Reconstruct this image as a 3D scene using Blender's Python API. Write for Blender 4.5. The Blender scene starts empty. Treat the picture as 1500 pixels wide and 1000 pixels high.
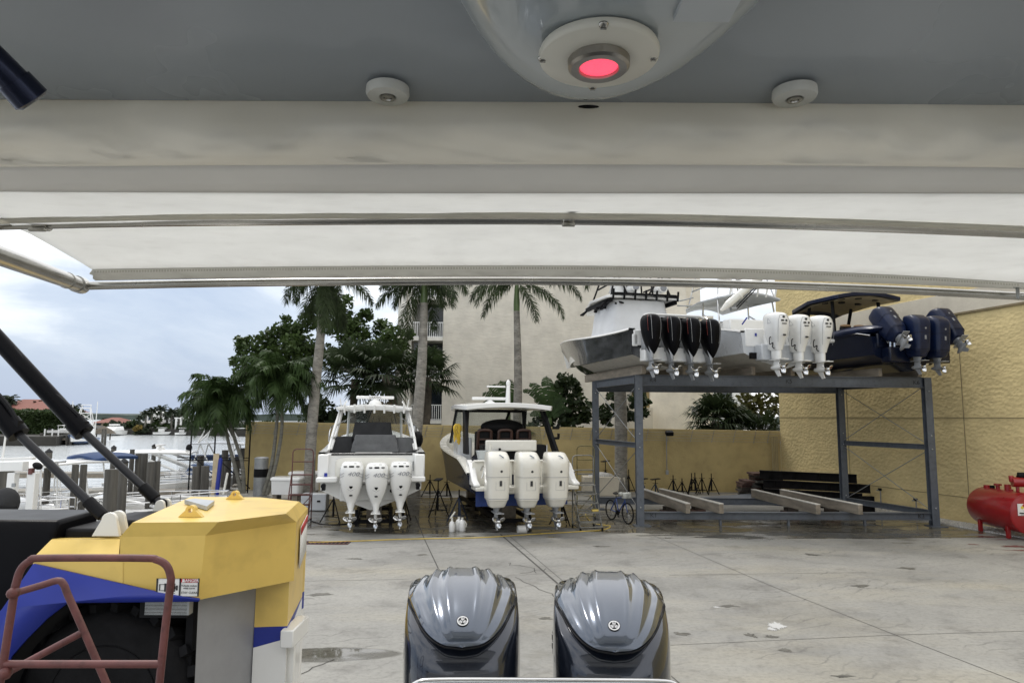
import bpy, math, random
from mathutils import Vector, Matrix
random.seed(11)
R = math.radians
SC = bpy.context.scene
COL = SC.collection
V = Vector
# ------------------------------------------------------------------ camera
F = 1000.0; H = 3.5
PITCH = math.atan(112.0 / F); ROLL = R(0.4)
fw = V((0, math.cos(PITCH), math.sin(PITCH))); r0 = V((1, 0, 0)); u0 = r0.cross(fw)
rt = r0 * math.cos(ROLL) + u0 * math.sin(ROLL); up = rt.cross(fw)
CAM = V((0, 0, H))
def ray(u, v):
    return fw + rt * ((u - 750) / F) + up * ((500 - v) / F)
def P(u, v, Y):
    d = ray(u, v); return CAM + d * (Y / d.y)
def G(u, v, z=0.0):
    d = ray(u, v); return CAM + d * ((z - H) / d.z)
cd = bpy.data.cameras.new('camera'); cam = bpy.data.objects.new('camera', cd); COL.objects.link(cam)
cd.sensor_width = 36; cd.lens = 24.0; cd.clip_start = 0.02; cd.clip_end = 6000
m3 = Matrix((rt, up, -fw)).transposed()
cam.matrix_world = Matrix.Translation(CAM) @ m3.to_4x4()
SC.camera = cam
# ------------------------------------------------------------------ materials
def lerp(a, b, t): return a + (b - a) * t
def mat(name, col, rough=.5, metal=0., var=.12, scale=3., bump=0., bscale=30., coat=0., spec=.5, trans=0., dirt=0., stretch=None, detail=4):
    m = bpy.data.materials.new(name); m.use_nodes = True
    nt = m.node_tree; N = nt.nodes; Lk = nt.links
    b = N['Principled BSDF']; out = N['Material Output']
    b.inputs['Roughness'].default_value = rough; b.inputs['Metallic'].default_value = metal
    b.inputs['Specular IOR Level'].default_value = spec
    if coat: b.inputs['Coat Weight'].default_value = coat; b.inputs['Coat Roughness'].default_value = .04
    tc = N.new('ShaderNodeTexCoord'); mp = N.new('ShaderNodeMapping'); Lk.new(tc.outputs['Object'], mp.inputs[0])
    if stretch: mp.inputs['Scale'].default_value = stretch
    nz = N.new('ShaderNodeTexNoise'); nz.inputs['Scale'].default_value = scale; nz.inputs['Detail'].default_value = detail
    nz.inputs['Roughness'].default_value = .62
    Lk.new(mp.outputs[0], nz.inputs['Vector'])
    rp = N.new('ShaderNodeValToRGB'); Lk.new(nz.outputs['Fac'], rp.inputs['Fac'])
    rp.color_ramp.elements[0].position = .3; rp.color_ramp.elements[1].position = .7
    rp.color_ramp.elements[0].color = [max(0, c * (1 - var)) for c in col] + [1]
    rp.color_ramp.elements[1].color = [min(1, c * (1 + var)) for c in col] + [1]
    csock = rp.outputs['Color']
    if dirt:
        n2 = N.new('ShaderNodeTexNoise'); n2.inputs['Scale'].default_value = scale * 3.1; n2.inputs['Detail'].default_value = 8
        Lk.new(mp.outputs[0], n2.inputs['Vector'])
        r2 = N.new('ShaderNodeValToRGB'); Lk.new(n2.outputs['Fac'], r2.inputs['Fac'])
        r2.color_ramp.elements[0].position = .52; r2.color_ramp.elements[1].position = .72
        r2.color_ramp.elements[0].color = (0, 0, 0, 1); r2.color_ramp.elements[1].color = (dirt, dirt, dirt, 1)
        mx = N.new('ShaderNodeMix'); mx.data_type = 'RGBA'
        Lk.new(r2.outputs['Color'], mx.inputs['Factor']); Lk.new(csock, mx.inputs['A'])
        mx.inputs['B'].default_value = (col[0] * .35, col[1] * .32, col[2] * .28, 1)
        csock = mx.outputs['Result']
    Lk.new(csock, b.inputs['Base Color'])
    rr = N.new('ShaderNodeMapRange'); Lk.new(nz.outputs['Fac'], rr.inputs['Value'])
    rr.inputs['To Min'].default_value = max(0, rough - .08 * (rough > .1)); rr.inputs['To Max'].default_value = min(1, rough + .1 * (rough > .1))
    Lk.new(rr.outputs[0], b.inputs['Roughness'])
    if bump:
        nb = N.new('ShaderNodeTexNoise'); nb.inputs['Scale'].default_value = bscale; nb.inputs['Detail'].default_value = 5
        Lk.new(mp.outputs[0], nb.inputs['Vector'])
        bp = N.new('ShaderNodeBump'); bp.inputs['Strength'].default_value = bump; bp.inputs['Distance'].default_value = .02
        Lk.new(nb.outputs['Fac'], bp.inputs['Height']); Lk.new(bp.outputs[0], b.inputs['Normal'])
    if trans:
        t = N.new('ShaderNodeBsdfTranslucent'); Lk.new(csock, t.inputs['Color'])
        ms = N.new('ShaderNodeMixShader'); ms.inputs[0].default_value = trans
        Lk.new(b.outputs[0], ms.inputs[1]); Lk.new(t.outputs[0], ms.inputs[2]); Lk.new(ms.outputs[0], out.inputs['Surface'])
    return m
def glass_mat(name, col, alpha):
    m = bpy.data.materials.new(name); m.use_nodes = True
    nt = m.node_tree; N = nt.nodes; b = N['Principled BSDF']; out = N['Material Output']
    b.inputs['Base Color'].default_value = (*col, 1); b.inputs['Roughness'].default_value = .05
    t = N.new('ShaderNodeBsdfTransparent'); t.inputs[0].default_value = (*[min(1, c * .5 + .5) for c in col], 1)
    ms = N.new('ShaderNodeMixShader'); ms.inputs[0].default_value = alpha
    nt.links.new(t.outputs[0], ms.inputs[1]); nt.links.new(b.outputs[0], ms.inputs[2]); nt.links.new(ms.outputs[0], out.inputs['Surface'])
    return m
# ------------------------------------------------------------------ mesh builder
class MB:
    def __init__(s): s.v = []; s.f = []; s.m = []
    def add(s, vs, fs, mi=0):
        o = len(s.v); s.v.extend([tuple(p) for p in vs])
        for f in fs: s.f.append([i + o for i in f]); s.m.append(mi)
        return s
    def box(s, c, d, rot=None, mi=0):
        vs = []
        for z in (-.5, .5):
            for (x, y) in ((-.5, -.5), (.5, -.5), (.5, .5), (-.5, .5)):
                p = V((x * d[0], y * d[1], z * d[2]))
                if rot: p = rot @ p
                vs.append(p + V(c))
        return s.add(vs, [(3, 2, 1, 0), (4, 5, 6, 7), (0, 1, 5, 4), (1, 2, 6, 5), (2, 3, 7, 6), (3, 0, 4, 7)], mi)
    def bar(s, a, b, w, h, mi=0):
        a = V(a); b = V(b); d = (b - a); L = d.length; d.normalize()
        x = d.cross(V((0, 0, 1)))
        if x.length < .01: x = V((1, 0, 0))
        x.normalize(); z = x.cross(d)
        rot = Matrix((x, d, z)).transposed()
        return s.box((a + b) / 2, (w, L, h), rot, mi)
    def tube(s, pts, r, n=8, mi=0, cap=True):
        pts = [V(p) for p in pts]; k = len(pts)
        rs = r if isinstance(r, (list, tuple)) else [r] * k
        rings = []; prev = None
        for i, p in enumerate(pts):
            t = (pts[min(i + 1, k - 1)] - pts[max(i - 1, 0)])
            t = t.normalized() if t.length > 1e-9 else V((0, 0, 1))
            if prev is None:
                a = V((0, 0, 1)) if abs(t.z) < .9 else V((1, 0, 0))
                x = t.cross(a).normalized()
            else:
                x = (prev - t * prev.dot(t)); x = x.normalized() if x.length > 1e-6 else t.orthogonal().normalized()
            prev = x; y = t.cross(x)
            rings.append([p + (x * math.cos(2 * math.pi * j / n) + y * math.sin(2 * math.pi * j / n)) * rs[i] for j in range(n)])
        return s.loft(rings, cap, cap, mi)
    def loft(s, rings, c0=True, c1=True, mi=0, closed=True):
        n = len(rings[0]); vs = [p for r in rings for p in r]; fs = []
        for i in range(len(rings) - 1):
            for j in range(n if closed else n - 1):
                j2 = (j + 1) % n
                fs.append((i * n + j, i * n + j2, (i + 1) * n + j2, (i + 1) * n + j))
        if c0: fs.append(tuple(reversed(range(n))))
        if c1: fs.append(tuple((len(rings) - 1) * n + j for j in range(n)))
        return s.add(vs, fs, mi)
    def grid(s, rows, mi=0): return s.loft(rows, False, False, mi, closed=False)
    def prism(s, poly, off, mi=0):
        a = [V(p) for p in poly]; b = [p + V(off) for p in a]
        return s.loft([a, b], True, True, mi)
    def ell(s, c, r, n=12, m=8, mi=0, rot=None):
        rings = []
        for i in range(m + 1):
            th = -math.pi / 2 + math.pi * i / m
            th = max(-1.5, min(1.5, th)); ring = []
            for j in range(n):
                p = V((r[0] * math.cos(th) * math.cos(2 * math.pi * j / n), r[1] * math.cos(th) * math.sin(2 * math.pi * j / n), r[2] * math.sin(th)))
                if rot: p = rot @ p
                ring.append(p + V(c))
            rings.append(ring)
        return s.loft(rings, True, True, mi)
    def cyl(s, a, b, r, n=16, mi=0, r2=None): return s.tube([a, b], [r, r if r2 is None else r2], n, mi)
    def lathe(s, prof, c=(0, 0, 0), n=20, mi=0, rot=None):
        rings = []
        for (r, z) in prof:
            ring = []
            for j in range(n):
                p = V((r * math.cos(2 * math.pi * j / n), r * math.sin(2 * math.pi * j / n), z))
                if rot: p = rot @ p
                ring.append(p + V(c))
            rings.append(ring)
        return s.loft(rings, True, True, mi)
    def xf(s, M):
        s.v = [tuple(M @ V(p)) for p in s.v]; return s
    def build(s, name, mats, parent=None, world=False, bevel=0, flat=False, angle=42, loc=None, sub=0, solid=0):
        me = bpy.data.meshes.new(name)
        vs = s.v
        if world and parent is not None:
            o = parent.location; vs = [(p[0] - o.x, p[1] - o.y, p[2] - o.z) for p in vs]
        me.from_pydata(vs, [], s.f)
        if not isinstance(mats, (list, tuple)): mats = [mats]
        for m in mats: me.materials.append(m)
        me.polygons.foreach_set('material_index', s.m)
        if not flat:
            me.polygons.foreach_set('use_smooth', [True] * len(me.polygons))
            me.set_sharp_from_angle(angle=R(angle))
        me.update()
        ob = bpy.data.objects.new(name, me); COL.objects.link(ob)
        if parent is not None: ob.parent = parent
        if loc is not None: ob.location = loc
        if solid:
            md = ob.modifiers.new('solid', 'SOLIDIFY'); md.thickness = solid; md.offset = 0
        if bevel:
            md = ob.modifiers.new('bevel', 'BEVEL'); md.width = bevel; md.segments = 2; md.limit_method = 'ANGLE'; md.angle_limit = R(35)
        if sub:
            md = ob.modifiers.new('sub', 'SUBSURF'); md.levels = sub; md.render_levels = sub
        return ob
def tag(o, label=None, cat=None, group=None, kind=None):
    if label: o['label'] = label
    if cat: o['category'] = cat
    if group: o['group'] = group
    if kind: o['kind'] = kind
    return o
def thing(name, label, cat, loc=(0, 0, 0), rz=0, group=None):
    o = bpy.data.objects.new(name, None); COL.objects.link(o); o.location = loc; o.rotation_euler = (0, 0, rz)
    o.empty_display_size = .2
    return tag(o, label, cat, group)
def dup(root, loc=None, rz=None, label=None, keep=None):
    r = root.copy(); COL.objects.link(r)
    if loc is not None: r.location = loc
    if rz is not None: r.rotation_euler = (0, 0, rz)
    if label: r['label'] = label
    for ch in list(root.children):
        c = ch.copy(); COL.objects.link(c); c.parent = r
        for g in list(ch.children):
            d = g.copy(); COL.objects.link(d); d.parent = c
    return r
def text(name, s, size, m, parent, loc, rot=(math.pi / 2, 0, 0), ext=.002, align='CENTER', shear=0, world=False, xs=1):
    cu = bpy.data.curves.new(name, 'FONT'); cu.body = s; cu.size = size; cu.extrude = ext; cu.align_x = align; cu.align_y = 'CENTER'; cu.shear = shear
    cu.resolution_u = 3
    t = bpy.data.objects.new('tmp', cu); COL.objects.link(t)
    bpy.context.view_layer.update()
    me = bpy.data.meshes.new_from_object(t.evaluated_get(bpy.context.evaluated_depsgraph_get()))
    bpy.data.objects.remove(t)
    me.materials.clear(); me.materials.append(m)
    o = bpy.data.objects.new(name, me); COL.objects.link(o)
    if parent is not None: o.parent = parent
    l = V(loc)
    if world and parent is not None: l = l - parent.location
    o.location = l; o.rotation_euler = rot; o.scale = (xs, 1, 1)
    return o
def sring(rx, ry, z, cy=0, n=24, e=2.6, cx=0):
    pts = []
    for j in range(n):
        a = 2 * math.pi * j / n; c = math.cos(a); q = math.sin(a)
        pts.append(V((cx + rx * math.copysign(abs(c) ** (2 / e), c), cy + ry * math.copysign(abs(q) ** (2 / e), q), z)))
    return pts
def crom(pts, k=6):
    pts = [V(p) for p in pts]; out = []
    for i in range(len(pts) - 1):
        a = pts[max(i - 1, 0)]; b = pts[i]; c = pts[i + 1]; d = pts[min(i + 2, len(pts) - 1)]
        for j in range(k):
            t = j / k
            out.append(.5 * ((2 * b) + (c - a) * t + (2 * a - 5 * b + 4 * c - d) * t * t + (3 * b - a - 3 * c + d) * t ** 3))
    out.append(pts[-1]); return out
# ------------------------------------------------------------------ palette
white = mat('white_gelcoat', (.76, .76, .74), .22, var=.04, scale=1.5, coat=.4, bump=.02, bscale=6)
white2 = mat('white_engine_paint', (.74, .74, .72), .2, var=.03, scale=2, coat=.6)
offwh = mat('off_white_gelcoat', (.70, .685, .62), .24, var=.04, scale=2, coat=.6)
greyhull = mat('pale_grey_hull_paint', (.50, .52, .54), .28, var=.08, scale=1.2, coat=.3)
blackhull = mat('black_hull_paint', (.035, .036, .038), .22, var=.7, scale=1.4, coat=.5, stretch=(1, .5, 2))
navy = mat('navy_metallic_paint', (.005, .011, .038), .3, var=.25, scale=2, coat=.08, spec=.3)
navydark = mat('navy_hull_paint', (.004, .007, .020), .2, var=.3, scale=1, spec=.35)
bottomblue = mat('blue_bottom_paint', (.025, .055, .21), .7, var=.25, scale=3)
bottomgrey = mat('grey_bottom_paint', (.42, .40, .36), .6, var=.12, scale=2, dirt=.4)
black = mat('black_plastic', (.008, .008, .009), .5, var=.3, spec=.12)
blackgloss = mat('black_gloss_paint', (.004, .004, .005), .3, var=.2, spec=.06)
rubber = mat('tyre_rubber', (.010, .010, .011), .85, spec=.15, var=.35, scale=6, bump=.3, bscale=20)
steel = mat('stainless_steel', (.40, .39, .36), .24, metal=1, var=.15, scale=6)
steelclean = mat('polished_steel', (.62, .62, .62), .14, metal=1, var=.08)
dullmetal = mat('galvanised_metal', (.32, .33, .33), .5, metal=.6, var=.2)
gearpaint = mat('grey_gearcase_paint', (.30, .31, .32), .4, metal=.3, var=.1)
charcoal = mat('charcoal_canvas', (.034, .035, .037), .9, spec=.2, var=.2, bump=1., bscale=3.2)
red = mat('red_paint', (.27, .007, .010), .3, var=.12, coat=.3, scale=4)
rustred = mat('worn_oxide_red_paint', (.13, .042, .038), .5, var=.3, scale=9, dirt=.6)
rustdark = mat('dark_rusted_red_paint', (.10, .035, .03), .6, var=.4, scale=8)
yellow = mat('yellow_machine_paint', (.68, .48, .12), .38, var=.07, scale=1.6, coat=.1, dirt=.22, bump=.06, bscale=14)
blue = mat('royal_blue_machine_paint', (.006, .02, .24), .4, var=.08, scale=2)
rackgrey = mat('blue_grey_steel_paint', (.088, .100, .118), .5, var=.18, scale=3, dirt=.4)
timber = mat('weathered_timber', (.22, .19, .15), .85, var=.35, scale=5, bump=.4, bscale=25, stretch=(1, .15, 1))
pilewood = mat('grey_piling_timber', (.085, .08, .07), .9, var=.5, scale=7, bump=.6, bscale=22, stretch=(1, 1, .08))
carpet = mat('pale_bunk_carpet', (.55, .53, .48), .9, var=.12, scale=10)
text_dark = mat('dark_lettering', (.02, .02, .022), .6, var=.1)
text_grey = mat('grey_lettering', (.22, .23, .25), .5, var=.1)
text_blue = mat('blue_grey_lettering', (.10, .16, .25), .5, var=.1)
text_white = mat('white_lettering', (.8, .8, .8), .5, var=.02)
bluecanvas = mat('navy_canvas', (.022, .05, .13), .8, var=.2)
clear = glass_mat('tinted_screen', (.75, .78, .76), .07)
darkglass = glass_mat('dark_window_glass', (.03, .04, .05), .8)
# ------------------------------------------------------------------ world + sun
SUN_EL, SUN_AZ = R(58), R(-35)     # azimuth: from +Y towards +X
w = bpy.data.worlds.new('World'); SC.world = w; w.use_nodes = True
N = w.node_tree.nodes; Lk = w.node_tree.links
bg = N['Background']
sky = N.new('ShaderNodeTexSky'); sky.sky_type = 'NISHITA'; sky.sun_disc = False
sky.sun_elevation = SUN_EL; sky.sun_rotation = SUN_AZ; sky.air_density = 1.2; sky.dust_density = 2
tc = N.new('ShaderNodeTexCoord')
def wmath(op, a, b=None):
    n = N.new('ShaderNodeMath'); n.operation = op
    for i, x in enumerate((a, b)):
        if x is None: continue
        if isinstance(x, (int, float)): n.inputs[i].default_value = x
        else: Lk.new(x, n.inputs[i])
    return n.outputs[0]
def wnoise(scale, sc, detail=7, off=(0, 0, 0), dist=0.):
    mp = N.new('ShaderNodeMapping'); mp.inputs['Scale'].default_value = sc; mp.inputs['Location'].default_value = off
    Lk.new(tc.outputs['Generated'], mp.inputs[0])
    n = N.new('ShaderNodeTexNoise'); n.inputs['Scale'].default_value = scale; n.inputs['Detail'].default_value = detail; n.inputs['Roughness'].default_value = .55
    n.inputs['Distortion'].default_value = dist
    Lk.new(mp.outputs[0], n.inputs['Vector']); return n.outputs['Fac']
def wramp(f, stops):
    r = N.new('ShaderNodeValToRGB'); Lk.new(f, r.inputs[0]); e = r.color_ramp.elements
    while len(e) < len(stops): e.new(.5)
    for el, (p, c) in zip(e, stops): el.position = p; el.color = (*c, 1)
    return r.outputs['Color']
sep = N.new('ShaderNodeSeparateXYZ'); Lk.new(tc.outputs['Generated'], sep.inputs[0])
el = sep.outputs['Z']
big = wnoise(2.1, (1, 1, 2.6), 9, (.35, .2, .12), .4)
fine = wnoise(6.0, (1, 1, 2.2), 10, (1.3, 0, .4), .3)
cov = wmath('ADD', wmath('MULTIPLY', big, .75), wmath('MULTIPLY', fine, .25))
hi = N.new('ShaderNodeMapRange'); Lk.new(el, hi.inputs[0]); hi.inputs[1].default_value = .04; hi.inputs[2].default_value = .36
hi.inputs[3].default_value = -.10; hi.inputs[4].default_value = .10; hi.interpolation_type = 'SMOOTHSTEP'
sx = N.new('ShaderNodeMapRange'); Lk.new(sep.outputs['X'], sx.inputs[0]); sx.inputs[1].default_value = -.45; sx.inputs[2].default_value = -.12
sx.inputs[3].default_value = 0.; sx.inputs[4].default_value = .12
cov2 = wmath('ADD', wmath('ADD', cov, hi.outputs[0]), sx.outputs[0])
cloud = wramp(cov2, [(.36, (4.0, 4.9, 6.5)), (.46, (5.3, 6.1, 7.4)), (.54, (8.4, 8.9, 9.5)), (.62, (13., 13., 13.))])
mx = N.new('ShaderNodeMix'); mx.data_type = 'RGBA'; mx.inputs['Factor'].default_value = .86
Lk.new(sky.outputs[0], mx.inputs['A']); Lk.new(cloud, mx.inputs['B'])
Lk.new(mx.outputs['Result'], bg.inputs[0]); bg.inputs[1].default_value = .105
sl = bpy.data.lights.new('sun', 'SUN'); sl.energy = 1.1; sl.angle = R(14); sl.color = (1, .96, .9)
so = bpy.data.objects.new('sun', sl); COL.objects.link(so)
sd = V((math.sin(SUN_AZ) * math.cos(SUN_EL), math.cos(SUN_AZ) * math.cos(SUN_EL), math.sin(SUN_EL)))
so.rotation_euler = (-sd).to_track_quat('-Z', 'Y').to_euler()
SC.view_settings.view_transform = 'Standard'; SC.view_settings.look = 'None'; SC.view_settings.gamma = 1; SC.view_settings.exposure = .28
# ------------------------------------------------------------------ ground
def nodes(m): return m.node_tree.nodes, m.node_tree.links
def concrete():
    m = bpy.data.materials.new('yard_concrete'); m.use_nodes = True; N, L = nodes(m); b = N['Principled BSDF']
    tc = N.new('ShaderNodeTexCoord')
    def nz(scale, sc=(1, 1, 1), det=6, rot=0, rough=.6):
        mp = N.new('ShaderNodeMapping'); mp.inputs['Scale'].default_value = sc; mp.inputs['Rotation'].default_value = (0, 0, rot)
        L.new(tc.outputs['Object'], mp.inputs[0]); n = N.new('ShaderNodeTexNoise'); n.inputs['Scale'].default_value = scale
        n.inputs['Detail'].default_value = det; n.inputs['Roughness'].default_value = rough; L.new(mp.outputs[0], n.inputs['Vector']); return n.outputs['Fac']
    def ramp(f, stops):
        r = N.new('ShaderNodeValToRGB'); L.new(f, r.inputs[0]); e = r.color_ramp.elements
        while len(e) < len(stops): e.new(.5)
        for q, (p, c) in zip(e, stops): q.position = p; q.color = (*c, 1) if len(c) == 3 else c
        return r.outputs['Color']
    def mix(f, a, c, mode='MIX'):
        x = N.new('ShaderNodeMix'); x.data_type = 'RGBA'; x.blend_type = mode
        for s, val in (('Factor', f), ('A', a), ('B', c)):
            if isinstance(val, (int, float)): x.inputs[s].default_value = val
            elif isinstance(val, tuple): x.inputs[s].default_value = (*val, 1)
            else: L.new(val, x.inputs[s])
        return x.outputs['Result']
    def mth(op, a, c=None):
        x = N.new('ShaderNodeMath'); x.operation = op
        for i, val in enumerate((a, c)):
            if val is None: continue
            if isinstance(val, (int, float)): x.inputs[i].default_value = val
            else: L.new(val, x.inputs[i])
        return x.outputs[0]
    base = ramp(nz(.28, (1, 1, 1), 8, .2), [(.3, (.165, .162, .15)), (.5, (.235, .231, .215)), (.7, (.29, .284, .26))])
    warm = ramp(nz(.16, (.8, 2.2, 1), 6, -.25), [(.5, (0, 0, 0)), (.68, (1, 1, 1))])
    base = mix(mth('MULTIPLY', warm, .5), base, (.34, .31, .235))
    st = ramp(nz(1.1, (.9, 1.15, 1), 9, .3, .68), [(.34, (.55, .54, .53)), (.47, (1, 1, 1)), (.66, (1.12, 1.12, 1.1))])
    base = mix(.62, base, st, 'MULTIPLY')
    fine = ramp(nz(11, (1, 1.1, 1), 9, .25, .78), [(.34, (.68, .67, .66)), (.5, (1, 1, 1)), (.66, (1.12, 1.12, 1.1))])
    base = mix(.8, base, fine, 'MULTIPLY')
    spots = ramp(nz(.75, (1, 1.2, 1), 7, .5), [(.63, (0, 0, 0)), (.69, (1, 1, 1))])
    base = mix(mth('MULTIPLY', spots, .32), base, (.15, .14, .115))
    # tyre scuffs: broken, crossing dark streaks
    wv = N.new('ShaderNodeTexWave'); wv.inputs['Scale'].default_value = .9; wv.inputs['Distortion'].default_value = 9; wv.inputs['Detail'].default_value = 6; wv.inputs['Detail Scale'].default_value = 1.2
    mp = N.new('ShaderNodeMapping'); mp.inputs['Rotation'].default_value = (0, 0, 1.1); L.new(tc.outputs['Object'], mp.inputs[0]); L.new(mp.outputs[0], wv.inputs['Vector'])
    sc = ramp(wv.outputs['Fac'], [(.0, (1, 1, 1)), (.06, (0, 0, 0))])
    scm = ramp(nz(.5, (1, 1, 1), 3), [(.48, (0, 0, 0)), (.6, (1, 1, 1))])
    base = mix(mth('MULTIPLY', mth('MULTIPLY', sc, scm), .5), base, (.10, .095, .09))
    # hosed-down wet ground
    def patch(cx, cy, rx, ry):
        mp = N.new('ShaderNodeMapping'); mp.vector_type = 'TEXTURE'
        mp.inputs['Location'].default_value = (cx, cy, 0); mp.inputs['Scale'].default_value = (rx, ry, 50)
        L.new(tc.outputs['Object'], mp.inputs[0]); g = N.new('ShaderNodeTexGradient'); g.gradient_type = 'SPHERICAL'
        L.new(mp.outputs[0], g.inputs[0]); return g.outputs['Fac']
    p = mth('MAXIMUM', patch(-3.2, 26, 11, 7.2), patch(8.5, 23.6, 10.5, 4.6))
    p = mth('MAXIMUM', p, mth('MULTIPLY', patch(-2.6, 10.6, 1.6, .55), .9))
    pn = mth('ADD', p, mth('MULTIPLY', mth('SUBTRACT', nz(.55, (.55, 1.9, 1), 6), .5), .95))
    wet = ramp(pn, [(.30, (0, 0, 0)), (.36, (1, 1, 1))])
    base = mix(wet, base, mix(1., base, (.40, .385, .35), 'MULTIPLY'))
    L.new(base, b.inputs['Base Color'])
    rg = mix(wet, (.72, .72, .72), ramp(nz(1.2, (.6, 1.6, 1), 4), [(.42, (.03, .03, .03)), (.62, (.34, .34, .34))]))
    L.new(rg, b.inputs['Roughness'])
    bp = N.new('ShaderNodeBump'); bp.inputs['Distance'].default_value = .006
    L.new(mth('MULTIPLY', mth('SUBTRACT', 1., wet), .5), bp.inputs['Strength']); L.new(nz(30, (1, 1, 1), 6), bp.inputs['Height']); L.new(bp.outputs[0], b.inputs['Normal'])
    return m
conc = concrete()
edge = [(-7.0, -14), (-7.4, 5), (-10.6, 17), (-13.5, 27.8), (-15.2, 31.5), (-15.2, 34.5)]
poly = [V((x, y, 0)) for x, y in edge] + [V((-12.6, 34.5, 0)), V((70, 34.5, 0)), V((70, -14, 0))]
g = MB(); g.loft([[V((p.x, p.y, -2.6)) for p in poly], poly], False, True)
tag(g.build('yard_ground', conc, flat=True), kind='structure')
lawn = mat('planted_soil', (.07, .075, .04), .95, var=.4, scale=1.5)
g = MB(); lp = [V((-12.6, 34.5, .05)), V((-12.2, 60, .05)), V((-9, 95, .05)), V((300, 100, .05)), V((300, 34.5, .05))]
g.loft([[V((p.x, p.y, -2.6)) for p in lp], lp], False, True); tag(g.build('ground_beyond_wall', lawn, flat=True), kind='structure')
# canal water
wm = bpy.data.materials.new('canal_water'); wm.use_nodes = True; N2, L2 = nodes(wm); b = N2['Principled BSDF']
b.inputs['Base Color'].default_value = (.5, .53, .54, 1); b.inputs['Roughness'].default_value = .14; b.inputs['Specular IOR Level'].default_value = 1.0; b.inputs['IOR'].default_value = 1.6  # bright sky glare on the water is put into this pale base colour
tcn = N2.new('ShaderNodeTexCoord'); bps = []
for s, k, d in ((.9, (.6, .9, 1), .35), (3.2, (.6, 1, 1), .14)):
    mp = N2.new('ShaderNodeMapping'); mp.inputs['Scale'].default_value = k; L2.new(tcn.outputs['Object'], mp.inputs[0])
    nzw = N2.new('ShaderNodeTexNoise'); nzw.inputs['Scale'].default_value = s; nzw.inputs['Detail'].default_value = 5; L2.new(mp.outputs[0], nzw.inputs['Vector'])
    bpn = N2.new('ShaderNodeBump'); bpn.inputs['Strength'].default_value = .55; bpn.inputs['Distance'].default_value = d; L2.new(nzw.outputs['Fac'], bpn.inputs['Height'])
    if bps: L2.new(bps[-1].outputs[0], bpn.inputs['Normal'])
    bps.append(bpn)
L2.new(bps[-1].outputs[0], b.inputs['Normal'])
WZ = -1.0
g = MB(); g.add([(-2500, -60, WZ), (2500, -60, WZ), (2500, 4200, WZ), (-2500, 4200, WZ)], [(0, 1, 2, 3)]); tag(g.build('canal_water', wm, flat=True), kind='structure')
# far banks
bank = mat('canal_bank_soil', (.035, .033, .028), .9, var=.4, scale=.3)
def land(name, poly, z=.35):
    g = MB(); t = [V((x, y, z)) for x, y in poly]; g.loft([[V((p.x, p.y, -3)) for p in t], t], False, True); return tag(g.build(name, bank, flat=True), kind='structure')
land('near_bank', [(-160, 100), (-66, 100), (-74, 120), (-160, 260)])
land('far_bank', [(-101, 166), (-75, 158), (-55, 152), (40, 150), (300, 150), (300, 420), (-250, 420)])
hm = mat('distant_woodland', (.045, .06, .05), .95, var=.35, scale=.02)
g = MB(); rng = random.Random(5); xs = [(-900 + i * 22) for i in range(70)]
g.loft([[V((x, 700, -2)) for x in xs], [V((x, 704, 4.2 + 1.2 * rng.random() + .8 * math.sin(x * .02))) for x in xs], [V((x, 760, 5 + rng.random())) for x in xs]], False, False, closed=False)
tag(g.build('distant_hills', hm), kind='structure')
# joints, cracks and drain in the slab
jm = mat('joint_filler', (.065, .062, .056), .9, var=.3)
def strip(name, pts, wd, m=jm, z=.004, kind='structure', lab=None, cat=None):
    pts = [V((p[0], p[1], z)) for p in pts]; g = MB(); Lr = []; Rr = []
    for i, p in enumerate(pts):
        t = (pts[min(i + 1, len(pts) - 1)] - pts[max(0, i - 1)]).normalized(); n = V((-t.y, t.x, 0)) * wd / 2
        Lr.append(p + n); Rr.append(p - n)
    g.grid([Rr, Lr]); o = g.build(name, m, flat=True)
    tag(o, lab, cat, kind=kind); return o
def gp(*uv): return [G(u, v) for u, v in uv]
strip('slab_joint', gp((733, 782), (820, 857), (900, 930), (1010, 1030)), .05)
strip('slab_joint', gp((743, 782), (832, 857), (910, 927), (1030, 1030)), .016, z=.005)
strip('slab_joint', gp((608, 755), (622, 790), (640, 828), (680, 920)), .028)
strip('slab_joint', gp((955, 783), (1130, 858), (1300, 925), (1520, 1010)), .014)
strip('slab_joint', gp((430, 851), (600, 848)), .012); strip('slab_joint', gp((970, 945), (1300, 930), (1560, 922)), .010)
strip('slab_joint', gp((980, 842), (1270, 838)), .012)
def crack(u0_, v0_, u1, v1, n, amp):
    rg = random.Random(int(u0_ + v0_)); return gp(*[(lerp(u0_, u1, i / n) + rg.uniform(-amp, amp), lerp(v0_, v1, i / n) + rg.uniform(-amp * .35, amp * .35)) for i in range(n + 1)])
for c_ in ((740, 823, 790, 837, 8, 6), (763, 838, 800, 833, 7, 6), (752, 845, 812, 872, 9, 4), (430, 990, 490, 965, 6, 3), (860, 885, 850, 905, 5, 2)):
    strip('slab_crack', crack(*c_), .02)
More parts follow.
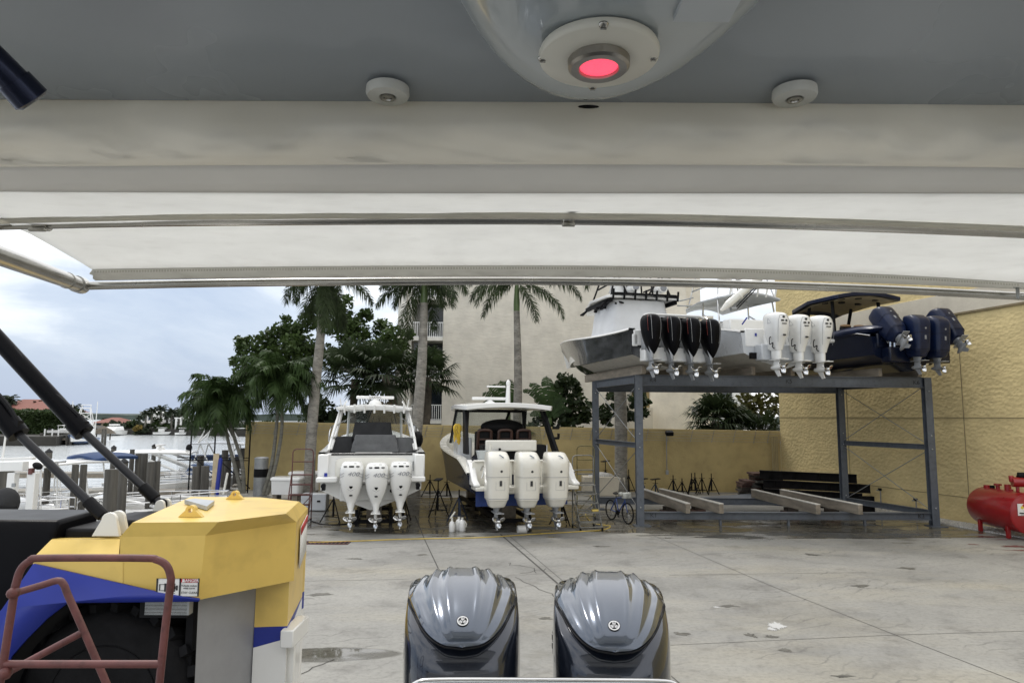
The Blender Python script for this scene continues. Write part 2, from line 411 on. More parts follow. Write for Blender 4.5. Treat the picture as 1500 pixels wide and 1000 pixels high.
# chalk and paint marks on the slab
marks = mat('white_spill', (.46, .46, .45), .7, var=.05)
def blot(u, v, rx, ry, m, seed, z=.006, w_=.35):
    rg = random.Random(seed); c = G(u, v); n = 40; g = MB()
    pts = [V((c.x + rx * math.cos(2 * math.pi * i / n) * rg.uniform(.55, 1.2) * (1 + w_ * math.sin(3 * i / n * 6.28 + seed)), c.y + ry * math.sin(2 * math.pi * i / n) * rg.uniform(.5, 1.2) * (1 + w_ * math.sin(2 * i / n * 6.28 + seed * 2)), z)) for i in range(n)]
    g.add(pts, [tuple(range(n))]); return tag(g.build('ground_stain', m, flat=True), kind='structure')
blot(1138, 916, .15, .20, marks, 3, w_=.12); blot(1131, 921, .09, .10, marks, 9, .0064, .1); blot(1050, 889, .06, .06, marks, 4, w_=.1)
oil = mat('dark_oil_stain', (.10, .095, .08), .6, var=.3, scale=6)
for i, (u, v, rx, ry) in enumerate(((1068, 887, .16, .10), (1100, 930, .09, .12), (1150, 952, .10, .08), (1235, 990, .14, .06), (998, 928, .14, .10), (1130, 932, .12, .06), (620, 812, .16, .10), (520, 818, .2, .10), (1330, 832, .2, .12), (1260, 858, .2, .12), (880, 800, .2, .12), (1190, 812, .22, .12), (470, 870, .25, .12), (800, 905, .12, .1))): blot(u, v, rx, ry, oil, 60 + i, .0045 + .0001 * i)
redst = mat('red_paint_stain', (.16, .05, .045), .6, var=.3)
for i, (u, v, a, c_) in enumerate(((1446, 786, .35, .10), (1490, 800, .5, .12), (1475, 790, .5, .05), (1425, 797, .15, .08), (1500, 806, .4, .07))): blot(u, v, a, c_, redst, 20 + i)
# gravel strip under the textured wall
grav = mat('pale_gravel', (.50, .49, .46), .95, var=.55, scale=26, bump=1., bscale=30)
WA, WB = V((13.2, 33.8, 0)), V((13.2 + .26 * 42, -8.2, 0)); wd_ = (WB - WA).normalized(); wn = V((-abs(wd_.y), -abs(wd_.x), 0)).normalized()
g = MB(); a_ = WA + wd_ * 1.5
g.prism([a_ + wn * .02, a_ + wn * .9, WA + wd_ * 42 + wn * 1.25, WA + wd_ * 42 + wn * .02], (0, 0, .035))
tag(g.build('gravel', grav), 'pale gravel strip along the foot of the textured wall', 'gravel', kind='stuff')
rg = random.Random(2); g = MB()
for i in range(1500):
    t = rg.uniform(1.5, 18); q = rg.uniform(.05, .98); c = WA + wd_ * t + wn * q + V((0, 0, .04)); r_ = rg.uniform(.012, .035)
    g.ell(c, (r_, r_ * .8, r_ * .6), 5, 3)
tag(g.build('gravel_pebbles', grav, flat=True), 'loose pale pebbles of the gravel strip', 'gravel', kind='stuff')
# ------------------------------------------------------------------ walls and buildings
def stucco(name, col, lump, scale, dist, dark=.0, stretch=(1, 1, 1), fine=0):
    m = mat(name, col, .85, var=.13, scale=.8, dirt=dark)
    N, L = nodes(m); b = N['Principled BSDF']; tcn = N.new('ShaderNodeTexCoord'); mp = N.new('ShaderNodeMapping'); mp.inputs['Scale'].default_value = stretch; mp.inputs['Rotation'].default_value = (0, .5 if lump else 0, 0)
    L.new(tcn.outputs['Object'], mp.inputs[0])
    n = N.new('ShaderNodeTexNoise'); n.inputs['Scale'].default_value = scale; n.inputs['Detail'].default_value = 2.5; n.inputs['Distortion'].default_value = .7; L.new(mp.outputs[0], n.inputs['Vector'])
    f = n.outputs['Fac']
    if lump:
        vo = N.new('ShaderNodeTexVoronoi'); vo.feature = 'SMOOTH_F1'; vo.inputs['Scale'].default_value = scale * 1.1; vo.inputs['Smoothness'].default_value = .35; L.new(mp.outputs[0], vo.inputs['Vector'])
        mm = N.new('ShaderNodeMath'); mm.operation = 'ADD'; L.new(f, mm.inputs[0]); L.new(vo.outputs['Distance'], mm.inputs[1]); f = mm.outputs[0]
    bp = N.new('ShaderNodeBump'); bp.inputs['Strength'].default_value = 1; bp.inputs['Distance'].default_value = dist; L.new(f, bp.inputs['Height']); L.new(bp.outputs[0], b.inputs['Normal'])
    return m
yw = stucco('yellow_block_wall_render', (.46, .36, .165), 0, 14, .012, .18)
tw = stucco('lumpy_yellow_render', (.66, .53, .265), 1, 6.0, .016, .10, (1, 1, 1.35))
band = stucco('pale_beige_render', (.58, .53, .43), 0, 10, .008)
condo = stucco('beige_condo_render', (.66, .62, .535), 0, 2.0, .02, .06, (1, 1, 3))
cream = stucco('cream_render', (.76, .71, .60), 0, 8, .01)
seam = mat('wall_seam', (.20, .16, .09), .9, var=.2)
# yellow boundary wall
YA, YB = V((-12.85, 33.3, 0)), V((13.2, 33.8, 0)); yd = (YB - YA).normalized(); yn = V((yd.y, -yd.x, 0))
root = thing('boundary_wall', 'long low yellow rendered wall behind the boats and jack stands', 'wall', YA)
g = MB(); th = .22
def wtop(t): return lerp(3.24, 2.96, t)
L_ = (YB - YA).length
ring = lambda t: [YA + yd * (L_ * t) + yn * a + V((0, 0, z)) for a, z in ((0, -.4), (0, wtop(t)), (-th, wtop(t)), (-th, -.4))]
g.loft([ring(0), ring(.5), ring(1)]); g.build('wall_panel', yw, root, True, bevel=.015)
g = MB(); rg = random.Random(4)
for i in range(26):
    t = (i + .5) / 26 + rg.uniform(-.008, .008); p = YA + yd * (L_ * t) + yn * .03
    g.tube([p + V((0, 0, wtop(t) - .62)), p + V((.12, 0, wtop(t) - .1)), p + yn * .03 + V((.14, 0, wtop(t) - .04))], .012, 5)
g.build('barb_bracket', dullmetal, root, True)
g = MB()
for k in range(4):
    z = -.16 - .13 * k
    g.tube([YA + yd * (L_ * i / 24) + yn * .05 + V((0, 0, wtop(i / 24) + z + rg.uniform(-.01, .01))) for i in range(25)], .006, 4)
g.build('barbed_wire', dullmetal, root, True)
# flood light with conduit on the wall
c = P(981, 640, 33.4); base = V((c.x, c.y, 0)); fl = thing('wall_flood_light', 'small dark flood light on a conduit fixed to the yellow wall', 'flood light', base)
g = MB(); q = 33.46
zt = P(978, 634, q).z; xx = P(976, 634, q).x
g.tube([(xx, q, .9), (xx, q, zt - .12)], .025, 6); g.box((xx, q - .03, .95), (.13, .1, .2)); g.build('conduit', dullmetal, fl, True)
g = MB(); g.box((xx + .12, q - .14, zt), (.36, .3, .2), Matrix.Rotation(R(20), 3, 'X')); g.build('lamp_housing', black, fl, True, bevel=.03)
# textured building
root = thing('textured_building', 'large windowless building with lumpy yellow render beside the boat rack', 'building', WA)
g = MB(); zb0, zb1 = 7.3, 8.05; LT = (WB - WA).length
def wp(t, z, a=0): return WA + wd_ * t + wn * a + V((0, 0, z))
body = V((16, 6, 0))
def slab(z0, z1, a): 
    g.loft([[wp(0, z0, a), wp(LT, z0, a), wp(LT, z0) - wn * 14, wp(0, z0) - wn * 14], [wp(0, z1, a), wp(LT, z1, a), wp(LT, z1) - wn * 14, wp(0, z1) - wn * 14]])
slab(-.3, zb0, 0); g.build('wall_panel', tw, root, True)
g = MB(); slab(zb0, zb1, .03); g.build('wall_band', band, root, True)
g = MB(); slab(zb1, 13.5, 0); g.build('upper_wall', tw, root, True)
g = MB()
for (t0, z0, t1, z1, wdt) in ((0, 3.62, LT, 3.62, .02), (0, .88, LT, .88, .018), (10.2, .9, 10.2, zb0, .018), (4.6, .9, 4.6, zb0, .018), (15.6, .9, 15.6, zb0, .018)):
    g.bar(wp(t0, z0, .004), wp(t1, z1, .004), wdt, wdt)
g.bar(wp(0, zb0 - .03, .03), wp(LT, zb0 - .03, .03), .07, .07)
g.build('wall_seam', seam, root, True)
g = MB(); 
for a, z in ((.08, .1), (.16, .1), (.24, .1), (.32, .1)): g.tube([wp(0, 0, .1) + V((-.1 - a, -.25, z)), wp(0, 0, .1) + V((-.1 - a, -.25, 2.7))], .03, 6)
g.build('drain_pipe', mat('painted_pipe', (.34, .28, .15), .6), root, True)
for t, hgt in ((6.5, .75), (8.2, .55)):
    p = wp(t, 0, .25); tp = thing('stand_pipe', 'thin stand pipe with a tap near the corner post of the boat rack' if t < 7 else 'short bent stand pipe between the boat rack and red tank', 'water pipe', p)
    g = MB(); g.tube([p, p + V((0, 0, hgt)), p + V((-.04, 0, hgt + .02)), p + V((-.16, -.03, hgt + .02))], .025, 6); g.build('pipe', dullmetal, tp, True)
    g = MB(); g.box(p + V((-.02, 0, hgt + .05)), (.12, .1, .1)); g.build('tap', black, tp, True, bevel=.01)
# condo building
CY = 46.0
def cx(u): return P(u, 600, CY).x
def cz(v): return P(750, v, CY).z
slabm = mat('balcony_slab_paint', (.72, .70, .64), .7)
root = thing('condo_building', 'tall beige apartment building with stacked railed balconies', 'building', (cx(640), CY, 0))
x0, x1, x2 = cx(588), cx(647), cx(1009)
g = MB(); g.box(((x1 + x2) / 2, CY + 7, 12), (x2 - x1, 14, 25)); g.build('wall', condo, root, True)
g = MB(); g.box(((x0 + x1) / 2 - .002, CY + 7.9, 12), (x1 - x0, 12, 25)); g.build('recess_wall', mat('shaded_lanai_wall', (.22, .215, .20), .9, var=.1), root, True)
g = MB(); g.box((cx(586), CY + .6, 12), (.55, 1.5, 25)); g.box((cx(596), CY + .9, 12), (.3, 1.2, 25)); g.build('end_fin', slabm, root, True, bevel=.02)
zr = [cz(494) + 2.82 * k for k in (-5, -4, -3, -2, -1, 0, 1, 2, 3)]
zr = [cz(495) + 2.8 * k for k in range(-3, 4)]
scr = mat('grey_screen', (.10, .105, .115), .6, var=.15, scale=6, stretch=(6, 1, .2))
for k, z in enumerate(zr):
    if z < 0: continue
    g = MB(); g.box(((cx(600) + x1) / 2 - .01, CY + .95, z - .1), (x1 - cx(600) - .02, 1.86, .22)); sl_ = g.build('balcony', slabm, root, True, bevel=.01)
    so_ = V((0, 0, 0))
    g = MB()
    for i in range(15):
        x = lerp(cx(602), x1 - .08, i / 14); g.box((x, CY + .12, z + .52), (.04, .04, 1.0))
    g.box(((cx(601) + x1) / 2, CY + .12, z + 1.04), (x1 - cx(601) - .03, .06, .06)); g.box(((cx(601) + x1) / 2, CY + .12, z + .07), (x1 - cx(601) - .03, .05, .05))
    rl = g.build('railing', white, root, True); rl.parent = sl_; 
    g = MB(); g.box(((cx(602) + x1) / 2 + .2, CY + 1.7, z + 1.3), (x1 - cx(606) - .5, .06, 2.3)); d_ = g.build('sliding_door', darkglass, root, True); d_.parent = sl_
    if k % 2 == 0:
        g = MB(); g.box((lerp(cx(602), x1, .24), CY + .35, z + 1.3), (.9, .05, 2.4)); sc_ = g.build('screen', scr, root, True); sc_.parent = sl_
g = MB(); xo0, xo1 = x2 - .001, cx(1033); g.box(((xo0 + xo1) / 2, CY + 5, cz(443) + 6), (xo1 - xo0, 9, 12)); g.build('overhang', condo, root, True)
# neighbouring cream block seen below the rack beam
CB = 44.6; nb = thing('cream_building', 'smaller cream building seen under the boat rack beam', 'building', (P(1000, 600, CB).x, CB, 0))
a, b_ = P(953, 600, CB).x, P(1046, 600, CB).x; zc = P(1000, 466, CB).z
g = MB(); g.box(((a + b_) / 2, CB + .7, zc / 2), (b_ - a, 1.3, zc)); g.build('wall', cream, nb, True)
c0_, c1_ = P(922, 600, 43.6).x, P(956, 600, 43.6).x; z_ = P(940, 597, 43.6).z; g = MB(); g.box(((c0_ + c1_) / 2, 44.2, z_ / 2), (c1_ - c0_, 1.2, z_)); g.build('low_annexe', band, nb, True)
c0_ = P(929, 600, 45).x; g = MB(); g.box(((c0_ + a) / 2 - .01, 45.4, zc / 2 - .8), (a - c0_, .9, zc - 1.6)); g.build('side_wall', stucco('shadowed_tan_render', (.36, .27, .13), 0, 8, .01), nb, True)  # the recess shadow is put into this wall's tan colour
g = MB(); g.box(((a + b_) / 2, CB + .7, zc + .08), (b_ - a + .2, 1.5, .16)); g.build('roof', slabm, nb, True)
g = MB(); g.box((P(1018, 600, CB).x, CB + .03, P(1018, 603, CB).z), (.4, .08, .4)); g.build('vent', dullmetal, nb, True)
nb2 = thing('white_building', 'white building glimpsed between cream building and leafy tree', 'building', (P(1075, 600, 75).x, 75, 0))
g = MB(); g.box((P(1072, 600, 75).x, 80, 4), (4.4, 10, 8.2)); g.build('wall', white, nb2, True); 
g = MB(); g.box((P(1066, 600, 74.9).x, 74.95, P(1066, 580, 75).z), (1., .1, 1.2)); g.build('window', darkglass, nb2, True)
# ------------------------------------------------------------------ vegetation
def leafmat(name, col, var=.5, trans=.25, scale=1.2): return mat(name, col, .55, var=var, scale=scale, trans=trans, spec=.22)
lf_palm = leafmat('palm_leaf', (.042, .072, .022)); lf_royal = leafmat('royal_palm_leaf', (.040, .060, .022)); lf_dark = leafmat('dark_leaf', (.03, .046, .018)); lf_tree = leafmat('tree_leaf', (.05, .08, .022))
lf_ban = leafmat('banana_leaf', (.05, .085, .03), trans=.3); lf_rust = leafmat('bronze_leaf', (.095, .095, .03)); lf_hedge = leafmat('hedge_leaf', (.035, .055, .018), scale=.6); lf_dry = leafmat('dry_leaf', (.20, .16, .09)); lf_far = leafmat('far_leaf', (.05, .066, .04), scale=.3)
shaft = mat('crownshaft_green', (.085, .13, .04), .45, var=.25, scale=1.5)
bark_p = mat('pale_palm_trunk', (.24, .225, .195), .9, var=.4, scale=2.2, bump=.5, bscale=9, dirt=.65, stretch=(1, 1, 2.2))
bark = mat('dark_bark', (.10, .085, .065), .95, var=.4, scale=4, bump=.6, bscale=14)
bark_g = mat('smooth_grey_bark', (.15, .145, .12), .85, var=.35, scale=3, stretch=(1, 1, 4), bump=.4, bscale=8)
def pinnate(g, base, az, elv, L, droop, ll, n, rg, lw=.045, plume=.5, hang=.55, mi=0):
    """one feather frond: rachis plus narrow leaflets"""
    pts = []; p = V(base); e = elv; st = L / 14
    for i in range(15):
        pts.append(p.copy()); p = p + V((math.cos(az) * math.cos(e), math.sin(az) * math.cos(e), math.sin(e))) * st; e -= droop * (0.4 + 1.1 * i / 14) / 14
    g.tube(pts, [.035 * (1 - i / 16) * max(.5, L / 3) for i in range(15)], 5, mi, False)
    for k in range(n):
        t = .10 + .9 * (k + rg.random() * .6) / n; f = min(13.99, t * 14); i = int(f); q = pts[i].lerp(pts[i + 1], f - i)
        d = (pts[i + 1] - pts[i]).normalized(); s = d.cross(V((0, 0, 1)))
        s = s.normalized() if s.length > .05 else V((math.sin(az), -math.cos(az), 0)); u_ = s.cross(d)
        le = ll * (math.sin(math.pi * (.12 + .82 * t)) ** .7) * rg.uniform(.8, 1.1)
        for sg in (-1, 1):
            a = rg.uniform(-plume, plume)
            dr = (s * sg * math.cos(a) + u_ * math.sin(a) + d * (.55 + .5 * t)).normalized()
            m1 = q + dr * le * .5; m2 = q + dr * le * .92 - V((0, 0, le * hang * rg.uniform(.6, 1.2)))
            wv = d * lw * .5
            m1z = m1 - V((0, 0, le * hang * .18))
            g.add([q - wv * .5, q + wv * .5, m1z + wv, m1z - wv, m2], [(0, 1, 2, 3), (3, 2, 4)], mi)
def leafquad(g, c, s, rg, mi=0, elong=1.7):
    a = V((rg.gauss(0, 1), rg.gauss(0, 1), rg.gauss(0, .7))).normalized(); b = a.cross(V((rg.gauss(0, 1), rg.gauss(0, 1), rg.gauss(0, 1)))).normalized()
    a *= s * elong * .5; b *= s * .5
    g.add([c - a, c - a * .1 - b, c + a, c - a * .1 + b], [(0, 1, 2, 3)], mi)
def clump(g, c, r, n, s, rg, mi=0, flat=.75):
    for i in range(n):
        d = V((rg.gauss(0, 1), rg.gauss(0, 1), rg.gauss(0, 1))).normalized() * (rg.random() ** .45) * r
        d.z *= flat; leafquad(g, V(c) + d, s * rg.uniform(.6, 1.3), rg, mi)
def fan(g, c, az, elv, stalk, r, rg, mi=0, n=26, droop=.35):
    d = V((math.cos(az) * math.cos(elv), math.sin(az) * math.cos(elv), math.sin(elv))); s = d.cross(V((0, 0, 1)))
    s = s.normalized() if s.length > .05 else V((1, 0, 0)); u_ = s.cross(d)
    tip = V(c) + d * stalk - V((0, 0, stalk * .12)); g.tube([c, V(c) + d * stalk * .5, tip], .022, 4, mi, False)
    for k in range(n):
        a = lerp(-2.15, 2.15, (k + rg.uniform(-.2, .2)) / (n - 1)); dr = (d * math.cos(a) + s * math.sin(a) + u_ * .22 * math.cos(a)).normalized()
        le = r * rg.uniform(.85, 1.1) * (.75 + .25 * math.cos(a)); wv = dr.cross(u_).normalized() * r * .045
        m = tip + dr * le * .6; e = tip + dr * le - V((0, 0, le * droop * rg.uniform(.5, 1.4)))
        g.add([tip, m - wv, e, m + wv], [(0, 1, 2, 3)], mi)
PALMG = 'palms standing behind the yard wall'
def royal(name, u, vtop, Y, base_z, w0, label, seed, fronds, shaftpx=38, L=3.6, lean=0, skirt=0):
    rg = random.Random(seed); top = P(u, vtop, Y); b = V((top.x + lean, Y, base_z)); t = thing(name, label, 'palm tree', b)
    sh = shaftpx / 1000 * Y; hgt = top.z - base_z
    ctr = []; rs = []
    for i in range(26):
        f = i / 25; z = base_z + (hgt - sh) * f; ctr.append(V((lerp(b.x, top.x, f) + .06 * math.sin(f * 5 + seed), Y, z)))
        rs.append(w0 * (1.0 - .30 * f + .10 * math.sin(f * 3.3) + (.22 * (1 - f * 9) if f < .11 else 0)) * (1 + .012 * (i % 2)))
    g = MB(); g.tube(ctr, rs, 18); g.build('trunk', bark_p, t, True, angle=80)
    g = MB(); e = ctr[-1]; g.tube([e, e + V((0, 0, sh * .3)), e + V((0, 0, sh * .8)), V((top.x, Y, top.z + .3))], [rs[-1] * 1.02, rs[-1] * 1.05, rs[-1] * .72, rs[-1] * .4], 14); g.build('crownshaft', shaft, t, True, angle=80)
    g = MB()
    for (az, elv, LL, dr) in fronds:
        pinnate(g, (top.x, Y, top.z), R(az), R(elv), L * LL, dr, .60, 105, rg, .055, 1.0, .6)
    for i in range(skirt):
        az = rg.uniform(0, 6.28); pinnate(g, (top.x, Y, top.z - .2), az, R(-50), L * rg.uniform(.8, 1.15), .9, .55, 80, rg, .055, 1.1, .7)
    g.build('crown', lf_royal, t, True, flat=True)
    return t
def spread(n, e0, e1, rg): return [(360 * i / n + rg.uniform(-14, 14), rg.uniform(e0, e1), rg.uniform(.85, 1.08), rg.uniform(1.3, 1.9)) for i in range(n)]
rg = random.Random(8)
royal('royal_palm', 473, 400, 30.2, 0, .235, 'thick royal palm trunk beside the white centre console with covered seats', 3, spread(9, -15, 45, rg), 45, 2.6, -.25, 15)
royal('royal_palm', 621, 405, 31.2, 0, .25, 'royal palm rising between the two boats on stands', 4, spread(10, -5, 40, rg) + [(180, -12, 1, 1.1), (200, -25, .8, 1.2), (350, -20, .8, 1.3), (330, -30, .75, 1.2)], 40, 2.7, -.2, 3)
royal('royal_palm', 758, 412, 34.8, 0, .23, 'royal palm with green crownshaft in front of the blank condo wall', 5, [(180, 12, 1.0, 1.9), (195, 0, .95, 1.7), (345, -14, 1.12, 1.35), (322, -45, .85, .8), (5, 20, 1.3, 1.85), (200, -22, .95, 1.3), (15, 40, 1.2, 2.0), (80, 40, 1, 1.6), (110, 30, 1, 1.6), (250, 45, .9, 2.0), (150, 50, 1.1, 1.7), (40, 60, 1, 1.7)], 45, 3.0)
royal('royal_palm', 903, 372, 32.0, 0, .29, 'royal palm trunk seen through the open left bay of the boat rack', 6, spread(11, -5, 50, rg) + [(5, 5, 1, 1.4), (178, -20, .8, 1.6)], 42, 3.0, .1)
def feather_palm(name, crown, stems, Y, n, L, ll, label, seed, group=None, m=None, leaf=None, tr=.075, cat='palm tree', lw=.04):
    """short multi-stem palm; crown=(u,v), stems=[pixel points...]"""
    rg = random.Random(seed); c = P(crown[0], crown[1], Y); b = P(stems[0][0][0], stems[0][0][1], Y); t = thing(name, label, cat, V((b.x, Y, max(0, b.z))), group=group)
    for st in stems:
        pts = crom([P(q[0], q[1], Y + (q[2] if len(q) > 2 else 0)) for q in st], 6); k = len(pts)
        g = MB(); g.tube(pts, [tr * (1.25 - .5 * i / k) for i in range(k)], 10); g.build('trunk', m or bark_g, t, True)
    g = MB()
    for i in range(n):
        az = 2.4 * i + rg.uniform(-.3, .3); f = i / n; elv = R(lerp(72, -28, f)) + rg.uniform(-.15, .15)
        pinnate(g, c, az, elv, L * rg.uniform(.85, 1.1), 1.55 + rg.uniform(-.2, .35), ll * 1.15, 46, rg, lw * 1.75, .4, .75)
    g.build('crown', leaf or lf_palm, t, True, flat=True); return t
feather_palm('feather_palm', (326, 585), [[(354, 722), (346, 690), (333, 640), (326, 588)], [(357, 722), (355, 680), (343, 640, .1), (328, 592)]], 30.6, 34, 1.9, .66, 'short curved twin-stem palm in front of the wire fence', 21)
feather_palm('feather_palm', (410, 553), [[(386, 724), (398, 680), (405, 625), (410, 555)], [(391, 724), (404, 680), (413, 625), (411, 560)]], 30.4, 38, 2.05, .68, 'larger twin-stem feather palm beside the white dock boxes', 22)
# sabal palms
def fan_palm(name, crown, stem, Y, n, r, stalk, label, seed, leaf=None, dead=0, trk=.2):
    rg = random.Random(seed); c = P(*crown, Y); b = P(*stem[0], Y); t = thing(name, label, 'palm tree', V((b.x, Y, max(0., b.z))))
    pts = crom([P(q[0], q[1], Y) for q in stem], 6); g = MB(); g.tube(pts, [trk] * len(pts), 12); g.build('trunk', bark, t, True)
    g = MB()
    for i in range(n):
        az = 2.4 * i; f = i / n; fan(g, c, az + rg.uniform(-.2, .2), R(lerp(75, -40, f)), stalk * rg.uniform(.8, 1.1), r * rg.uniform(.85, 1.1), rg)
    g.build('crown', leaf or lf_dark, t, True, flat=True)
    if dead:
        g = MB()
        for i in range(dead): fan(g, c - V((0, 0, .3)), rg.uniform(0, 6.28), R(-72), stalk * 1.1, r * .9, rg, droop=.9)
        g.build('dead_frond', lf_dry, t, True, flat=True)
    return t
fan_palm('fan_palm', (520, 548), [(512, 655), (516, 620), (520, 555)], 36.5, 34, 1.25, 1.35, 'dark fan palm showing above the radar of the covered white boat', 31)
fan_palm('fan_palm', (563, 545), [(590, 668), (584, 620), (563, 550)], 35.8, 32, 1.3, 1.2, 'leaning fan palm with pale dead leaves beside the condo balconies', 32, dead=4)
fan_palm('fan_palm', (627, 548), [(622, 650), (626, 600), (627, 552)], 37, 28, 1.1, 1.1, 'fan palm standing right behind the royal palm between the two boats', 33)
fan_palm('fan_palm', (1048, 612), [(1046, 650), (1047, 635), (1048, 616)], 36, 30, 1.25, .8, 'low bushy fan palm peeping over the yellow wall beneath the rack', 34)
fan_palm('fan_palm', (1085, 628), [(1085, 655), (1085, 640), (1085, 632)], 36.5, 20, .95, .7, 'small drooping fan palm next to the bushy fan palm over the wall', 35)
fan_palm('fan_palm', (1120, 632), [(1120, 655), (1120, 645), (1120, 634)], 35.5, 18, .8, .7, 'low fan palm nearest the corner of the textured building', 36)
def tree(name, base, trunk, limbs, clumps, Y, dens, size, label, seed, leaf, tr=.22, cat='tree', flat=.75, dy=1.0):
    rg = random.Random(seed); b = P(base[0], base[1], Y); t = thing(name, label, cat, V((b.x, Y, 0)))
    g = MB(); tp = [V((b.x, Y, -.1))] + [P(q[0], q[1], Y) for q in trunk]; tp = crom(tp, 5); g.tube(tp, [tr * (1 - .5 * i / len(tp)) for i in range(len(tp))], 10)
    for l in limbs:
        pts = crom([P(q[0], q[1], Y + q[2]) for q in l], 5); g.tube(pts, [tr * .5 * (1 - .75 * i / len(pts)) for i in range(len(pts))], 7)
    g.build('trunk', bark_g if name == 'shade_tree' else bark, t, True)
    g = MB()
    for (u, v, r) in clumps:
        rr = r / 1000 * Y; c = P(u, v, Y + rg.uniform(-dy, dy)); clump(g, c, rr, int(dens * rr * rr), size, rg, flat=flat)
        for k in range(3):
            d = V((rg.gauss(0, 1), rg.gauss(0, .8), rg.gauss(0, .7))).normalized() * rr * .85; clump(g, c + d, rr * .45, int(dens * rr * rr * .22), size, rg, flat=flat)
    g.build('crown', leaf, t, True, flat=True); return t
big = [(372, 508, 24), (398, 496, 22), (385, 530, 26), (420, 484, 22), (440, 505, 28), (452, 472, 20), (470, 452, 20), (500, 445, 18), (496, 478, 26), (415, 525, 26), (360, 545, 18), (470, 520, 26), (522, 486, 22), (535, 462, 14),
       (555, 505, 20), (575, 492, 20), (598, 488, 10), (585, 512, 18), (560, 478, 16), (545, 520, 20), (350, 528, 14), (430, 545, 24), (500, 530, 22)]
tree('shade_tree', (584, 640), [(586, 600), (578, 565)], [[(578, 565, 0), (560, 535, 0), (530, 505, -.3), (495, 490, 0)], [(578, 565, 0), (585, 530, .3), (590, 495, 0)], [(545, 518, 0), (500, 522, .4), (450, 515, 0), (405, 515, 0)], [(540, 512, 0), (520, 480, .5), (490, 455, 0)], [(575, 555, 0), (520, 545, .5), (470, 530, 0)]],
     big, 42, 400, .18, 'wide spreading shade tree towering over the boundary wall', 41, lf_tree, .3)
tree('leafy_shrub', (480, 660), [(480, 625)], [], [(470, 598, 22), (500, 610, 22), (545, 605, 24), (575, 612, 18), (480, 625, 20), (525, 628, 22), (560, 630, 20), (455, 610, 18)], 38.5, 240, .2, 'dark leafy shrubbery above the wall behind the covered white boat', 42, lf_dark, .08, 'shrub')
tree('leafy_tree', (835, 650), [(834, 600), (830, 575)], [[(834, 600, 0), (815, 585, 0), (800, 590, 0)], [(834, 600, 0), (850, 585, 0), (860, 600, 0)]],
     [(828, 556, 14), (842, 566, 10), (820, 580, 16), (848, 590, 18), (810, 600, 18), (835, 610, 20), (858, 610, 14), (800, 618, 16), (846, 575, 9), (860, 598, 10), (826, 565, 12)], 37, 330, .2, 'dark glossy leafy tree beside the banana plants', 43, lf_dark, .09)
tree('leafy_tree', (905, 650), [(908, 600)], [], [(900, 578, 13), (932, 585, 15), (940, 605, 12), (890, 600, 14), (915, 608, 14), (935, 570, 8), (885, 615, 10), (945, 590, 7)], 37.5, 330, .2, 'leafy tree framed by the left posts of the boat rack', 44, lf_dark, .09)
tree('leafy_tree', (1115, 650), [(1110, 610)], [[(1110, 610, 0), (1095, 590, 0), (1088, 578, 0)], [(1110, 610, 0), (1125, 595, 0)], [(1112, 620, 0), (1130, 605, 0)]],
     [(1100, 590, 15), (1118, 584, 14), (1135, 588, 13), (1085, 598, 12), (1108, 602, 13), (1128, 602, 10), (1075, 602, 8), (1092, 580, 9), (1140, 600, 9)], 44, 190, .22, 'spreading tree with bronze tinged leaves beside the textured building', 45, lf_rust, .16)
# banana plants
def banana(u, v, Y, leaves, label, seed):
    rg = random.Random(seed); b = P(u, v, Y); t = thing('banana_plant', label, 'plant', V((b.x, Y, .05)))
    g = MB(); g.tube([(b.x, Y, 0), (b.x + .05, Y, 1.2), (b.x, Y, b.z)], [.16, .14, .1], 8); g.build('stem', shaft, t, True)
    g = MB()
    for (du, dv, wd) in leaves:
        tip = P(u + du, v + dv, Y + rg.uniform(-.4, .4)); L_ = (tip - b).length
        mid = b.lerp(tip, .55) + V((0, 0, L_ * .2)); pts = crom([b, mid, tip], 7); n = len(pts)
        side = (tip - b).cross(V((0, 1, .3))).normalized()
        if abs(du) < 12: side = V((1, 0, 0))
        wpx = wd / 1000 * Y; sgn = rg.choice((-1, 1))
        for i in range(2, n - 1):
            for sg in (-1, 1):
                f0 = math.sin(math.pi * min(1, (i - 1.2) / (n - 2.2))) ** .5; f1 = math.sin(math.pi * min(1, max(0.02, (i - .2) / (n - 2.2)))) ** .5
                o0 = side * sg * wpx * .5 * f0 * rg.uniform(.85, 1); o1 = side * sg * wpx * .5 * f1 * rg.uniform(.85, 1)
                dp = V((0, .08 * sg * sgn, -.1 * wpx * rg.uniform(.3, 1.6)))
                g.add([pts[i], pts[i].lerp(pts[i + 1], .9), pts[i].lerp(pts[i + 1], .94) + o1 + dp, pts[i] + o0 + dp], [(0, 1, 2, 3)])
        g.tube(pts, [.03 * (1 - .8 * i / n) for i in range(n)], 4, 0, False)
    g.build('leaf_crown', lf_ban, t, True, flat=True)
banana(745, 605, 36.3, [(-12, -48, 17), (-28, -42, 17), (-38, -30, 15), (-22, -22, 18), (2, -50, 18), (14, -32, 14), (-42, -12, 12)], 'banana plant with upright paddles behind the palm with green crownshaft', 51)
banana(806, 612, 36.0, [(-6, -62, 20), (14, -52, 22), (-30, -52, 14), (-22, -30, 16), (22, -30, 18), (-40, -42, 12), (32, -12, 14), (-30, -6, 14), (4, -30, 18)], 'banana plant with torn broad leaves between palm and leafy tree', 52)
tree('low_fern_bush', (780, 660), [(780, 640)], [], [(780, 628, 14), (800, 632, 14), (760, 632, 12), (825, 632, 13), (845, 630, 10)], 35.2, 240, .22, 'low bush under the banana leaves along the wall top', 53, lf_dark, .05, 'shrub')
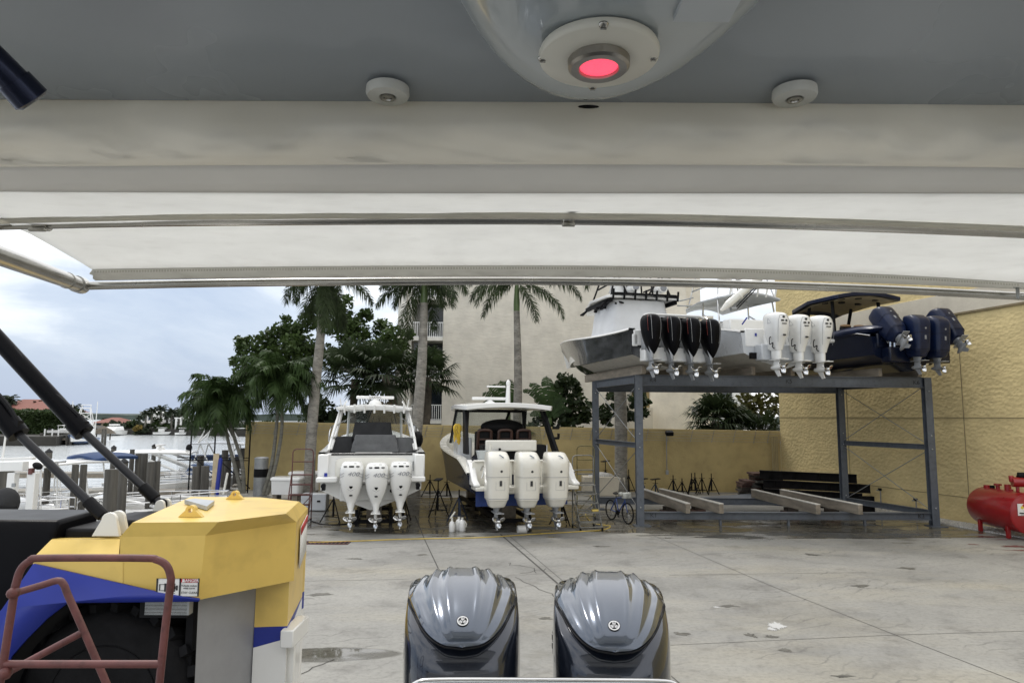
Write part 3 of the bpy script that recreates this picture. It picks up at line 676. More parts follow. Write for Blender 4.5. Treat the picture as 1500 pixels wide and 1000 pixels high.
rg = random.Random(61); g = MB(); t = thing('wall_side_palm', 'young feather palm with fronds poking above the wall by the windscreen', 'palm tree', V((P(770, 640, 34.2).x, 34.2, 0)))
c = P(768, 634, 34.2)
for i in range(16): pinnate(g, c, 2.4 * i, R(rg.uniform(-15, 60)), .95, 1.3, .4, 26, rg, .04, .3, .4)
g.build('crown', lf_palm, t, True, flat=True); g = MB(); g.tube([(c.x, 34.2, 0), c], .07, 8); g.build('trunk', bark_g, t, True)
# ------------------------------------------------------------------ far shore
roofm = mat('terracotta_roof', (.20, .075, .055), .8, var=.25, scale=2, stretch=(1, 6, 6)); housew = mat('pale_house_render', (.55, .50, .42), .85, var=.08); housew2 = mat('white_house_render', (.72, .72, .70), .8, var=.05); housetan = mat('tan_house_render', (.42, .33, .22), .85)
def house(name, u0, u1, vb, ve, vr, Y, wm_, rm, label, hip=.35, dep=12):
    a, b_ = P(u0, vb, Y), P(u1, vb, Y); ze = P(750, ve, Y).z + (0 if ve is None else 0); ze = P(u0, ve, Y).z; zr_ = P(u0, vr, Y).z
    t = thing(name, label, 'house', V(((a.x + b_.x) / 2, Y, .35))); cxm, w_ = (a.x + b_.x) / 2, b_.x - a.x
    g = MB(); g.box((cxm, Y + dep / 2, (ze + .2) / 2), (w_, dep, ze - .2)); g.build('wall', wm_, t, True)
    g = MB(); o = .6; hx = w_ * hip
    B = [V((cxm - w_ / 2 - o, Y - o, ze)), V((cxm + w_ / 2 + o, Y - o, ze)), V((cxm + w_ / 2 + o, Y + dep + o, ze)), V((cxm - w_ / 2 - o, Y + dep + o, ze))]
    T = [V((cxm - hx / 2, Y + dep / 2 - .1, zr_)), V((cxm + hx / 2, Y + dep / 2 - .1, zr_)), V((cxm + hx / 2, Y + dep / 2 + .1, zr_)), V((cxm - hx / 2, Y + dep / 2 + .1, zr_))]
    g.loft([B, T]); g.build('roof', rm, t, True, flat=True)
    n = max(2, int(w_ / 3.2))
    for i in range(n):
        x = a.x + w_ * (i + .5) / n; hh = max(.8, (ze - .4) * .35)
        g = MB(); g.box((x, Y - .02, .4 + (ze - .4) * .6), (w_ / n * .45, .12, hh)); g.build('window', darkglass, t, True)
    return t
house('red_roof_house', -40, 62, 645, 602, 583, 125, housew, roofm, 'pale house with terracotta hip roof above the clipped hedge', .3)
house('tan_house', 135, 168, 640, 619, 611, 210, housetan, roofm, 'small tan house with reddish roof far across the canal')
house('white_house', 205, 226, 640, 620, 612, 182, housew2, mat('grey_roof', (.3, .29, .28), .8), 'low white house behind the yellow shrub across the canal')
house('white_house', 240, 254, 640, 613, 609, 184, housew2, housew2, 'white two storey house among the distant palms', .8)
house('grey_roof_house', 312, 345, 640, 630, 620, 178, housew, mat('shingle_roof', (.22, .215, .21), .85), 'grey gabled house glimpsed through the wire fence', .02)
house('pale_villa', 205, 222, 640, 604, 600, 190, housew2, housew2, 'narrow white villa beside the tall distant palms', .6)
hg = thing('clipped_hedge', 'long clipped hedge below the red roofed house across the water', 'hedge', V((P(55, 640, 112).x, 112, .35)))
rg = random.Random(71); g = MB()
xa, xb = P(-40, 630, 112).x, P(98, 630, 112).x
zt, zb_ = P(50, 604, 112).z, .35
core = MB(); core.box(((xa + xb) / 2, 114, (zt + zb_) / 2 - .4), (xb - xa - 1.2, 4, zt - zb_ - 1.2)); core.build('inner_mass', lf_hedge, hg, True)
for i in range(9000):
    x = rg.uniform(xa, xb); z = zb_ + (zt - zb_) * rg.random() ** .9; y = 111.6 + rg.uniform(0, 1.2) if rg.random() < .75 else rg.uniform(111.5, 117)
    if y > 113: z = zt + rg.uniform(-.5, .3)
    leafquad(g, V((x, y, z + rg.uniform(-.2, .25))), .5, rg)
g.build('foliage', lf_hedge, hg, True, flat=True)
def farpalm(u, v, Y, r, label, grp=None, n=16, seed=1, vb=640):
    rg = random.Random(seed); c = P(u, v, Y); t = thing('distant_palm', label, 'palm tree', V((c.x, Y, .35)), group=grp)
    g = MB(); g.tube([(c.x + rg.uniform(-.5, .5), Y, .2), (c.x, Y, c.z * .5), c], [.3, .24, .2], 7); g.build('trunk', bark_g, t, True)
    g = MB(); rr = r / 1000 * Y
    for i in range(n): pinnate(g, c, 2.4 * i, R(lerp(70, -25, i / n)), rr, 1.5, rr * .3, 20, rg, .22, .4, .5)
    g.build('crown', lf_far, t, True, flat=True)
farpalm(12, 588, 128, 17, 'big feathery date palm beside the terracotta roof', n=22, seed=1)
farpalm(-4, 590, 132, 12, 'second palm by the terracotta roof, at the edge of view', n=16, seed=12)
farpalm(54, 592, 130, 10, 'palm rising just past the end of the terracotta roof', n=14, seed=2)
farpalm(108, 600, 124, 14, 'palm behind the tower of the moored sport fishing boat', n=18, seed=3)
PG = 'distant palms across the canal'; PL = 'tall thin palm in the cluster across the canal'
for i, (u, v, r) in enumerate(((214, 606, 9), (223, 602, 9), (236, 600, 11), (252, 604, 11), (263, 606, 11), (270, 602, 10), (245, 608, 8), (258, 612, 9), (205, 612, 7))): farpalm(u, v, 160 + 1.2 * i, r * 1.15, PL, PG, 16, 80 + i)
farpalm(152, 614, 230, 5, 'lone palm beside the tan house', n=10, seed=4)
rg = random.Random(90)
for i, (u, v, r, Y) in enumerate(((75, 602, 14, 135), (62, 610, 10, 128), (172, 622, 9, 200), (184, 622, 9, 200), (195, 620, 9, 196), (206, 628, 8, 190), (232, 622, 12, 172), (240, 630, 10, 172), (276, 624, 12, 185), (288, 620, 13, 190), (300, 626, 12, 190), (345, 622, 12, 185), (360, 628, 12, 185), (268, 634, 8, 165), (325, 632, 9, 168), (160, 624, 7, 215), (480, 635, 14, 190), (520, 632, 14, 190), (380, 628, 14, 190), (440, 630, 14, 190), *[(158 + 8.5 * k, 624 + (k * 7) % 5, 6 + (k * 5) % 4, 190) for k in range(26) if k not in (5, 8, 10, 18, 20)])):
    Y = Y if u < 150 else 160 + (i % 5) * 2.2
    c = P(u, v, Y); t = thing('distant_tree', 'round dark tree on the far canal bank, one of many alike' if 0 else 'dark rounded tree on the far canal bank', 'tree', V((c.x, Y, .35)), group='trees on the far canal bank')
    g = MB(); g.tube([(c.x, Y, .2), (c.x, Y, c.z)], [.35, .2], 6); g.build('trunk', bark, t, True)
    g = MB(); rr = r / 1000 * Y
    for k in range(7):
        d = V((rg.uniform(-1, 1), rg.uniform(-.6, .6), rg.uniform(-.9, .55))) * rr; clump(g, c + d, rr * .6, 90, rr * .24, rg)
    g.build('crown', lf_far if i % 3 else lf_hedge, t, True, flat=True)
t = thing('yellow_shrub', 'yellowish shrub in front of a white house across the canal', 'shrub', V((P(203, 624, 158.5).x, 164, .35))); g = MB(); clump(g, P(203, 626, 158.5), .9, 160, .3, rg); clump(g, P(199, 628, 158.5), .7, 120, .3, rg); g.build('foliage', leafmat('yellow_leaf', (.20, .15, .045)), t, True, flat=True)
# ------------------------------------------------------------------ outboard motors
KIND = {
 'slim': dict(cowl=[(.28, 0, .14, .20), (.40, 0, .185, .25), (.58, -.01, .248, .32), (.80, -.02, .297, .38), (1.02, -.03, .315, .41), (1.24, -.02, .322, .42), (1.36, 0, .30, .385), (1.44, .02, .265, .33), (1.48, .03, .21, .26)], e=3.0, mid=[(-.03, 0, .05, .15), (.12, 0, .095, .18), (.3, 0, .14, .21)]),
 'tall': dict(cowl=[(.17, 0, .20, .25), (.22, 0, .235, .30), (.42, -.01, .292, .40), (.455, -.01, .302, .415), (.46, -.01, .312, .425), (1.1, -.03, .335, .46), (1.5, -.05, .338, .46), (1.68, -.02, .325, .42), (1.80, .05, .30, .34), (1.86, .08, .27, .28), (1.885, .1, .2, .2)], e=4.2, mid=[(-.03, 0, .05, .16), (.1, 0, .08, .18), (.26, 0, .17, .22)]),
 'tear': dict(cowl=[(.20, -.10, .03, .07), (.30, -.09, .085, .17), (.50, -.07, .18, .28), (.75, -.04, .25, .36), (1.0, -.02, .285, .40), (1.2, 0, .292, .41), (1.34, .02, .275, .38), (1.43, .04, .22, .32), (1.48, .06, .15, .22)], e=2.7, mid=[(-.03, .05, .05, .15), (.2, .08, .08, .16), (.6, .16, .13, .14)]),
 'wide': dict(cowl=[(.32, 0, .14, .22), (.45, 0, .17, .26), (.62, -.02, .205, .31), (.8, -.03, .25, .37), (1.05, -.04, .29, .42), (1.3, -.03, .302, .43), (1.42, -.01, .29, .41), (1.5, .01, .25, .35), (1.54, .03, .19, .27)], e=3.2, mid=[(-.03, 0, .05, .16), (.05, 0, .12, .2), (.2, 0, .125, .21), (.35, 0, .13, .21)]),
}
def outboard(parent, kind, pos, paint, lower, sc=1, tilt=0, num=None, nummat=None, stripe=None, label=None):
    k = KIND[kind]; e = k['e']
    g = MB(); rings = []
    secs = k['cowl']; S = crom([V((a[0], a[2], a[3])) for a in secs], 3); Cc = crom([V((a[0], a[1], 0)) for a in secs], 3)
    for s_, c_ in zip(S, Cc): rings.append(sring(max(.01, s_.y), max(.01, s_.z), s_.x, c_.y, 28, e))
    g.loft(rings)
    o = g.build('outboard_motor', paint, parent, angle=50); o.location = pos; o.scale = (sc * (1.08 if kind in ('slim', 'tall') else 1), sc, sc); o.rotation_euler = (-tilt, 0, 0)
    if label: o['label'] = label
    g = MB(); g.loft([sring(a[2], a[3], a[0], a[1], 16, 2.2) for a in k['mid']])
    g.box((0, .33, .62), (.26, .3, .5)); g.box((0, .22, .42), (.2, .26, .16))
    g.build('midsection', lower, o, bevel=.012)
    g = MB(); g.prism([(-.13, -.46, 0), (.13, -.46, 0), (.10, .26, 0), (-.10, .26, 0)], (0, 0, .025))
    g.prism([(-.02, -.42, .02), (.02, -.42, .02), (.02, .2, .02), (-.02, .2, .02)], (0, 0, .02))
    g.loft([sring(.045, .17, -.22, .03, 14, 2), sring(.05, .17, 0, 0, 14, 2)])
    rot = Matrix.Rotation(R(90), 3, 'X')
    g.lathe([(.015, .34), (.06, .26), (.085, .12), (.09, -.05), (.075, -.22), (.06, -.28)], (0, .0, -.235), 14, 0, Matrix(((1, 0, 0), (0, 0, 1), (0, 1, 0))))
    g.prism([(-.012, .16, -.29), (-.012, -.10, -.29), (-.012, -.20, -.52), (-.012, -.06, -.54)], (.024, 0, 0))
    g.build('gearcase', lower, o)
    g = MB(); c0 = V((0, -.33, -.235)); g.lathe([(.02, -.09), (.05, -.06), (.062, .02), (.06, .09)], c0, 12, 0, Matrix(((1, 0, 0), (0, 0, 1), (0, 1, 0))))
    for b in range(3):
        a0 = 2 * math.pi * b / 3 + .5; rows = []
        for i in range(6):
            r_ = .05 + .155 * i / 5; hw = .30 * math.sin(math.pi * (.18 + .68 * i / 5)) ; row = []
            for j in range(5):
                t = (j / 4 - .5) * 2; a = a0 + t * hw * .115 / max(r_, .09) * 2.0; row.append(c0 + V((r_ * math.cos(a), -.055 * t * (1.1 - .4 * i / 5) - .03 * i / 5, r_ * math.sin(a))))
            rows.append(row)
        g.grid(rows)
    p = g.build('propeller', steelclean, o, angle=70, solid=.01)
    if num:
        if kind == 'slim':
            text('power_numeral', num, .17, nummat, o, (.05, -.445, 1.13), (R(90), 0, 0), .006, shear=.3, xs=1.25)
            g = MB(); g.box((0, -.40, 1.355), (.13, .03, .045)); g.box((-.17, -.385, 1.355), (.09, .03, .03)); g.box((.17, -.385, 1.355), (.09, .03, .03)); g.box((-.06, -.30, 1.435), (.07, .02, .02)); g.box((.09, -.30, 1.435), (.07, .02, .02)); g.build('air_slot', black, o)
            g = MB(); g.prism([(-.045, -.34, .74), (.045, -.34, .74), (.045, -.36, .78), (-.045, -.36, .78)], (0, -.055, .0)); g.prism([(-.045, -.34, .74), (.045, -.34, .74), (0, -.33, .69)], (0, -.05, 0)); g.ell((0, -.29, .5), (.05, .06, .025)); g.build('badge', black, o)
            g = MB()
            for zz, sg in ((.64, 1),):
                q = sring(.238, .325, zz, -.015, 28, 3.0); q = [p_ + V((0, 0, .55 * abs(p_.x))) for p_ in q if p_.y < -.0]; q.sort(key=lambda p_: p_.x); g.tube([(p_.x * (1.0 + .5 * abs(p_.x)), p_.y * (1 + .55 * abs(p_.x)) - .008, p_.z) for p_ in q], .006, 5)
            for sg in (-1, 1):
                for zz in (1.02, 1.1): g.tube([(sg * .318, -.12, zz + .1), (sg * .30, -.32, zz + .0), (sg * .2, -.435, zz - .03 + .1)], .006, 5)
            g.build('panel_groove', text_grey, o)
        elif kind == 'tall':
            text('power_numeral', num, .2, nummat, o, (.06, -.335, 1.745), (R(38), 0, R(90) if nummat is text_blue else 0), .006)
            g = MB(); g.bar((-.19, -.43, 1.66), (-.19, -.2, 1.80), .03, .02); g.ell((.03, -.497, 1.3), (.05, .012, .05)); g.box((.02, -.46, .93), (.07, .06, .16)); g.build('badge', text_dark if nummat is not text_white else text_grey, o)
            g = MB(); q = sring(.312, .427, .457, -.01, 36, 4.2); g.tube(q + [q[0]], .007, 5)
            q = sring(.342, .478, 1.12, -.035, 36, 4.2); q = [p_ for p_ in q if p_.y < .1]; q.sort(key=lambda p_: math.atan2(p_.x, -p_.y)); g.tube(q, .005, 5)
            g.tube([(-.12, -.475, .98), (-.12, -.458, .72), (.14, -.458, .72), (.14, -.475, .98)], .004, 4)
            g.build('panel_groove', text_grey if nummat is text_blue else black, o)
    if kind == 'wide':
        g = MB()
        g.tube([(-.20, -.40, .55), (-.215, -.44, .9), (-.20, -.46, 1.25), (-.12, -.44, 1.42), (.12, -.44, 1.42), (.20, -.46, 1.25), (.215, -.44, .9), (.2, -.36, .55)], .006, 5); g.tube([(-.305, -.05, 1.35), (-.297, -.2, 1.2), (-.303, -.02, 1.18), (-.305, -.05, 1.35)], .006, 5)
        g.build('panel_groove', text_grey, o)
        g = MB(); g.box((.03, -.425, .78), (.10, .02, .05)); g.ell((0, -.455, 1.36), (.05, .02, .04)); g.box((-.06, -.475, 1.24), (.1, .01, .05)); g.box((.08, -.475, 1.24), (.06, .01, .06)); g.box((.0, -.478, 1.14), (.16, .01, .03)); g.build('badge', text_dark, o)
        g = MB(); g.tube(crom([(-.2, -.05, .75), (-.3, -.1, .7), (-.3, -.1, .5), (-.2, -.12, .55), (-.24, -.15, .42), (-.16, -.14, .36)], 5), .016, 6); g.build('hose', black, o)
    if stripe:
        g = MB()
        for jj in (17,): g.tube([p_[jj] * 1.0 + V((-.006, -.008, 0)) for p_ in rings[11:23]], .005, 5)
        g.build('stripe', stripe, o); g = MB(); g.tube([p_[19] + V((0, -.001, 0)) for p_ in rings[8:22]], .006, 5); g.tube([p_[23] + V((0, -.001, 0)) for p_ in rings[8:22]], .006, 5); g.build('panel_groove', gearpaint, o)
        g = MB(); g.prism([(-.20, -.1, .72), (-.20, -.1, .62), (-.07, -.2, .06), (-.04, -.2, .2)], (.06, .03, .02)); g.build('side_bracket', gearpaint, o)
    return o
def outdup(o, pos, tilt=None):
    c = o.copy(); COL.objects.link(c); c.location = pos
    if tilt is not None: c.rotation_euler = (-tilt, 0, 0)
    for ch in list(o.children):
        d = ch.copy(); COL.objects.link(d); d.parent = c
    return c
# ------------------------------------------------------------------ hulls
def hull(root, L, B, s0, s1, c0, side, bottom, cap, deckz, nst=18, rake=1.2, capw=.16, cut=0, deckm=None, y0=0):
    def st(t):
        tt = max(0, (t - .38) / .62); b = B / 2 * max(1 - tt ** 2.3, .03); s = s0 + (s1 - s0) * t ** 1.7
        if cut and t < .16: s -= cut * (1 - t / .16) ** 1.3
        cb = b * .93 * (1 - .55 * max(0, (t - .4) / .6) ** 1.2); c = c0 + (s * .62 - c0) * max(0, (t - .3) / .7) ** 2
        k = max(0, (t - .62) / .38) ** 2.2 * s1 * .8; c = max(c, k + .03)
        def pt(x, z): return V((x, y0 + t * L + rake * (z / s1) * max(0, (t - .5) / .5) ** 2, z))
        m = .5 - .16 * tt
        return [pt(0, k), pt(cb * .5, lerp(k, c, .46)), pt(cb * .52, lerp(k, c, .46) - .02), pt(cb, c), pt(cb + .03, c + .01), pt(lerp(cb, b, m * .8), lerp(c, s, .35)), pt(lerp(cb, b, .45 + m * .45), lerp(c, s, .7)), pt(b, s), pt(b + .025, s + .02), pt(b + .01, s + .07), pt(max(.01, b - capw), s + .07), pt(max(.01, b - capw - .02), deckz if deckz < s - .05 else s - .05)]
    T = [0, .04, .08, .12, .16] + [.16 + .84 * (i + 1) / nst for i in range(nst)]
    rows = [st(t) for t in T]; mir = lambda r: [V((-p.x, p.y, p.z)) for p in r]
    g = MB()
    for r in (rows, [mir(q) for q in rows]):
        fl = r is rows
        for a, b_, mi in ((0, 4, 1), (4, 8, 0)):
            sub = [q[a:b_] if b_ < 5 else q[a - 1 if a else 0:b_] for q in r]
            sub = [q[0:4] for q in r] if mi == 1 else [q[3:8] for q in r]
            g.grid((sub if not fl else [list(reversed(q)) for q in sub])[:len(rows) * 3 // 5], mi); g.grid((sub if not fl else [list(reversed(q)) for q in sub])[len(rows) * 3 // 5 - 1:], 0)
    r0_ = rows[0][:8]; ring = [*r0_, *reversed(mir(r0_))]
    g.add(ring, [tuple(range(len(ring)))], 0)
    g.build('hull', [side, bottom], root, angle=35)
    g = MB()
    for r in (rows, [mir(q) for q in rows]): g.grid([(q[7:12] if r is not rows else list(reversed(q[7:12]))) for q in r])
    g.build('gunwale', cap, root, angle=50)
    g = MB(); g.grid([[q[11], V((-q[11].x, q[11].y, q[11].z))] for q in rows]); g.build('deck', deckm or cap, root)
    return rows
def pipe(root, name, paths, r, m, n=7):
    if name == 'top_frame' and ('moored' in root.name or 'distant' in root.name):
        return [MB().tube(p, r, n).build('top_strut', m, root) for p in paths]
    g = MB()
    for p in paths: g.tube(p, r, n)
    return g.build(name, m, root)
def slabtop(root, z, hx, y0, y1, th, m, under=None, crown=.08, taper=.85, name='hardtop', nose=0):
    rows = []; n = 9
    def sec(y, f, zz, e):
        return [V((hx * f * (2 * i / n - 1), y, zz + crown * (1 - (2 * i / n - 1) ** 2) - e)) for i in range(n + 1)]
    ys = [(y0, .94, 0), (lerp(y0, y1, .04), 1, .0), (lerp(y0, y1, .5), 1, .05), (lerp(y0, y1, .9), taper, .0 - nose * .5), (y1, taper * .8, -.06 - nose)]
    top = [sec(y, f, z + th + dz, 0) for y, f, dz in ys]; bot = [sec(y, f * .985, z + dz, 0) for y, f, dz in ys]
    g = MB(); rings = []
    for a, b_ in zip(top, bot): rings.append(a + list(reversed(b_)))
    g.loft(rings); h = g.build(name, m, root, bevel=.02, angle=35)
    if under:
        g = MB(); g.grid([[p + V((0, 0, -.012)) for p in sec(y, f * .86, z + dz, 0)] for y, f, dz in ys[1:4]]); u = g.build('hardtop_liner', under, root, solid=.01)
    return h
def radar(root, x, y, z, wd, m=None, txt=None):
    m = m or white
    g = MB(); g.box((x, y, z + .30), (wd, .12, .11)); a = g.build('radar_array', m, root, bevel=.03)
    g = MB(); g.lathe([(.24, 0), (.24, .06), (.2, .16), (.1, .22), (.06, .26)], (x, y, z), 16); g.build('radar_pedestal', m, root)
    if txt:
        l = text('radar_lettering', txt, .085, text_dark, root, (x + .0, y - .064, z + .30), (R(90), 0, 0), .002, xs=1.3); l.parent = a; l.matrix_parent_inverse = Matrix.Identity(4)
# ---- white centre console with covered seats
b1 = thing('centre_console_boat', 'white centre console boat on the hard with charcoal covers and three white outboards', 'boat', (-4.36, 21.7, .62), R(10.5))
hull(b1, 10.2, 3.25, 1.72, 2.35, .62, white, bottomgrey, white, .95, capw=.2)
g = MB(); g.box((0, .02, 1.32), (2.75, .10, .86)); g.build('transom_bulkhead', white, b1, bevel=.03)
g = MB()
for sg in (-1, 1):
    g = MB(); g.box((sg * 1.33, -.26, .98), (.62, .56, .16)); g.build('swim_platform', white, b1, bevel=.04)
for sg in (-1, 1): g = MB(); g.box((sg * 1.47, -.02, 1.38), (.33, .30, .70)); g.build('quarter_moulding', white, b1, bevel=.05)
g = MB(); g.box((0, -.12, .88), (1.95, .30, .10)); g.box((0, -.06, .55), (1.9, .1, .5)); g.build('motor_bracket', white, b1, bevel=.03)
g = MB(); g.loft([[V((p.x, -.045, p.y)) for p in sring(1.12, .33, 0, 1.30, 28, 6)], [V((p.x, -.055, p.y)) for p in sring(1.10, .31, 0, 1.30, 28, 6)]]); g.build('transom_inset', offwh, b1)
g = MB(); g.ell((1.52, 2.6, 2.1), (.2, .3, .3), 14, 8); g.build('stowed_buoy', black, b1)
g = MB(); g.box((1.28, -.04, 1.35), (.05, .03, .3)); g.box((-.9, -.065, 1.30), (.14, .02, .03)); g.box((1.1, -.06, 1.42), (.06, .03, .06)); g.build('door_latch', dullmetal, b1)
for x in (-.62, .62): g = MB(); g.cyl((x, -.10, .60), (x, -.14, .60), .055, 12); g.build('through_hull', black, b1)
for sg in (-1, 1): g = MB(); g.cyl((sg * 1.42, -.30, .80), (sg * 1.42, -.56, .80), .07, 12); g.box((sg * 1.42, -.3, .72), (.1, .3, .12)); g.build('trim_tab', black, b1)
g = MB(); g.box((0, .0, 1.72), (2.5, .12, .05)); g.bar((-1.25, -.06, 1.78), (-.95, -.1, 1.77), .05, .03); g.bar((1.45, .15, 1.86), (1.05, -.1, 1.77), .05, .03); g.build('stern_cleat', black, b1, bevel=.01)
g = MB(); g.box((-1.38, -.19, 1.10), (.09, .05, .13)); g.build('blue_fitting', blue, b1)
m0 = outboard(b1, 'slim', (-.58, -.62, .06), white2, white2, 1.0, 0, '400', text_grey); outdup(m0, (.16, -.72, .03)); outdup(m0, (.88, -.62, .06))
def cover(name, root, c, d, m, seed, top=.8, sag=.03):
    rg = random.Random(seed); rows = []; nz_ = 7; nn = 28
    for i in range(nz_ + 1):
        f = i / nz_; sc = lerp(1.05, top, f ** 1.2); ring = sring(d[0] / 2 * sc, d[1] / 2 * sc, c[2] + d[2] * f, c[1], nn, 9, c[0])
        rows.append([p + V((rg.uniform(-sag, sag) * (1 - .5 * f), rg.uniform(-sag, sag) * (1 - .5 * f), rg.uniform(-sag, sag) * .5 if 0 < i < nz_ else 0)) for p in ring])
    g = MB(); g.loft(rows); return g.build(name, m, root, bevel=.03, angle=40)
charc2 = mat('faded_charcoal_canvas', (.10, .103, .107), .85, var=.2, bump=1., bscale=2.6)
cover('console_cover', b1, (-.05, 2.55, 1.70), (1.42, 1.0, 1.0), charcoal, 1, .86)
cover('seat_cover', b1, (.06, 1.65, 1.72), (1.50, .8, .56), charc2, 2, .88)
cover('side_cover', b1, (-1.05, 2.4, 1.25), (.82, 1.3, .95), charcoal, 3, .85); cover('side_cover', b1, (1.08, 2.3, 1.25), (.86, 1.3, .92), charc2, 4, .85)
g = MB(); g.box((0, 1.3, 1.52), (1.2, .5, .34)); g.build('leaning_post', white, b1, bevel=.05)
slabtop(b1, 3.10, 1.30, 1.9, 4.6, .10, white, None, .10)
pt_ = []
for sg in (-1, 1):
    pt_ += [crom([(sg * 1.42, 1.1, 1.8), (sg * 1.30, 1.75, 2.5), (sg * 1.16, 2.3, 3.1)], 5), crom([(sg * 1.38, 1.6, 1.8), (sg * 1.22, 2.2, 2.5), (sg * 1.12, 2.8, 3.1)], 5), [(sg * 1.36, 1.4, 2.2), (sg * 1.28, 1.85, 2.2)], [(sg * 1.27, 1.9, 2.6), (sg * 1.2, 2.3, 2.65)], [(sg * 1.0, 4.3, 1.9), (sg * .95, 4.0, 3.1)]]
[pipe(b1, 'top_leg', [q_], .045, white) for q_ in pt_ + [[(-1.2, 1.95, 3.16), (1.2, 1.95, 3.16)]]]
for i in range(7):
    x = lerp(-1.0, 1.0, i / 6); g = MB(); g.tube([(x, 1.86, 3.02), (x, 1.80, 3.30)], .035, 8); g.build('rod_holder', white, b1)
for sg in (-1, 1): g = MB(); g.tube([(sg * 1.1, 2.0, 3.1), (sg * 1.16, 1.95, 3.5)], .02, 6); g.tube([(sg * 1.1, 2.4, 3.2), (sg * .95, 2.1, 3.42)], .03, 6); g.build('antenna_mount', white, b1)
g = MB(); g.grid([[(-.95, 4.0, 2.1), (.95, 4.0, 2.1)], [(-1.0, 3.9, 3.1), (1.0, 3.9, 3.1)]]); g.build('windscreen', clear, b1, solid=.01)
radar(b1, .0, 3.1, 3.28, 1.34, txt='GARMIN')
pipe(b1, 'bow_rail', [crom([(sg * 1.58, 3.2, 2.0), (sg * 1.55, 3.4, 2.45), (sg * 1.45, 5.2, 2.6), (sg * .9, 8.0, 2.95)], 6) for sg in (-1, 1)] + [[(sg * 1.5, y, 2.0), (sg * 1.46, y, 2.55)] for sg in (-1, 1) for y in (4, 5, 6)], .022, steelclean)
# ---- navy hulled cruiser with tall triple outboards
b2 = thing('sport_cruiser_boat', 'navy hulled cruiser with black framed hardtop and three tall cream outboards', 'boat', (.35, 22.0, .66), R(15))
hull(b2, 10.6, 3.55, 1.42, 2.15, .55, navydark, bottomblue, offwh, .78, capw=.26, cut=.35)
offw2 = mat('cream_engine_paint', (.69, .67, .60), .2, var=.03, coat=.7)
g = MB(); g.box((0, -.03, .36), (3.0, .05, .5)); g.build('transom_lower', bottomblue, b2)
g = MB(); g.box((0, -.36, .70), (3.3, .72, .12)); g.box((0, -.50, .60), (2.2, .4, .12)); g.build('swim_platform', offwh, b2, bevel=.03)
g = MB(); g.box((-.98, .06, 1.12), (1.30, .14, .74)); g.box((1.1, .06, 1.12), (1.0, .14, .74)); g.box((.1, .2, 1.12), (1.0, .1, .70)); g.box((0, .06, 1.50), (3.1, .3, .05)); g.build('transom_bulkhead', offwh, b2, bevel=.025)
for sg in (-1, 1):
    g = MB(); g.prism([(sg * 1.5, -.70, .76), (sg * 1.5, .6, .76), (sg * 1.5, .6, 1.52), (sg * 1.5, .1, 1.40), (sg * 1.5, -.35, .95), (sg * 1.5, -.7, .84)], (sg * .2, 0, 0)); g.build('quarter_moulding', white, b2, bevel=.05)
g = MB()
for p_ in ((-.75, -.02, 1.05), (-.75, -.02, 1.3), (-.45, -.02, 1.22), (.35, .13, 1.25), (.42, .13, 1.1), (.38, .13, .98)): g.box(p_, (.05, .03, .05))
g.build('deck_fitting', black, b2); 
pipe(b2, 'grab_rail', [crom([(sg * 1.38, -.35, 1.0), (sg * 1.3, -.3, 1.25), (sg * 1.3, -.1, 1.35), (sg * 1.35, .0, 1.2)], 5) for sg in (-1, 1)] + [[(.85, .1, 1.45), (.85, .05, 2.0)]], .022, steelclean)
m0 = outboard(b2, 'tall', (-1.10, -1.08, .06), offw2, gearpaint, .95, 0, '600', text_blue); outdup(m0, (-.20, -1.2, .05)); outdup(m0, (.74, -1.08, .03))
g = MB(); g.box((-.1, 1.0, 1.93), (1.75, .16, .36)); g.build('seat_back', offwh, b2, bevel=.04)
g = MB(); g.box((.1, 1.5, 1.7), (2.2, .7, .5)); g.box((.1, 3.1, 1.9), (1.9, .6, .9)); g.ell((.1, 3.0, 2.5), (.85, .35, .3)); g.build('helm_console', black, b2, bevel=.06)
brown = mat('brown_seat_vinyl', (.05, .022, .014), .45, var=.25)
for x in (-.72, .02, .70):
    g = MB(); g.tube(crom([(x - .24, 2.3, 1.75), (x - .23, 2.27, 2.25), (x - .18, 2.26, 2.4), (x + .18, 2.26, 2.4), (x + .23, 2.27, 2.25), (x + .24, 2.3, 1.75)], 4), .055, 8); g.box((x, 2.26, 1.87), (.40, .1, .15)); g.box((x, 2.26, 2.1), (.40, .08, .06)); s_ = g.build('helm_seat', brown, b2, bevel=.01)
    g = MB(); g.box((x, 2.34, 2.05), (.42, .05, .6)); q = g.build('seat_shell', black, b2); q.parent = s_
slabtop(b2, 3.10, 1.60, 1.6, 5.4, .16, white, offwh, .10, .9)
for sg in (-1, 1):
    g = MB(); g2 = MB(); g2.prism([(sg * 1.62, 1.0, 1.65), (sg * 1.62, 1.55, 1.65), (sg * 1.46, 2.55, 3.14), (sg * 1.46, 2.15, 3.14)], (sg * -.11, 0, 0)); g2.build('top_leg', black, b2, bevel=.02); g.tube([(sg * 1.45, 4.9, 1.9), (sg * 1.35, 4.3, 3.12)], .06, 8); g.build('screen_post', black, b2); g = MB(); g.tube([(sg * 1.1, 3.6, 1.8), (sg * 1.05, 3.6, 3.12)], .05, 8); g.build('screen_post', black, b2)
g = MB()
g.tube([(-1.35, 4.3, 3.1), (1.35, 4.3, 3.1)], .06, 8); g.tube([(.4, 4.9, 2.0), (.7, 4.2, 3.1)], .05, 8); g.build('top_frame', black, b2, bevel=.02)
g = MB(); g.grid([[(-1.45, 4.95, 1.9), (1.45, 4.95, 1.9)], [(-1.33, 4.3, 3.1), (1.33, 4.3, 3.1)]]); g.build('windscreen', clear, b2, solid=.012)
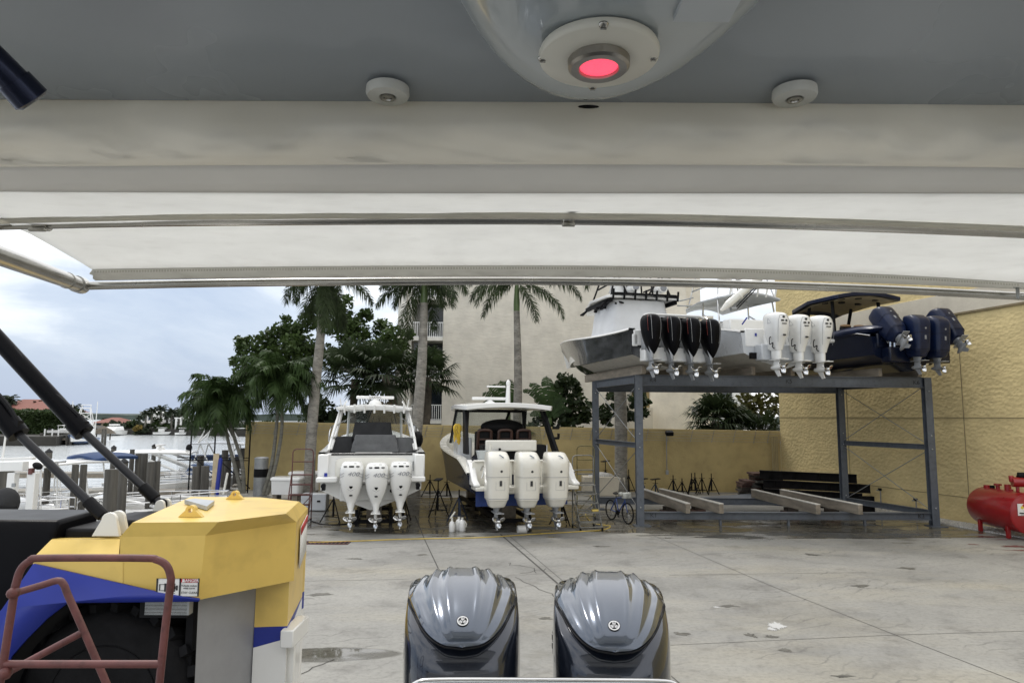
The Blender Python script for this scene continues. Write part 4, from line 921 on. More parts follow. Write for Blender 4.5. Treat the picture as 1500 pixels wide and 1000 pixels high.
for sg in (-1, 1):
    g = MB(); g.grid([[(sg * 1.5, 2.6, 1.8), (sg * 1.47, 4.8, 1.9)], [(sg * 1.44, 2.9, 3.05), (sg * 1.36, 4.3, 3.05)]]); g.build('side_window', clear, b2, solid=.012)
g = MB()
for zz in (2.15, 2.5): g.box((1.72, 1.75, zz), (.22, .12, .08)); g.box((1.82, 1.75, zz + .08), (.06, .1, .16))
g.build('rod_holder', black, b2)
radar(b2, -.3, 3.3, 3.24, 1.35); g = MB(); g.tube([(.35, 3.2, 3.3), (.38, 3.25, 4.05)], [.10, .07], 10); g.ell((.38, 3.25, 4.1), (.09, .09, .14)); g.box((-.1, 3.2, 3.98), (.7, .1, .06)); g.build('mast', white, b2, bevel=.01)
g = MB(); g.box((-1.35, 3.0, 1.75), (.5, .9, .8)); g.build('side_pod', greyhull, b2, bevel=.06)
# loose things on the cruiser
def local(root, p): return Matrix.Translation(root.location) @ Matrix.Rotation(root.rotation_euler.z, 4, 'Z') @ V(p)
t = thing('plastic_bin', 'clear plastic bin sitting on the cruiser stern corner', 'bin', local(b2, (-1.05, .45, 1.46)), R(15)); g = MB()
g.loft([sring(.27, .17, 0, 0, 16, 6), sring(.33, .22, .32, 0, 16, 6), sring(.35, .24, .33, 0, 16, 6)], True, False); g.build('tub', glass_mat('cloudy_plastic', (.65, .68, .68), .55), t, solid=.01); g = MB(); g.cyl((.1, 0, .02), (.1, 0, .55), .05); g.build('bottle', offwh, t)
t = thing('fender_ball', 'round blue fender resting in the cruiser cockpit', 'fender', local(b2, (-.55, .75, 1.3))); g = MB(); g.ell((0, 0, .24), (.27, .27, .24), 16, 10); g.build('ball', bottomblue, t); g = MB(); g.cyl((0, 0, .46), (0, 0, .56), .04); g.build('eyelet', black, t)
t = thing('rope_hank', 'bunch of yellow cord hanging at the cruiser windscreen post', 'rope', local(b2, (-1.68, 2.3, 2.2))); g = MB(); rg = random.Random(3)
for i in range(16): a = rg.uniform(0, 6.28); g.tube(crom([(.05 * math.cos(a), .05 * math.sin(a), .42), (.13 * math.cos(a), .1 * math.sin(a), .3), (rg.uniform(.06, .15) * math.cos(a + .9), .12 * math.sin(a), .08), (.1 * math.cos(a + 1.5), .06, rg.uniform(-.3, .0))], 4), .022, 5)
g.build('cord', mat('yellow_cord', (.62, .42, .04), .7, var=.3), t)
# ---- boats on the upper rack
RZ = 5.14
b3 = thing('tower_boat', 'black hulled tower boat with tarp enclosure and four black outboards on the rack', 'boat', (5.25, 22.3, RZ), R(13.5))
hull(b3, 10.4, 3.0, 1.22, 2.0, .42, blackhull, bottomgrey, white, .75, capw=.22, rake=1.6)
g = MB(); g.box((0, .02, .98), (2.7, .12, .5)); g.box((-1.3, .02, .9), (.2, .12, .4)); g.box((1.3, .02, .9), (.2, .12, .4)); g.build('transom_bulkhead', white, b3, bevel=.03)
g = MB(); g.box((0, -.2, .42), (2.3, .4, .45)); g.build('motor_bracket', white, b3, bevel=.04)
rs = mat('red_pinstripe', (.20, .03, .02), .4)
m0 = outboard(b3, 'tear', (-1.02, -.62, .18), blackgloss, gearpaint, 1.0, 0, None, None, rs); [outdup(m0, (x, -.62, z)) for x, z in ((-.34, .14), (.34, .12), (1.02, .10))]
tarp = mat('pale_grey_tarp', (.56, .57, .58), .7, var=.08, scale=1.5, bump=.5, bscale=3)
cover('tarp_enclosure', b3, (-.05, 3.3, 1.15), (2.35, 2.3, 1.50), tarp, 7, .88, .02)
n3 = set(b3.children)
slabtop(b3, 2.92, 1.45, 2.0, 5.6, .09, white, None, .05, .8, nose=.1)
[MB().box(*q_).build('top_rail', black, b3) for q_ in (((0, 2.05, 3.05), (2.5, .10, .14)), ((-1.25, 3.4, 2.86), (.1, 2.6, .14)), ((1.25, 3.4, 2.86), (.1, 2.6, .14)))]; g = MB(); rg = random.Random(8)
for i in range(22): x = rg.uniform(-1.3, -.9); y = rg.uniform(2.2, 4.6); g.bar((x, y, 2.9), (x + rg.uniform(-.3, .3), y + rg.uniform(-.5, .5), 2.72 + rg.uniform(-.1, .1)), .06, .06)
g.build('stowed_gear', black, b3)
for i in range(7): x = lerp(-1.25, 1.25, i / 6); g = MB(); g.tube([(x, 1.95, 2.86), (x, 1.88, 3.22)], .04, 7); g.build('rod_holder', black, b3)
for x in (-.35, .72):
    g = MB(); g.cyl((x, 2.0, 3.35), (x, 2.5, 3.35), .17, 16); g.ell((x, 2.5, 3.35), (.17, .12, .17)); s_ = g.build('tower_speaker', white, b3)
    g = MB(); g.cyl((x, 1.975, 3.35), (x, 1.998, 3.35), .12, 16); q = g.build('speaker_cone', text_grey, b3); q.parent = s_
tp = []
for sg in (-1, 1): tp += [[(sg * 1.2, 2.3, 3.0), (sg * .55, 2.9, 5.1)], [(sg * 1.1, 4.6, 3.0), (sg * .55, 3.8, 5.1)], [(sg * 1.0, 2.55, 3.6), (sg * .95, 4.2, 3.6)], [(sg * .5, 2.4, 3.05), (sg * .62, 2.9, 4.0)]]
tp += [[(-.6, 2.85, 5.0), (.6, 2.85, 5.0)], [(-.9, 2.6, 3.95), (.9, 2.6, 3.95)], [(-.9, 2.6, 3.95), (-.2, 2.4, 3.1)], [(.9, 2.6, 3.95), (.3, 2.4, 3.1)]]
pipe(b3, 'tower_frame', tp, .035, black); g = MB(); g.box((-.35, 3.0, 3.65), (1.0, .6, 1.1)); g.build('tower_console', white, b3, bevel=.05)
[pipe(b3, 'outrigger', [q_], .025, dullmetal) for q_ in ([(-1.3, 2.2, 3.1), (-.2, 4.2, 4.2)], [(1.35, 2.0, 2.9), (1.75, 1.7, 3.0)], [(1.3, 2.1, 2.75), (1.7, 1.8, 2.7)])]
pipe(b3, 'motor_guard_rail', [[(-1.1, -.25, 1.66), (-.95, -.22, 1.73), (.9, -.22, 1.73), (1.05, -.25, 1.66)]], .045, white)
g = MB(); g.box((-.1, -.18, 1.58), (2.0, .05, .16)); g.build('motor_guard', black, b3)
for o_ in set(b3.children) - n3:
    if not o_.name.startswith('motor_guard'): o_.location.z -= .27
b4 = thing('fishing_boat', 'pale grey fishing boat with open tower and three white outboards on the rack', 'boat', (8.93, 22.4, RZ), R(13.5))
hull(b4, 10.6, 3.05, 1.42, 2.2, .5, greyhull, bottomgrey, white, .85, capw=.24, rake=1.5, cut=.25)
g = MB(); g.box((0, .03, 1.02), (2.75, .1, .6)); g.build('transom_bulkhead', white, b4, bevel=.03)
g = MB(); g.box((.1, -.2, .52), (2.3, .42, .52)); g.box((1.45, -.25, .95), (.35, .5, .12)); g.build('motor_bracket', greyhull, b4, bevel=.04)
g = MB(); g.box((-1.0, -.06, .42), (.5, .12, .2)); g.cyl((-.72, -.2, .72), (-.72, -.44, .72), .05); g.build('through_hull', black, b4)
m0 = outboard(b4, 'wide', (-.70, -.66, .24), white2, white2, .98); outdup(m0, (.10, -.66, .20)); outdup(m0, (.90, -.66, .20))
g = MB(); g.bar((-1.22, .4, 1.5), (-1.12, .25, 1.72), .025, .04); g.build('deck_brush', blue, b4)
n4 = set(b4.children); slabtop(b4, 2.62, 1.2, 1.6, 5.0, .07, greyhull, None, .18, .85)
pt_ = []
for sg in (-1, 1):
    pt_ += [[(sg * 1.2, 1.8, .95), (sg * 1.1, 2.1, 2.75)], [(sg * 1.0, 3.4, .95), (sg * .95, 3.4, 2.75)], [(sg * 1.17, 2.0, 1.5), (sg * .98, 3.4, 2.3)], [(sg * 1.15, 2.0, 2.8), (sg * .6, 2.6, 5.2)], [(sg * 1.1, 4.2, 2.8), (sg * .6, 3.8, 5.2)]]
    for k in range(4): f = .2 + .22 * k; pt_.append([(sg * lerp(1.15, .6, f), lerp(2.0, 2.6, f), lerp(2.8, 5.2, f)), (sg * lerp(1.1, .6, f), lerp(4.2, 3.8, f), lerp(2.8, 5.2, f))])
    for k in range(3): f = .25 + .25 * k; pt_.append([(0 + sg * lerp(1.15, .6, f), lerp(2.0, 2.6, f), lerp(2.8, 5.2, f)), (sg * lerp(.6, .3, f), lerp(2.0, 2.6, f), lerp(2.8, 5.2, f))]); 
    pt_.append([(sg * .55, 2.0, 2.8), (sg * .3, 2.6, 5.0)])
pipe(b4, 'tower_frame', pt_, .03, steelclean)
for i in range(6): x = lerp(-.9, .9, i / 5); g = MB(); g.tube([(x, 1.62, 2.72), (x, 1.5, 3.05)], .035, 7); g.build('rod_holder', white, b4)
i4 = (Matrix.Translation(b4.location) @ Matrix.Rotation(b4.rotation_euler.z, 4, 'Z')).inverted(); q0, q1, q2, q3 = [i4 @ P(u, v, 23.6) for u, v in ((1056, 455), (1066, 446), (1082, 434), (1118, 402))]
g = MB(); g.tube([q0, q1], [.05, .13], 12); g.tube([q1, q3], .135, 14); g.tube([q2, q2.lerp(q3, .06)], .155, 14); g.build('boom', offwh, b4)
pipe(b4, 'boom_line', [[i4 @ P(1076, 452, 23.6), i4 @ P(1112, 414, 23.6)], [i4 @ P(1080, 452, 23.5), i4 @ P(1116, 414, 23.5)]], .02, black, 5); g = MB(); q4 = i4 @ P(1075, 453, 23.6); g.cyl(q4 - V((.12, 0, 0)), q4 + V((.08, 0, .03)), .08); g.build('block', dullmetal, b4)
g = MB(); g.box((0, 3.0, 1.35), (1.3, 1.0, 1.1)); g.build('console', white, b4, bevel=.06); g = MB(); g.box((-.1, 1.5, 1.62), (2.1, .5, .42)); g.build('aft_coaming', white, b4, bevel=.05); g = MB(); g.box((.1, 4.4, 1.75), (2.0, 1.6, .7)); g.build('forward_seating', white, b4, bevel=.1); g = MB(); g.box((-1.0, -.03, 1.12), (.06, .03, .10)); g.build('deck_fitting', blue, b4)
b5 = thing('navy_boat', 'dark navy boat with tan lined hardtop and four navy outboards on the rack', 'boat', (13.28, 22.6, RZ), R(9))
hull(b5, 9.8, 2.9, 1.32, 1.95, .5, navydark, navydark, navydark, .8, capw=.3, rake=1.4, cut=.2, deckm=black)
g = MB(); g.box((0, .03, 1.0), (2.5, .14, .5)); g.box((0, -.2, .5), (2.2, .42, .5)); g.build('transom_bulkhead', navydark, b5, bevel=.04)
g = MB(); g.ell((-1.22, 1.3, 1.38), (.35, 1.6, .2), 16, 8); g.build('coaming', navy, b5)
pipe(b5, 'rub_rail', [[(-1.49, 3.6, 1.42), (-1.49, 1.6, 1.33), (-1.49, .6, 1.28), (-1.46, 0.02, 1.15)]], .02, steelclean)
m0 = outboard(b5, 'tall', (-.33, -.66, .26), navy, gearpaint, .80, 0, '500', text_white); outdup(m0, (.38, -.66, .24)); outdup(m0, (-.92, -.72, .92), R(44)); outdup(m0, (1.1, -.80, .86), R(40))
liner = mat('tan_hardtop_liner', (.50, .43, .30), .7)
slabtop(b5, 2.72, 1.35, 1.9, 5.4, .14, navy, liner, .16, .85, nose=.16)
for sg in (-1, 1):
    for q_ in ([(sg * .95, 2.6, 1.2), (sg * .95, 2.7, 2.8)], [(sg * .9, 4.6, 1.6), (sg * .9, 4.2, 2.8)]): g = MB(); g.tube(q_, .065, 10); g.build('top_leg', black, b5)
g = MB()
for x in (-.7, 0, .7):
    for y in (2.5, 3.5): g.cyl((x, y, 2.845 - .16 * (x / 1.35) ** 2), (x, y, 2.90), .12, 14)
g.build('liner_speaker', black, b5)
tan = mat('tan_seat_vinyl', (.30, .19, .10), .5)
for x in (-.8, -.25, .3): g = MB(); g.box((x, 2.2, 1.55), (.46, .14, .4)); s_ = g.build('seat_back', black, b5, bevel=.06); g = MB(); g.ell((x, 2.2, 1.77), (.23, .1, .06)); q = g.build('seat_trim', tan, b5); q.parent = s_
g = MB(); g.box((.1, 1.2, 1.4), (1.5, .4, .3)); g.build('aft_lounge', black, b5, bevel=.08); g = MB(); g.ell((-.1, 1.1, 1.6), (.4, .18, .1)); g.build('lounge_cushion', tan, b5)
pipe(b5, 'hydraulic_ram', [[(-1.0, -.3, .5), (-1.0, -.35, 1.05)], [(-.85, -.3, .5), (-.85, -.35, 1.0)], [(1.05, -.3, .5), (1.05, -.4, 1.05)]], .05, steelclean)
# ------------------------------------------------------------------ steel boat rack
rack = thing('boat_rack', 'grey steel rack with braced ends carrying three boats above the yard', 'boat rack', (9, 24, 0))
PF = [V((4.28, 23.1, 0)), V((14.2, 23.4, 0)), V((3.33, 27.2, 0)), V((13.05, 27.2, 0))]
def hbeam(g, a, b, wdt, hgt, vert=False, fl=.02):
    a = V(a); b = V(b); d = (b - a).normalized()
    if vert: x = V((1, 0, 0)); y = V((0, 1, 0))
    else: y = V((0, 0, 1)); x = d.cross(y).normalized()
    pr = [(-wdt / 2, -hgt / 2), (wdt / 2, -hgt / 2), (wdt / 2, -hgt / 2 + fl), (fl / 2, -hgt / 2 + fl), (fl / 2, hgt / 2 - fl), (wdt / 2, hgt / 2 - fl), (wdt / 2, hgt / 2), (-wdt / 2, hgt / 2), (-wdt / 2, hgt / 2 - fl), (-fl / 2, hgt / 2 - fl), (-fl / 2, -hgt / 2 + fl), (-wdt / 2, -hgt / 2 + fl)]
    g.loft([[a + x * p + y * q for p, q in pr], [b + x * p + y * q for p, q in pr]])
for p in PF:
    g = MB(); hbeam(g, p + V((0, 0, .02)), p + V((0, 0, 4.97)), .24, .24, True); g.box(p + V((.11, 0, 2.5)), (.012, .2, 4.8)); c_ = g.build('post', rackgrey, rack, True)
    g = MB(); g.box(p + V((.05, 0, .012)), (.55, .45, .024)); q = g.build('base_plate', rackgrey, rack, True); q.parent = c_; q.location = (0, 0, 0)
    g = MB()
    for z in (.6, 2.55, 3.0, 4.5): g.ell(p + V((.0, -.135, z)), (.03, .02, .03), 8, 5)
    q = g.build('bolt', dullmetal, rack, True); q.parent = c_
ex = V((.13, 0, 0))
for (a, b_, z, h_) in ((0, 1, 4.80, .36), (2, 3, 4.74, .36), (0, 1, .33, .24), (2, 3, .33, .26)):
    g = MB(); hbeam(g, PF[a] + ex + V((0, .0, z)), PF[b_] - ex + V((0, 0, z)), .2, h_); g.build('main_beam', rackgrey, rack, True)
for (a, b_, z, h_) in ((0, 2, 4.84, .28), (1, 3, 4.84, .28), (0, 2, 2.62, .18), (1, 3, 2.62, .18), (1, 3, .42, .2)):
    d = (PF[b_] - PF[a]).normalized(); g = MB(); hbeam(g, PF[a] + d * .15 + V((0, 0, z)), PF[b_] - d * .15 + V((0, 0, z)), .16, h_); g.build('side_beam', rackgrey, rack, True)
for i, (a, b_) in enumerate(((0, 2), (1, 3))):
    for z0, z1 in ((.5, 2.5), (2.72, 4.68)):
        for p0, p1 in ((z0, z1), (z1, z0)):
            g = MB(); g.tube([PF[a] + V((0, .14, p0)), PF[b_] + V((0, -.14, p1))], .013, 6); g.build('brace_rod', dullmetal, rack, True)
for f, z in ((.5, .14), (.27, .1), (.76, .1)):
    p = PF[0].lerp(PF[1], f); g = MB(); g.box(p + V((0, 0, .105)), (.07, .1, .2)); g.build('foot_stub', rackgrey, rack, True)
for s_, f, z in (('K4', .05, 4.80), ('K5', .52, 4.80), ('K6', .965, 4.80), ('K1', .045, .33), ('K3', .955, .33)):
    p = PF[0].lerp(PF[1], f) + V((0, -.016, z)); text('bay_marking', s_, .2, text_dark, rack, p, (R(90), 0, 0), .003, world=True)
def bunk(name, a, b, wd, hgt, top, par):
    a = V(a); b = V(b); g = MB(); g.bar(a, b, wd, hgt); o = g.build(name, timber, par, True, bevel=.012)
    g = MB(); up_ = V((0, 0, hgt / 2 + .016)); g.bar(a + up_, b + up_, wd + .02, .03); t_ = g.build('bunk_carpet', top, par, True, bevel=.008); t_.parent = o; t_.location = (0, 0, 0)
for br in (b3, b4, b5):
    for sg in (-1, 1):
        a = local(br, (sg * .75, .55, 0)); b_ = local(br, (sg * .75, 6.2, 0)); a.z = b_.z = 5.11; d = (b_ - a).normalized()
        bunk('upper_bunk', a, b_, .14, .25, timber, rack)
for (u0_, v0_, u1, v1) in ((941, 719, 1008, 750), (968, 718, 1057, 750), (1103, 723, 1199, 751), (1145, 722, 1261, 751)):
    b_ = P(u0_, v0_, 27.5); a = P(u1, v1, 22.75); a.z = .60; b_.z = .60; bunk('lower_bunk', a, b_, .16, .30, carpet, rack)
# ------------------------------------------------------------------ yard equipment
def jackstand(loc, hgt, m, pad, label, group=None, rz=0, sp=.34):
    t = thing('jack_stand', label, 'jack stand', loc, rz, group)
    hb = hgt * .72; g = MB(); ft = []
    for k in range(3):
        a = 2 * math.pi * k / 3 + .5; f = V((sp * math.cos(a), sp * math.sin(a), .03)); ft.append(f)
        g.tube([f, V((.03 * math.cos(a), .03 * math.sin(a), hb))], .022, 6)
    for k in range(3): g.tube([ft[k] * .72 + V((0, 0, hb * .26)), ft[(k + 1) % 3] * .72 + V((0, 0, hb * .26))], .014, 5)
    g.tube([(0, 0, .25 * hb), (0, 0, hb + .03)], .035, 8); g.build('tripod', m, t)
    g = MB(); g.tube([(0, 0, hb - .1), (0, 0, hgt)], .022, 8); g.bar((-.14, 0, hb + .05), (.14, 0, hb + .05), .02, .02); g.build('screw_post', black, t)
    if pad: g = MB(); g.prism([(-.2, -.12, hgt), (.2, -.12, hgt + .04), (.2, .12, hgt + .04), (-.2, .12, hgt)], (0, 0, .035)); g.build('pad', black, t)
    return t
jm_b = mat('dark_blue_stand_paint', (.018, .03, .06), .6, var=.4)
def gx(u, Y): return P(u, 700, Y).x
JG = 'spare black jack stands along the yellow wall'
js = [(986, 1.35), (999, 1.15), (1013, 1.5), (1018, 1.55), (1028, 1.5), (1042, 1.5)]
for i, (u, hh) in enumerate(js): jackstand((gx(u, 32.6 - .15 * (i % 2)), 32.6 - .15 * (i % 2), 0), hh * .66, black, False, 'black tripod jack stand in the row by the yellow wall', JG, i * .7)
for u, l in ((942, 'blue jack stand with flat pad, next to the rack corner post'), (960, 'blue jack stand with flat pad, between rack post and black stands')): jackstand((gx(u, 31.9), 31.9, 0), .72, jm_b, True, l, None, .3, .34)
for (u, Y, hh, l) in ((642, 24.6, 1.28, 'tall black jack stand between the two boats on the wet concrete'), (630, 30.5, 1.0, 'dark jack stand by the wall behind the gap between boats'), (655, 29.5, 1.0, 'dark jack stand half hidden by the cruiser bow'), (673, 23.4, 1.1, 'dark blue jack stand under the cruiser hull behind the spray bottle'), (823, 23.0, 1.0, 'black jack stand under the cruiser stern next to the rolling ladders'), (592, 23.3, 1.15, 'jack stand propping the covered white boat on its wall side'), (490, 23.2, 1.05, 'jack stand propping the covered white boat near the red ladder'), (887, 32.2, 1.5, 'jack stand with pad beside the planter block'), (921, 31.8, 1.2, 'jack stand right behind the front rack post')):
    jackstand((gx(u, Y), Y, 0), hh, jm_b if 'blue' in l else black, u in (642, 887, 592, 490), l, None, u * .1, .42)
# keel blocks and trailers under the two boats on the ground
def cradle(loc, rz, label, hgt):
    t = thing('keel_cradle', label, 'boat cradle', loc, rz); rg = random.Random(1)
    for y in (1.2, 4.2, 7.0):
        g = MB(); g.box((0, y, hgt / 2), (.5, .35, hgt)); g.build('keel_block', timber, t, bevel=.01)
    g = MB()
    for sg in (-1, 1): g.box((sg * .55, 3.6, .22), (.1, 6.5, .14)); g.box((sg * .55, .5, hgt * .4), (.1, .1, hgt * .8))
    for y in (.5, 3.6, 6.6): g.box((0, y, .14), (1.3, .12, .12))
    g.build('frame', black, t)
cradle((-4.36, 22.2, 0), R(10.5), 'low steel cradle under the covered white centre console', .64); cradle((.2, 22.6, 0), R(15), 'low steel cradle under the navy hulled cruiser', .66)
# rolling ladders
def ladder(loc, rz, m, hgt, wd, steps, rail, label, tread=None, nm='rolling_ladder'):
    t = thing(nm, label, 'rolling ladder', loc, rz); dp = hgt * .62; r = .02
    g = MB()
    for sg in (-1, 1):
        x = sg * wd / 2
        g.tube([(x, 0, .06), (x, dp * .92, hgt)], r, 6); g.tube([(x, dp, .06), (x, dp, hgt)], r, 6); g.tube([(x, .02, .1), (x, dp, .1)], r, 6)
        g.tube([(x, .1, .12), (x, dp, hgt * .62)], r * .8, 6)
    g.tube([(-wd / 2, dp, .12), (wd / 2, dp, hgt * .55)], r * .8, 6); g.tube([(-wd / 2, dp, hgt * .55), (wd / 2, dp, hgt * .55)], r * .8, 6); g.tube([(-wd / 2, 0, .12), (wd / 2, 0, .12)], r, 6)
    g.build('frame', m, t)
    for k in range(steps):
        f = (k + 1) / steps; g = MB(); g.box((0, dp * .92 * f - .04, hgt * f), (wd, .2, .035)); g.build('step', tread or m, t)
    g = MB(); c = .12
    g.tube([(-wd / 2, dp, hgt), (-wd / 2, dp, hgt + rail - c), (-wd / 2 + c * .3, dp, hgt + rail - c * .3), (-wd / 2 + c, dp, hgt + rail), (wd / 2 - c, dp, hgt + rail), (wd / 2 - c * .3, dp, hgt + rail - c * .3), (wd / 2, dp, hgt + rail - c), (wd / 2, dp, hgt)], r, 7); g.tube([(-wd / 2, dp, hgt + rail * .5), (wd / 2, dp, hgt + rail * .5)], r, 6)
    g.build('hand_rail', m, t)
    for sx_ in (-1, 1):
        for y in (0, dp): g = MB(); g.cyl((sx_ * wd / 2 - .02, y, .05), (sx_ * wd / 2 + .02, y, .05), .05, 10); g.build('wheel', rubber, t)
    return t
ladder((gx(440, 22.9), 22.6, 0), R(8), rustdark, 1.55, .68, 5, .85, 'rust red rolling ladder beside the covered white boat')
galv = mat('weathered_grey_steel', (.20, .20, .185), .5, metal=.4, var=.3, dirt=.5)
ladder((gx(866, 21.9), 21.9, 0), R(12), galv, 1.35, .72, 5, .95, 'grey rolling ladder with a sponge on its steps by the cruiser', galv)
olive = mat('olive_painted_steel', (.16, .14, .05), .6, var=.5, dirt=.6)
ladder((gx(858, 24.4), 24.4, 0), R(-6), olive, 1.5, .62, 5, 1.0, 'taller olive rolling ladder standing behind the grey one', galv)
p = G(871, 749, .50); t = thing('sponge', 'yellow sponge left on the grey rolling ladder', 'sponge', V((gx(871, 22.3), 22.28, .56))); g = MB(); g.box((0, 0, .03), (.22, .12, .07), Matrix.Rotation(.3, 3, 'Z')); g.build('foam', mat('yellow_foam', (.6, .45, .12), .9, var=.2, bump=.5), t, bevel=.02); g = MB(); g.box((0, .0, .075), (.16, .1, .02), Matrix.Rotation(.3, 3, 'Z')); g.build('scrub_pad', olive, t)
# red tube ladder next to our boat
lad = thing('platform_ladder', 'worn red tubular platform ladder standing beside the yellow boat forklift', 'rolling ladder', V((-1.9, 2.75, 0)))
YL = 2.7
def pl(pts, Y=YL, dn=None):
    q = [P(u, v, Y) for u, v in pts]
    return q
a = [(-6, 1035), (4, 975), (20, 874), (24, 853), (31, 833), (44, 821), (64, 817), (206, 817), (230, 819.5), (244, 828), (250, 844), (249.5, 858), (242, 920), (233, 1005)]
q = crom(pl(a), 7); q = [V((q[0].x - .12, q[0].y + .0, 0.03))] + q + [V((q[-1].x - .10, YL, .03))]
g = MB(); g.tube(q, .0143, 12); g.tube(pl([(8, 972), (240, 972)]), .0143, 12); g.build('hand_rail', rustred, lad, True)
Y2 = 2.95
q = crom(pl([(22, 868), (60, 857), (84, 850), (93, 855), (100, 872), (130, 940), (160, 1010)], Y2), 4); q = q + [V((q[-1].x + .42, Y2, .03))]
g = MB(); g.tube(q, .0143, 12); g.tube(pl([(10, 985), (122, 925)], Y2), .0143, 12); g.tube(pl([(12, 988), (-40, 1010)], Y2), .0143, 12); g.build('side_rail', rustred, lad, True)
for k in range(6): z = .35 + .34 * k; g = MB(); g.box((-1.75 - .0 * k, 2.75 + .02 * k, z), (.52, .22, .03)); g.build('step', rustred, lad, True)
for p_ in ((22, 868), (10, 985)): g = MB(); g.ell(P(p_[0] - 2, p_[1], YL - .01), (.022, .03, .022), 10, 6); g.build('clamp_bolt', rustred, lad, True)
# ------------------------------------------------------------------ boat forklift
fk = thing('boat_forklift', 'yellow and blue marine forklift with black lift cylinders and warning decal', 'forklift', V((-2.6, 5.6, 0)))
ZC = 2.69; ZT = 2.765
A0 = G(176, 786, ZC); A1 = G(301, 784, ZC); A2 = G(434, 764, ZC); A3 = G(451, 744, ZC)
T0 = G(194, 765, ZT + .02); T1 = G(320, 764, ZT + .02); T2 = G(419, 752, ZT + .02); T3 = G(438, 734, ZT + .02); T4 = G(381, 728, ZT + .02); T5 = G(280, 727, ZT + .02)
def dn(p, z): return V((p.x, p.y, z))
zb = [P(290, 878, A1.y).z, 0]
zA1 = P(291, 878, A1.y).z; zA2 = P(430, 850, A2.y).z; zA3 = zA2 + .02
g = MB()
A4 = V((A3.x - .1, T4.y + 1.2, ZC)); 
top = [T0, T1, T2, T3, T4, T5]
g.add(top, [(0, 1, 2, 3, 4, 5)])
S0 = P(166, 803, A0.y)
B0 = dn(S0, zA1); 
g.add([T0, T1, A1, A0], [(0, 3, 2, 1)]); g.add([T1, T2, A2, A1], [(0, 3, 2, 1)]); g.add([T2, T3, A3, A2], [(0, 3, 2, 1)])
lowL = P(166, 860, A0.y)
blB1, blB2, blB3 = dn(A1, zA1), dn(A2, zA2), dn(A3, zA3)
blB1 = P(291, 878, A1.y + .02)
g.add([A0, A1, blB1, P(176, 862, A0.y)], [(0, 3, 2, 1)]); g.add([A1, A2, blB2, blB1], [(0, 3, 2, 1)]); g.add([A2, A3, blB3, blB2], [(0, 3, 2, 1)])
g.add([A0, T0, T5, V((T5.x, T5.y, ZC - .2)), V((A0.x, A0.y, ZC - .16))], [(0, 1, 2, 3, 4)])
g.add([A3, T3, T4, V((T4.x, T4.y, zA3)), V((A3.x, A3.y, zA3))], [(4, 3, 2, 1, 0)]); g.add([T4, T5, V((T5.x, T5.y, zA3)), V((T4.x, T4.y, zA3))], [(3, 2, 1, 0)])
bm_ = g.build('counterweight', yellow, fk, True, bevel=.012, angle=20)
g = MB()
YH = A0.y
H0, H1 = P(51, 814, YH), P(180, 812, YH); K0, K1 = P(75, 790, YH + .12), P(190, 789, YH + .12); M0, M1 = P(100, 776, YH + 1.2), P(205, 775, YH + 1.2)
Lb0, Lb1 = P(48, 826, YH), P(180, 862, YH)
g.add([H0, H1, K1, K0], [(0, 1, 2, 3)]); g.add([K0, K1, M1, M0], [(0, 1, 2, 3)]); g.add([H0, H1, Lb1, Lb0], [(3, 2, 1, 0)])
g.build('side_hood', yellow, fk, True, bevel=.01, angle=20)
# lower column, recessed grey panel, white foot
C1 = P(378, 862, A2.y - .12); 
g = MB(); YC = A2.y
def quad(g, pts): g.add(pts, [tuple(range(len(pts)))])
xa = P(375, 862, YC).x; xb = P(423, 850, YC).x; back = V((blB3.x - .02, A3.y, 0))
z1 = P(375, 948, YC).z; z2 = P(423, 935, YC).z; z1b = P(373, 918, YC).z; z2b = P(423, 917, YC).z
def colquad(zt_a, zt_b, zb_a, zb_b, zr_t, zr_b):
    g = MB(); g.add([(xa, YC, zt_a), (xb, YC + .01, zt_b), (xb, YC + .01, zb_b), (xa, YC, zb_a)], [(3, 2, 1, 0)]); g.add([(xb, YC + .01, zt_b), (back.x, back.y, zr_t), (back.x, back.y, zr_b), (xb, YC + .01, zb_b)], [(3, 2, 1, 0)])
    g.add([(xa, YC, zt_a), (xa, YC, zb_a), (xa + .05, back.y + .3, zb_a), (xa + .05, back.y + .3, zt_a)], [(3, 2, 1, 0)]); return g
colquad(zA2 + .1, zA2 + .06, z1b, z2b, zA3 + .06, z2b + .02).build('rear_column', yellow, fk, True)
colquad(z1b - .001, z2b - .001, z1, z2, z2b + .02, z2 + .1).build('blue_stripe', blue, fk, True)
colquad(z1 - .001, z2 - .001, .45, .45, z2 + .1, .45).build('white_lower_body', white, fk, True)
g = MB(); quad(g, [P(291, 872, A1.y + .12), P(378, 858, YC + .02), V((P(370, 858, YC).x, YC + .02, .45)), V((P(284, 872, A1.y).x, A1.y + .12, .45))]); g.build('recessed_panel', mat('grey_machine_panel', (.29, .295, .31), .35, var=.1), fk, True)
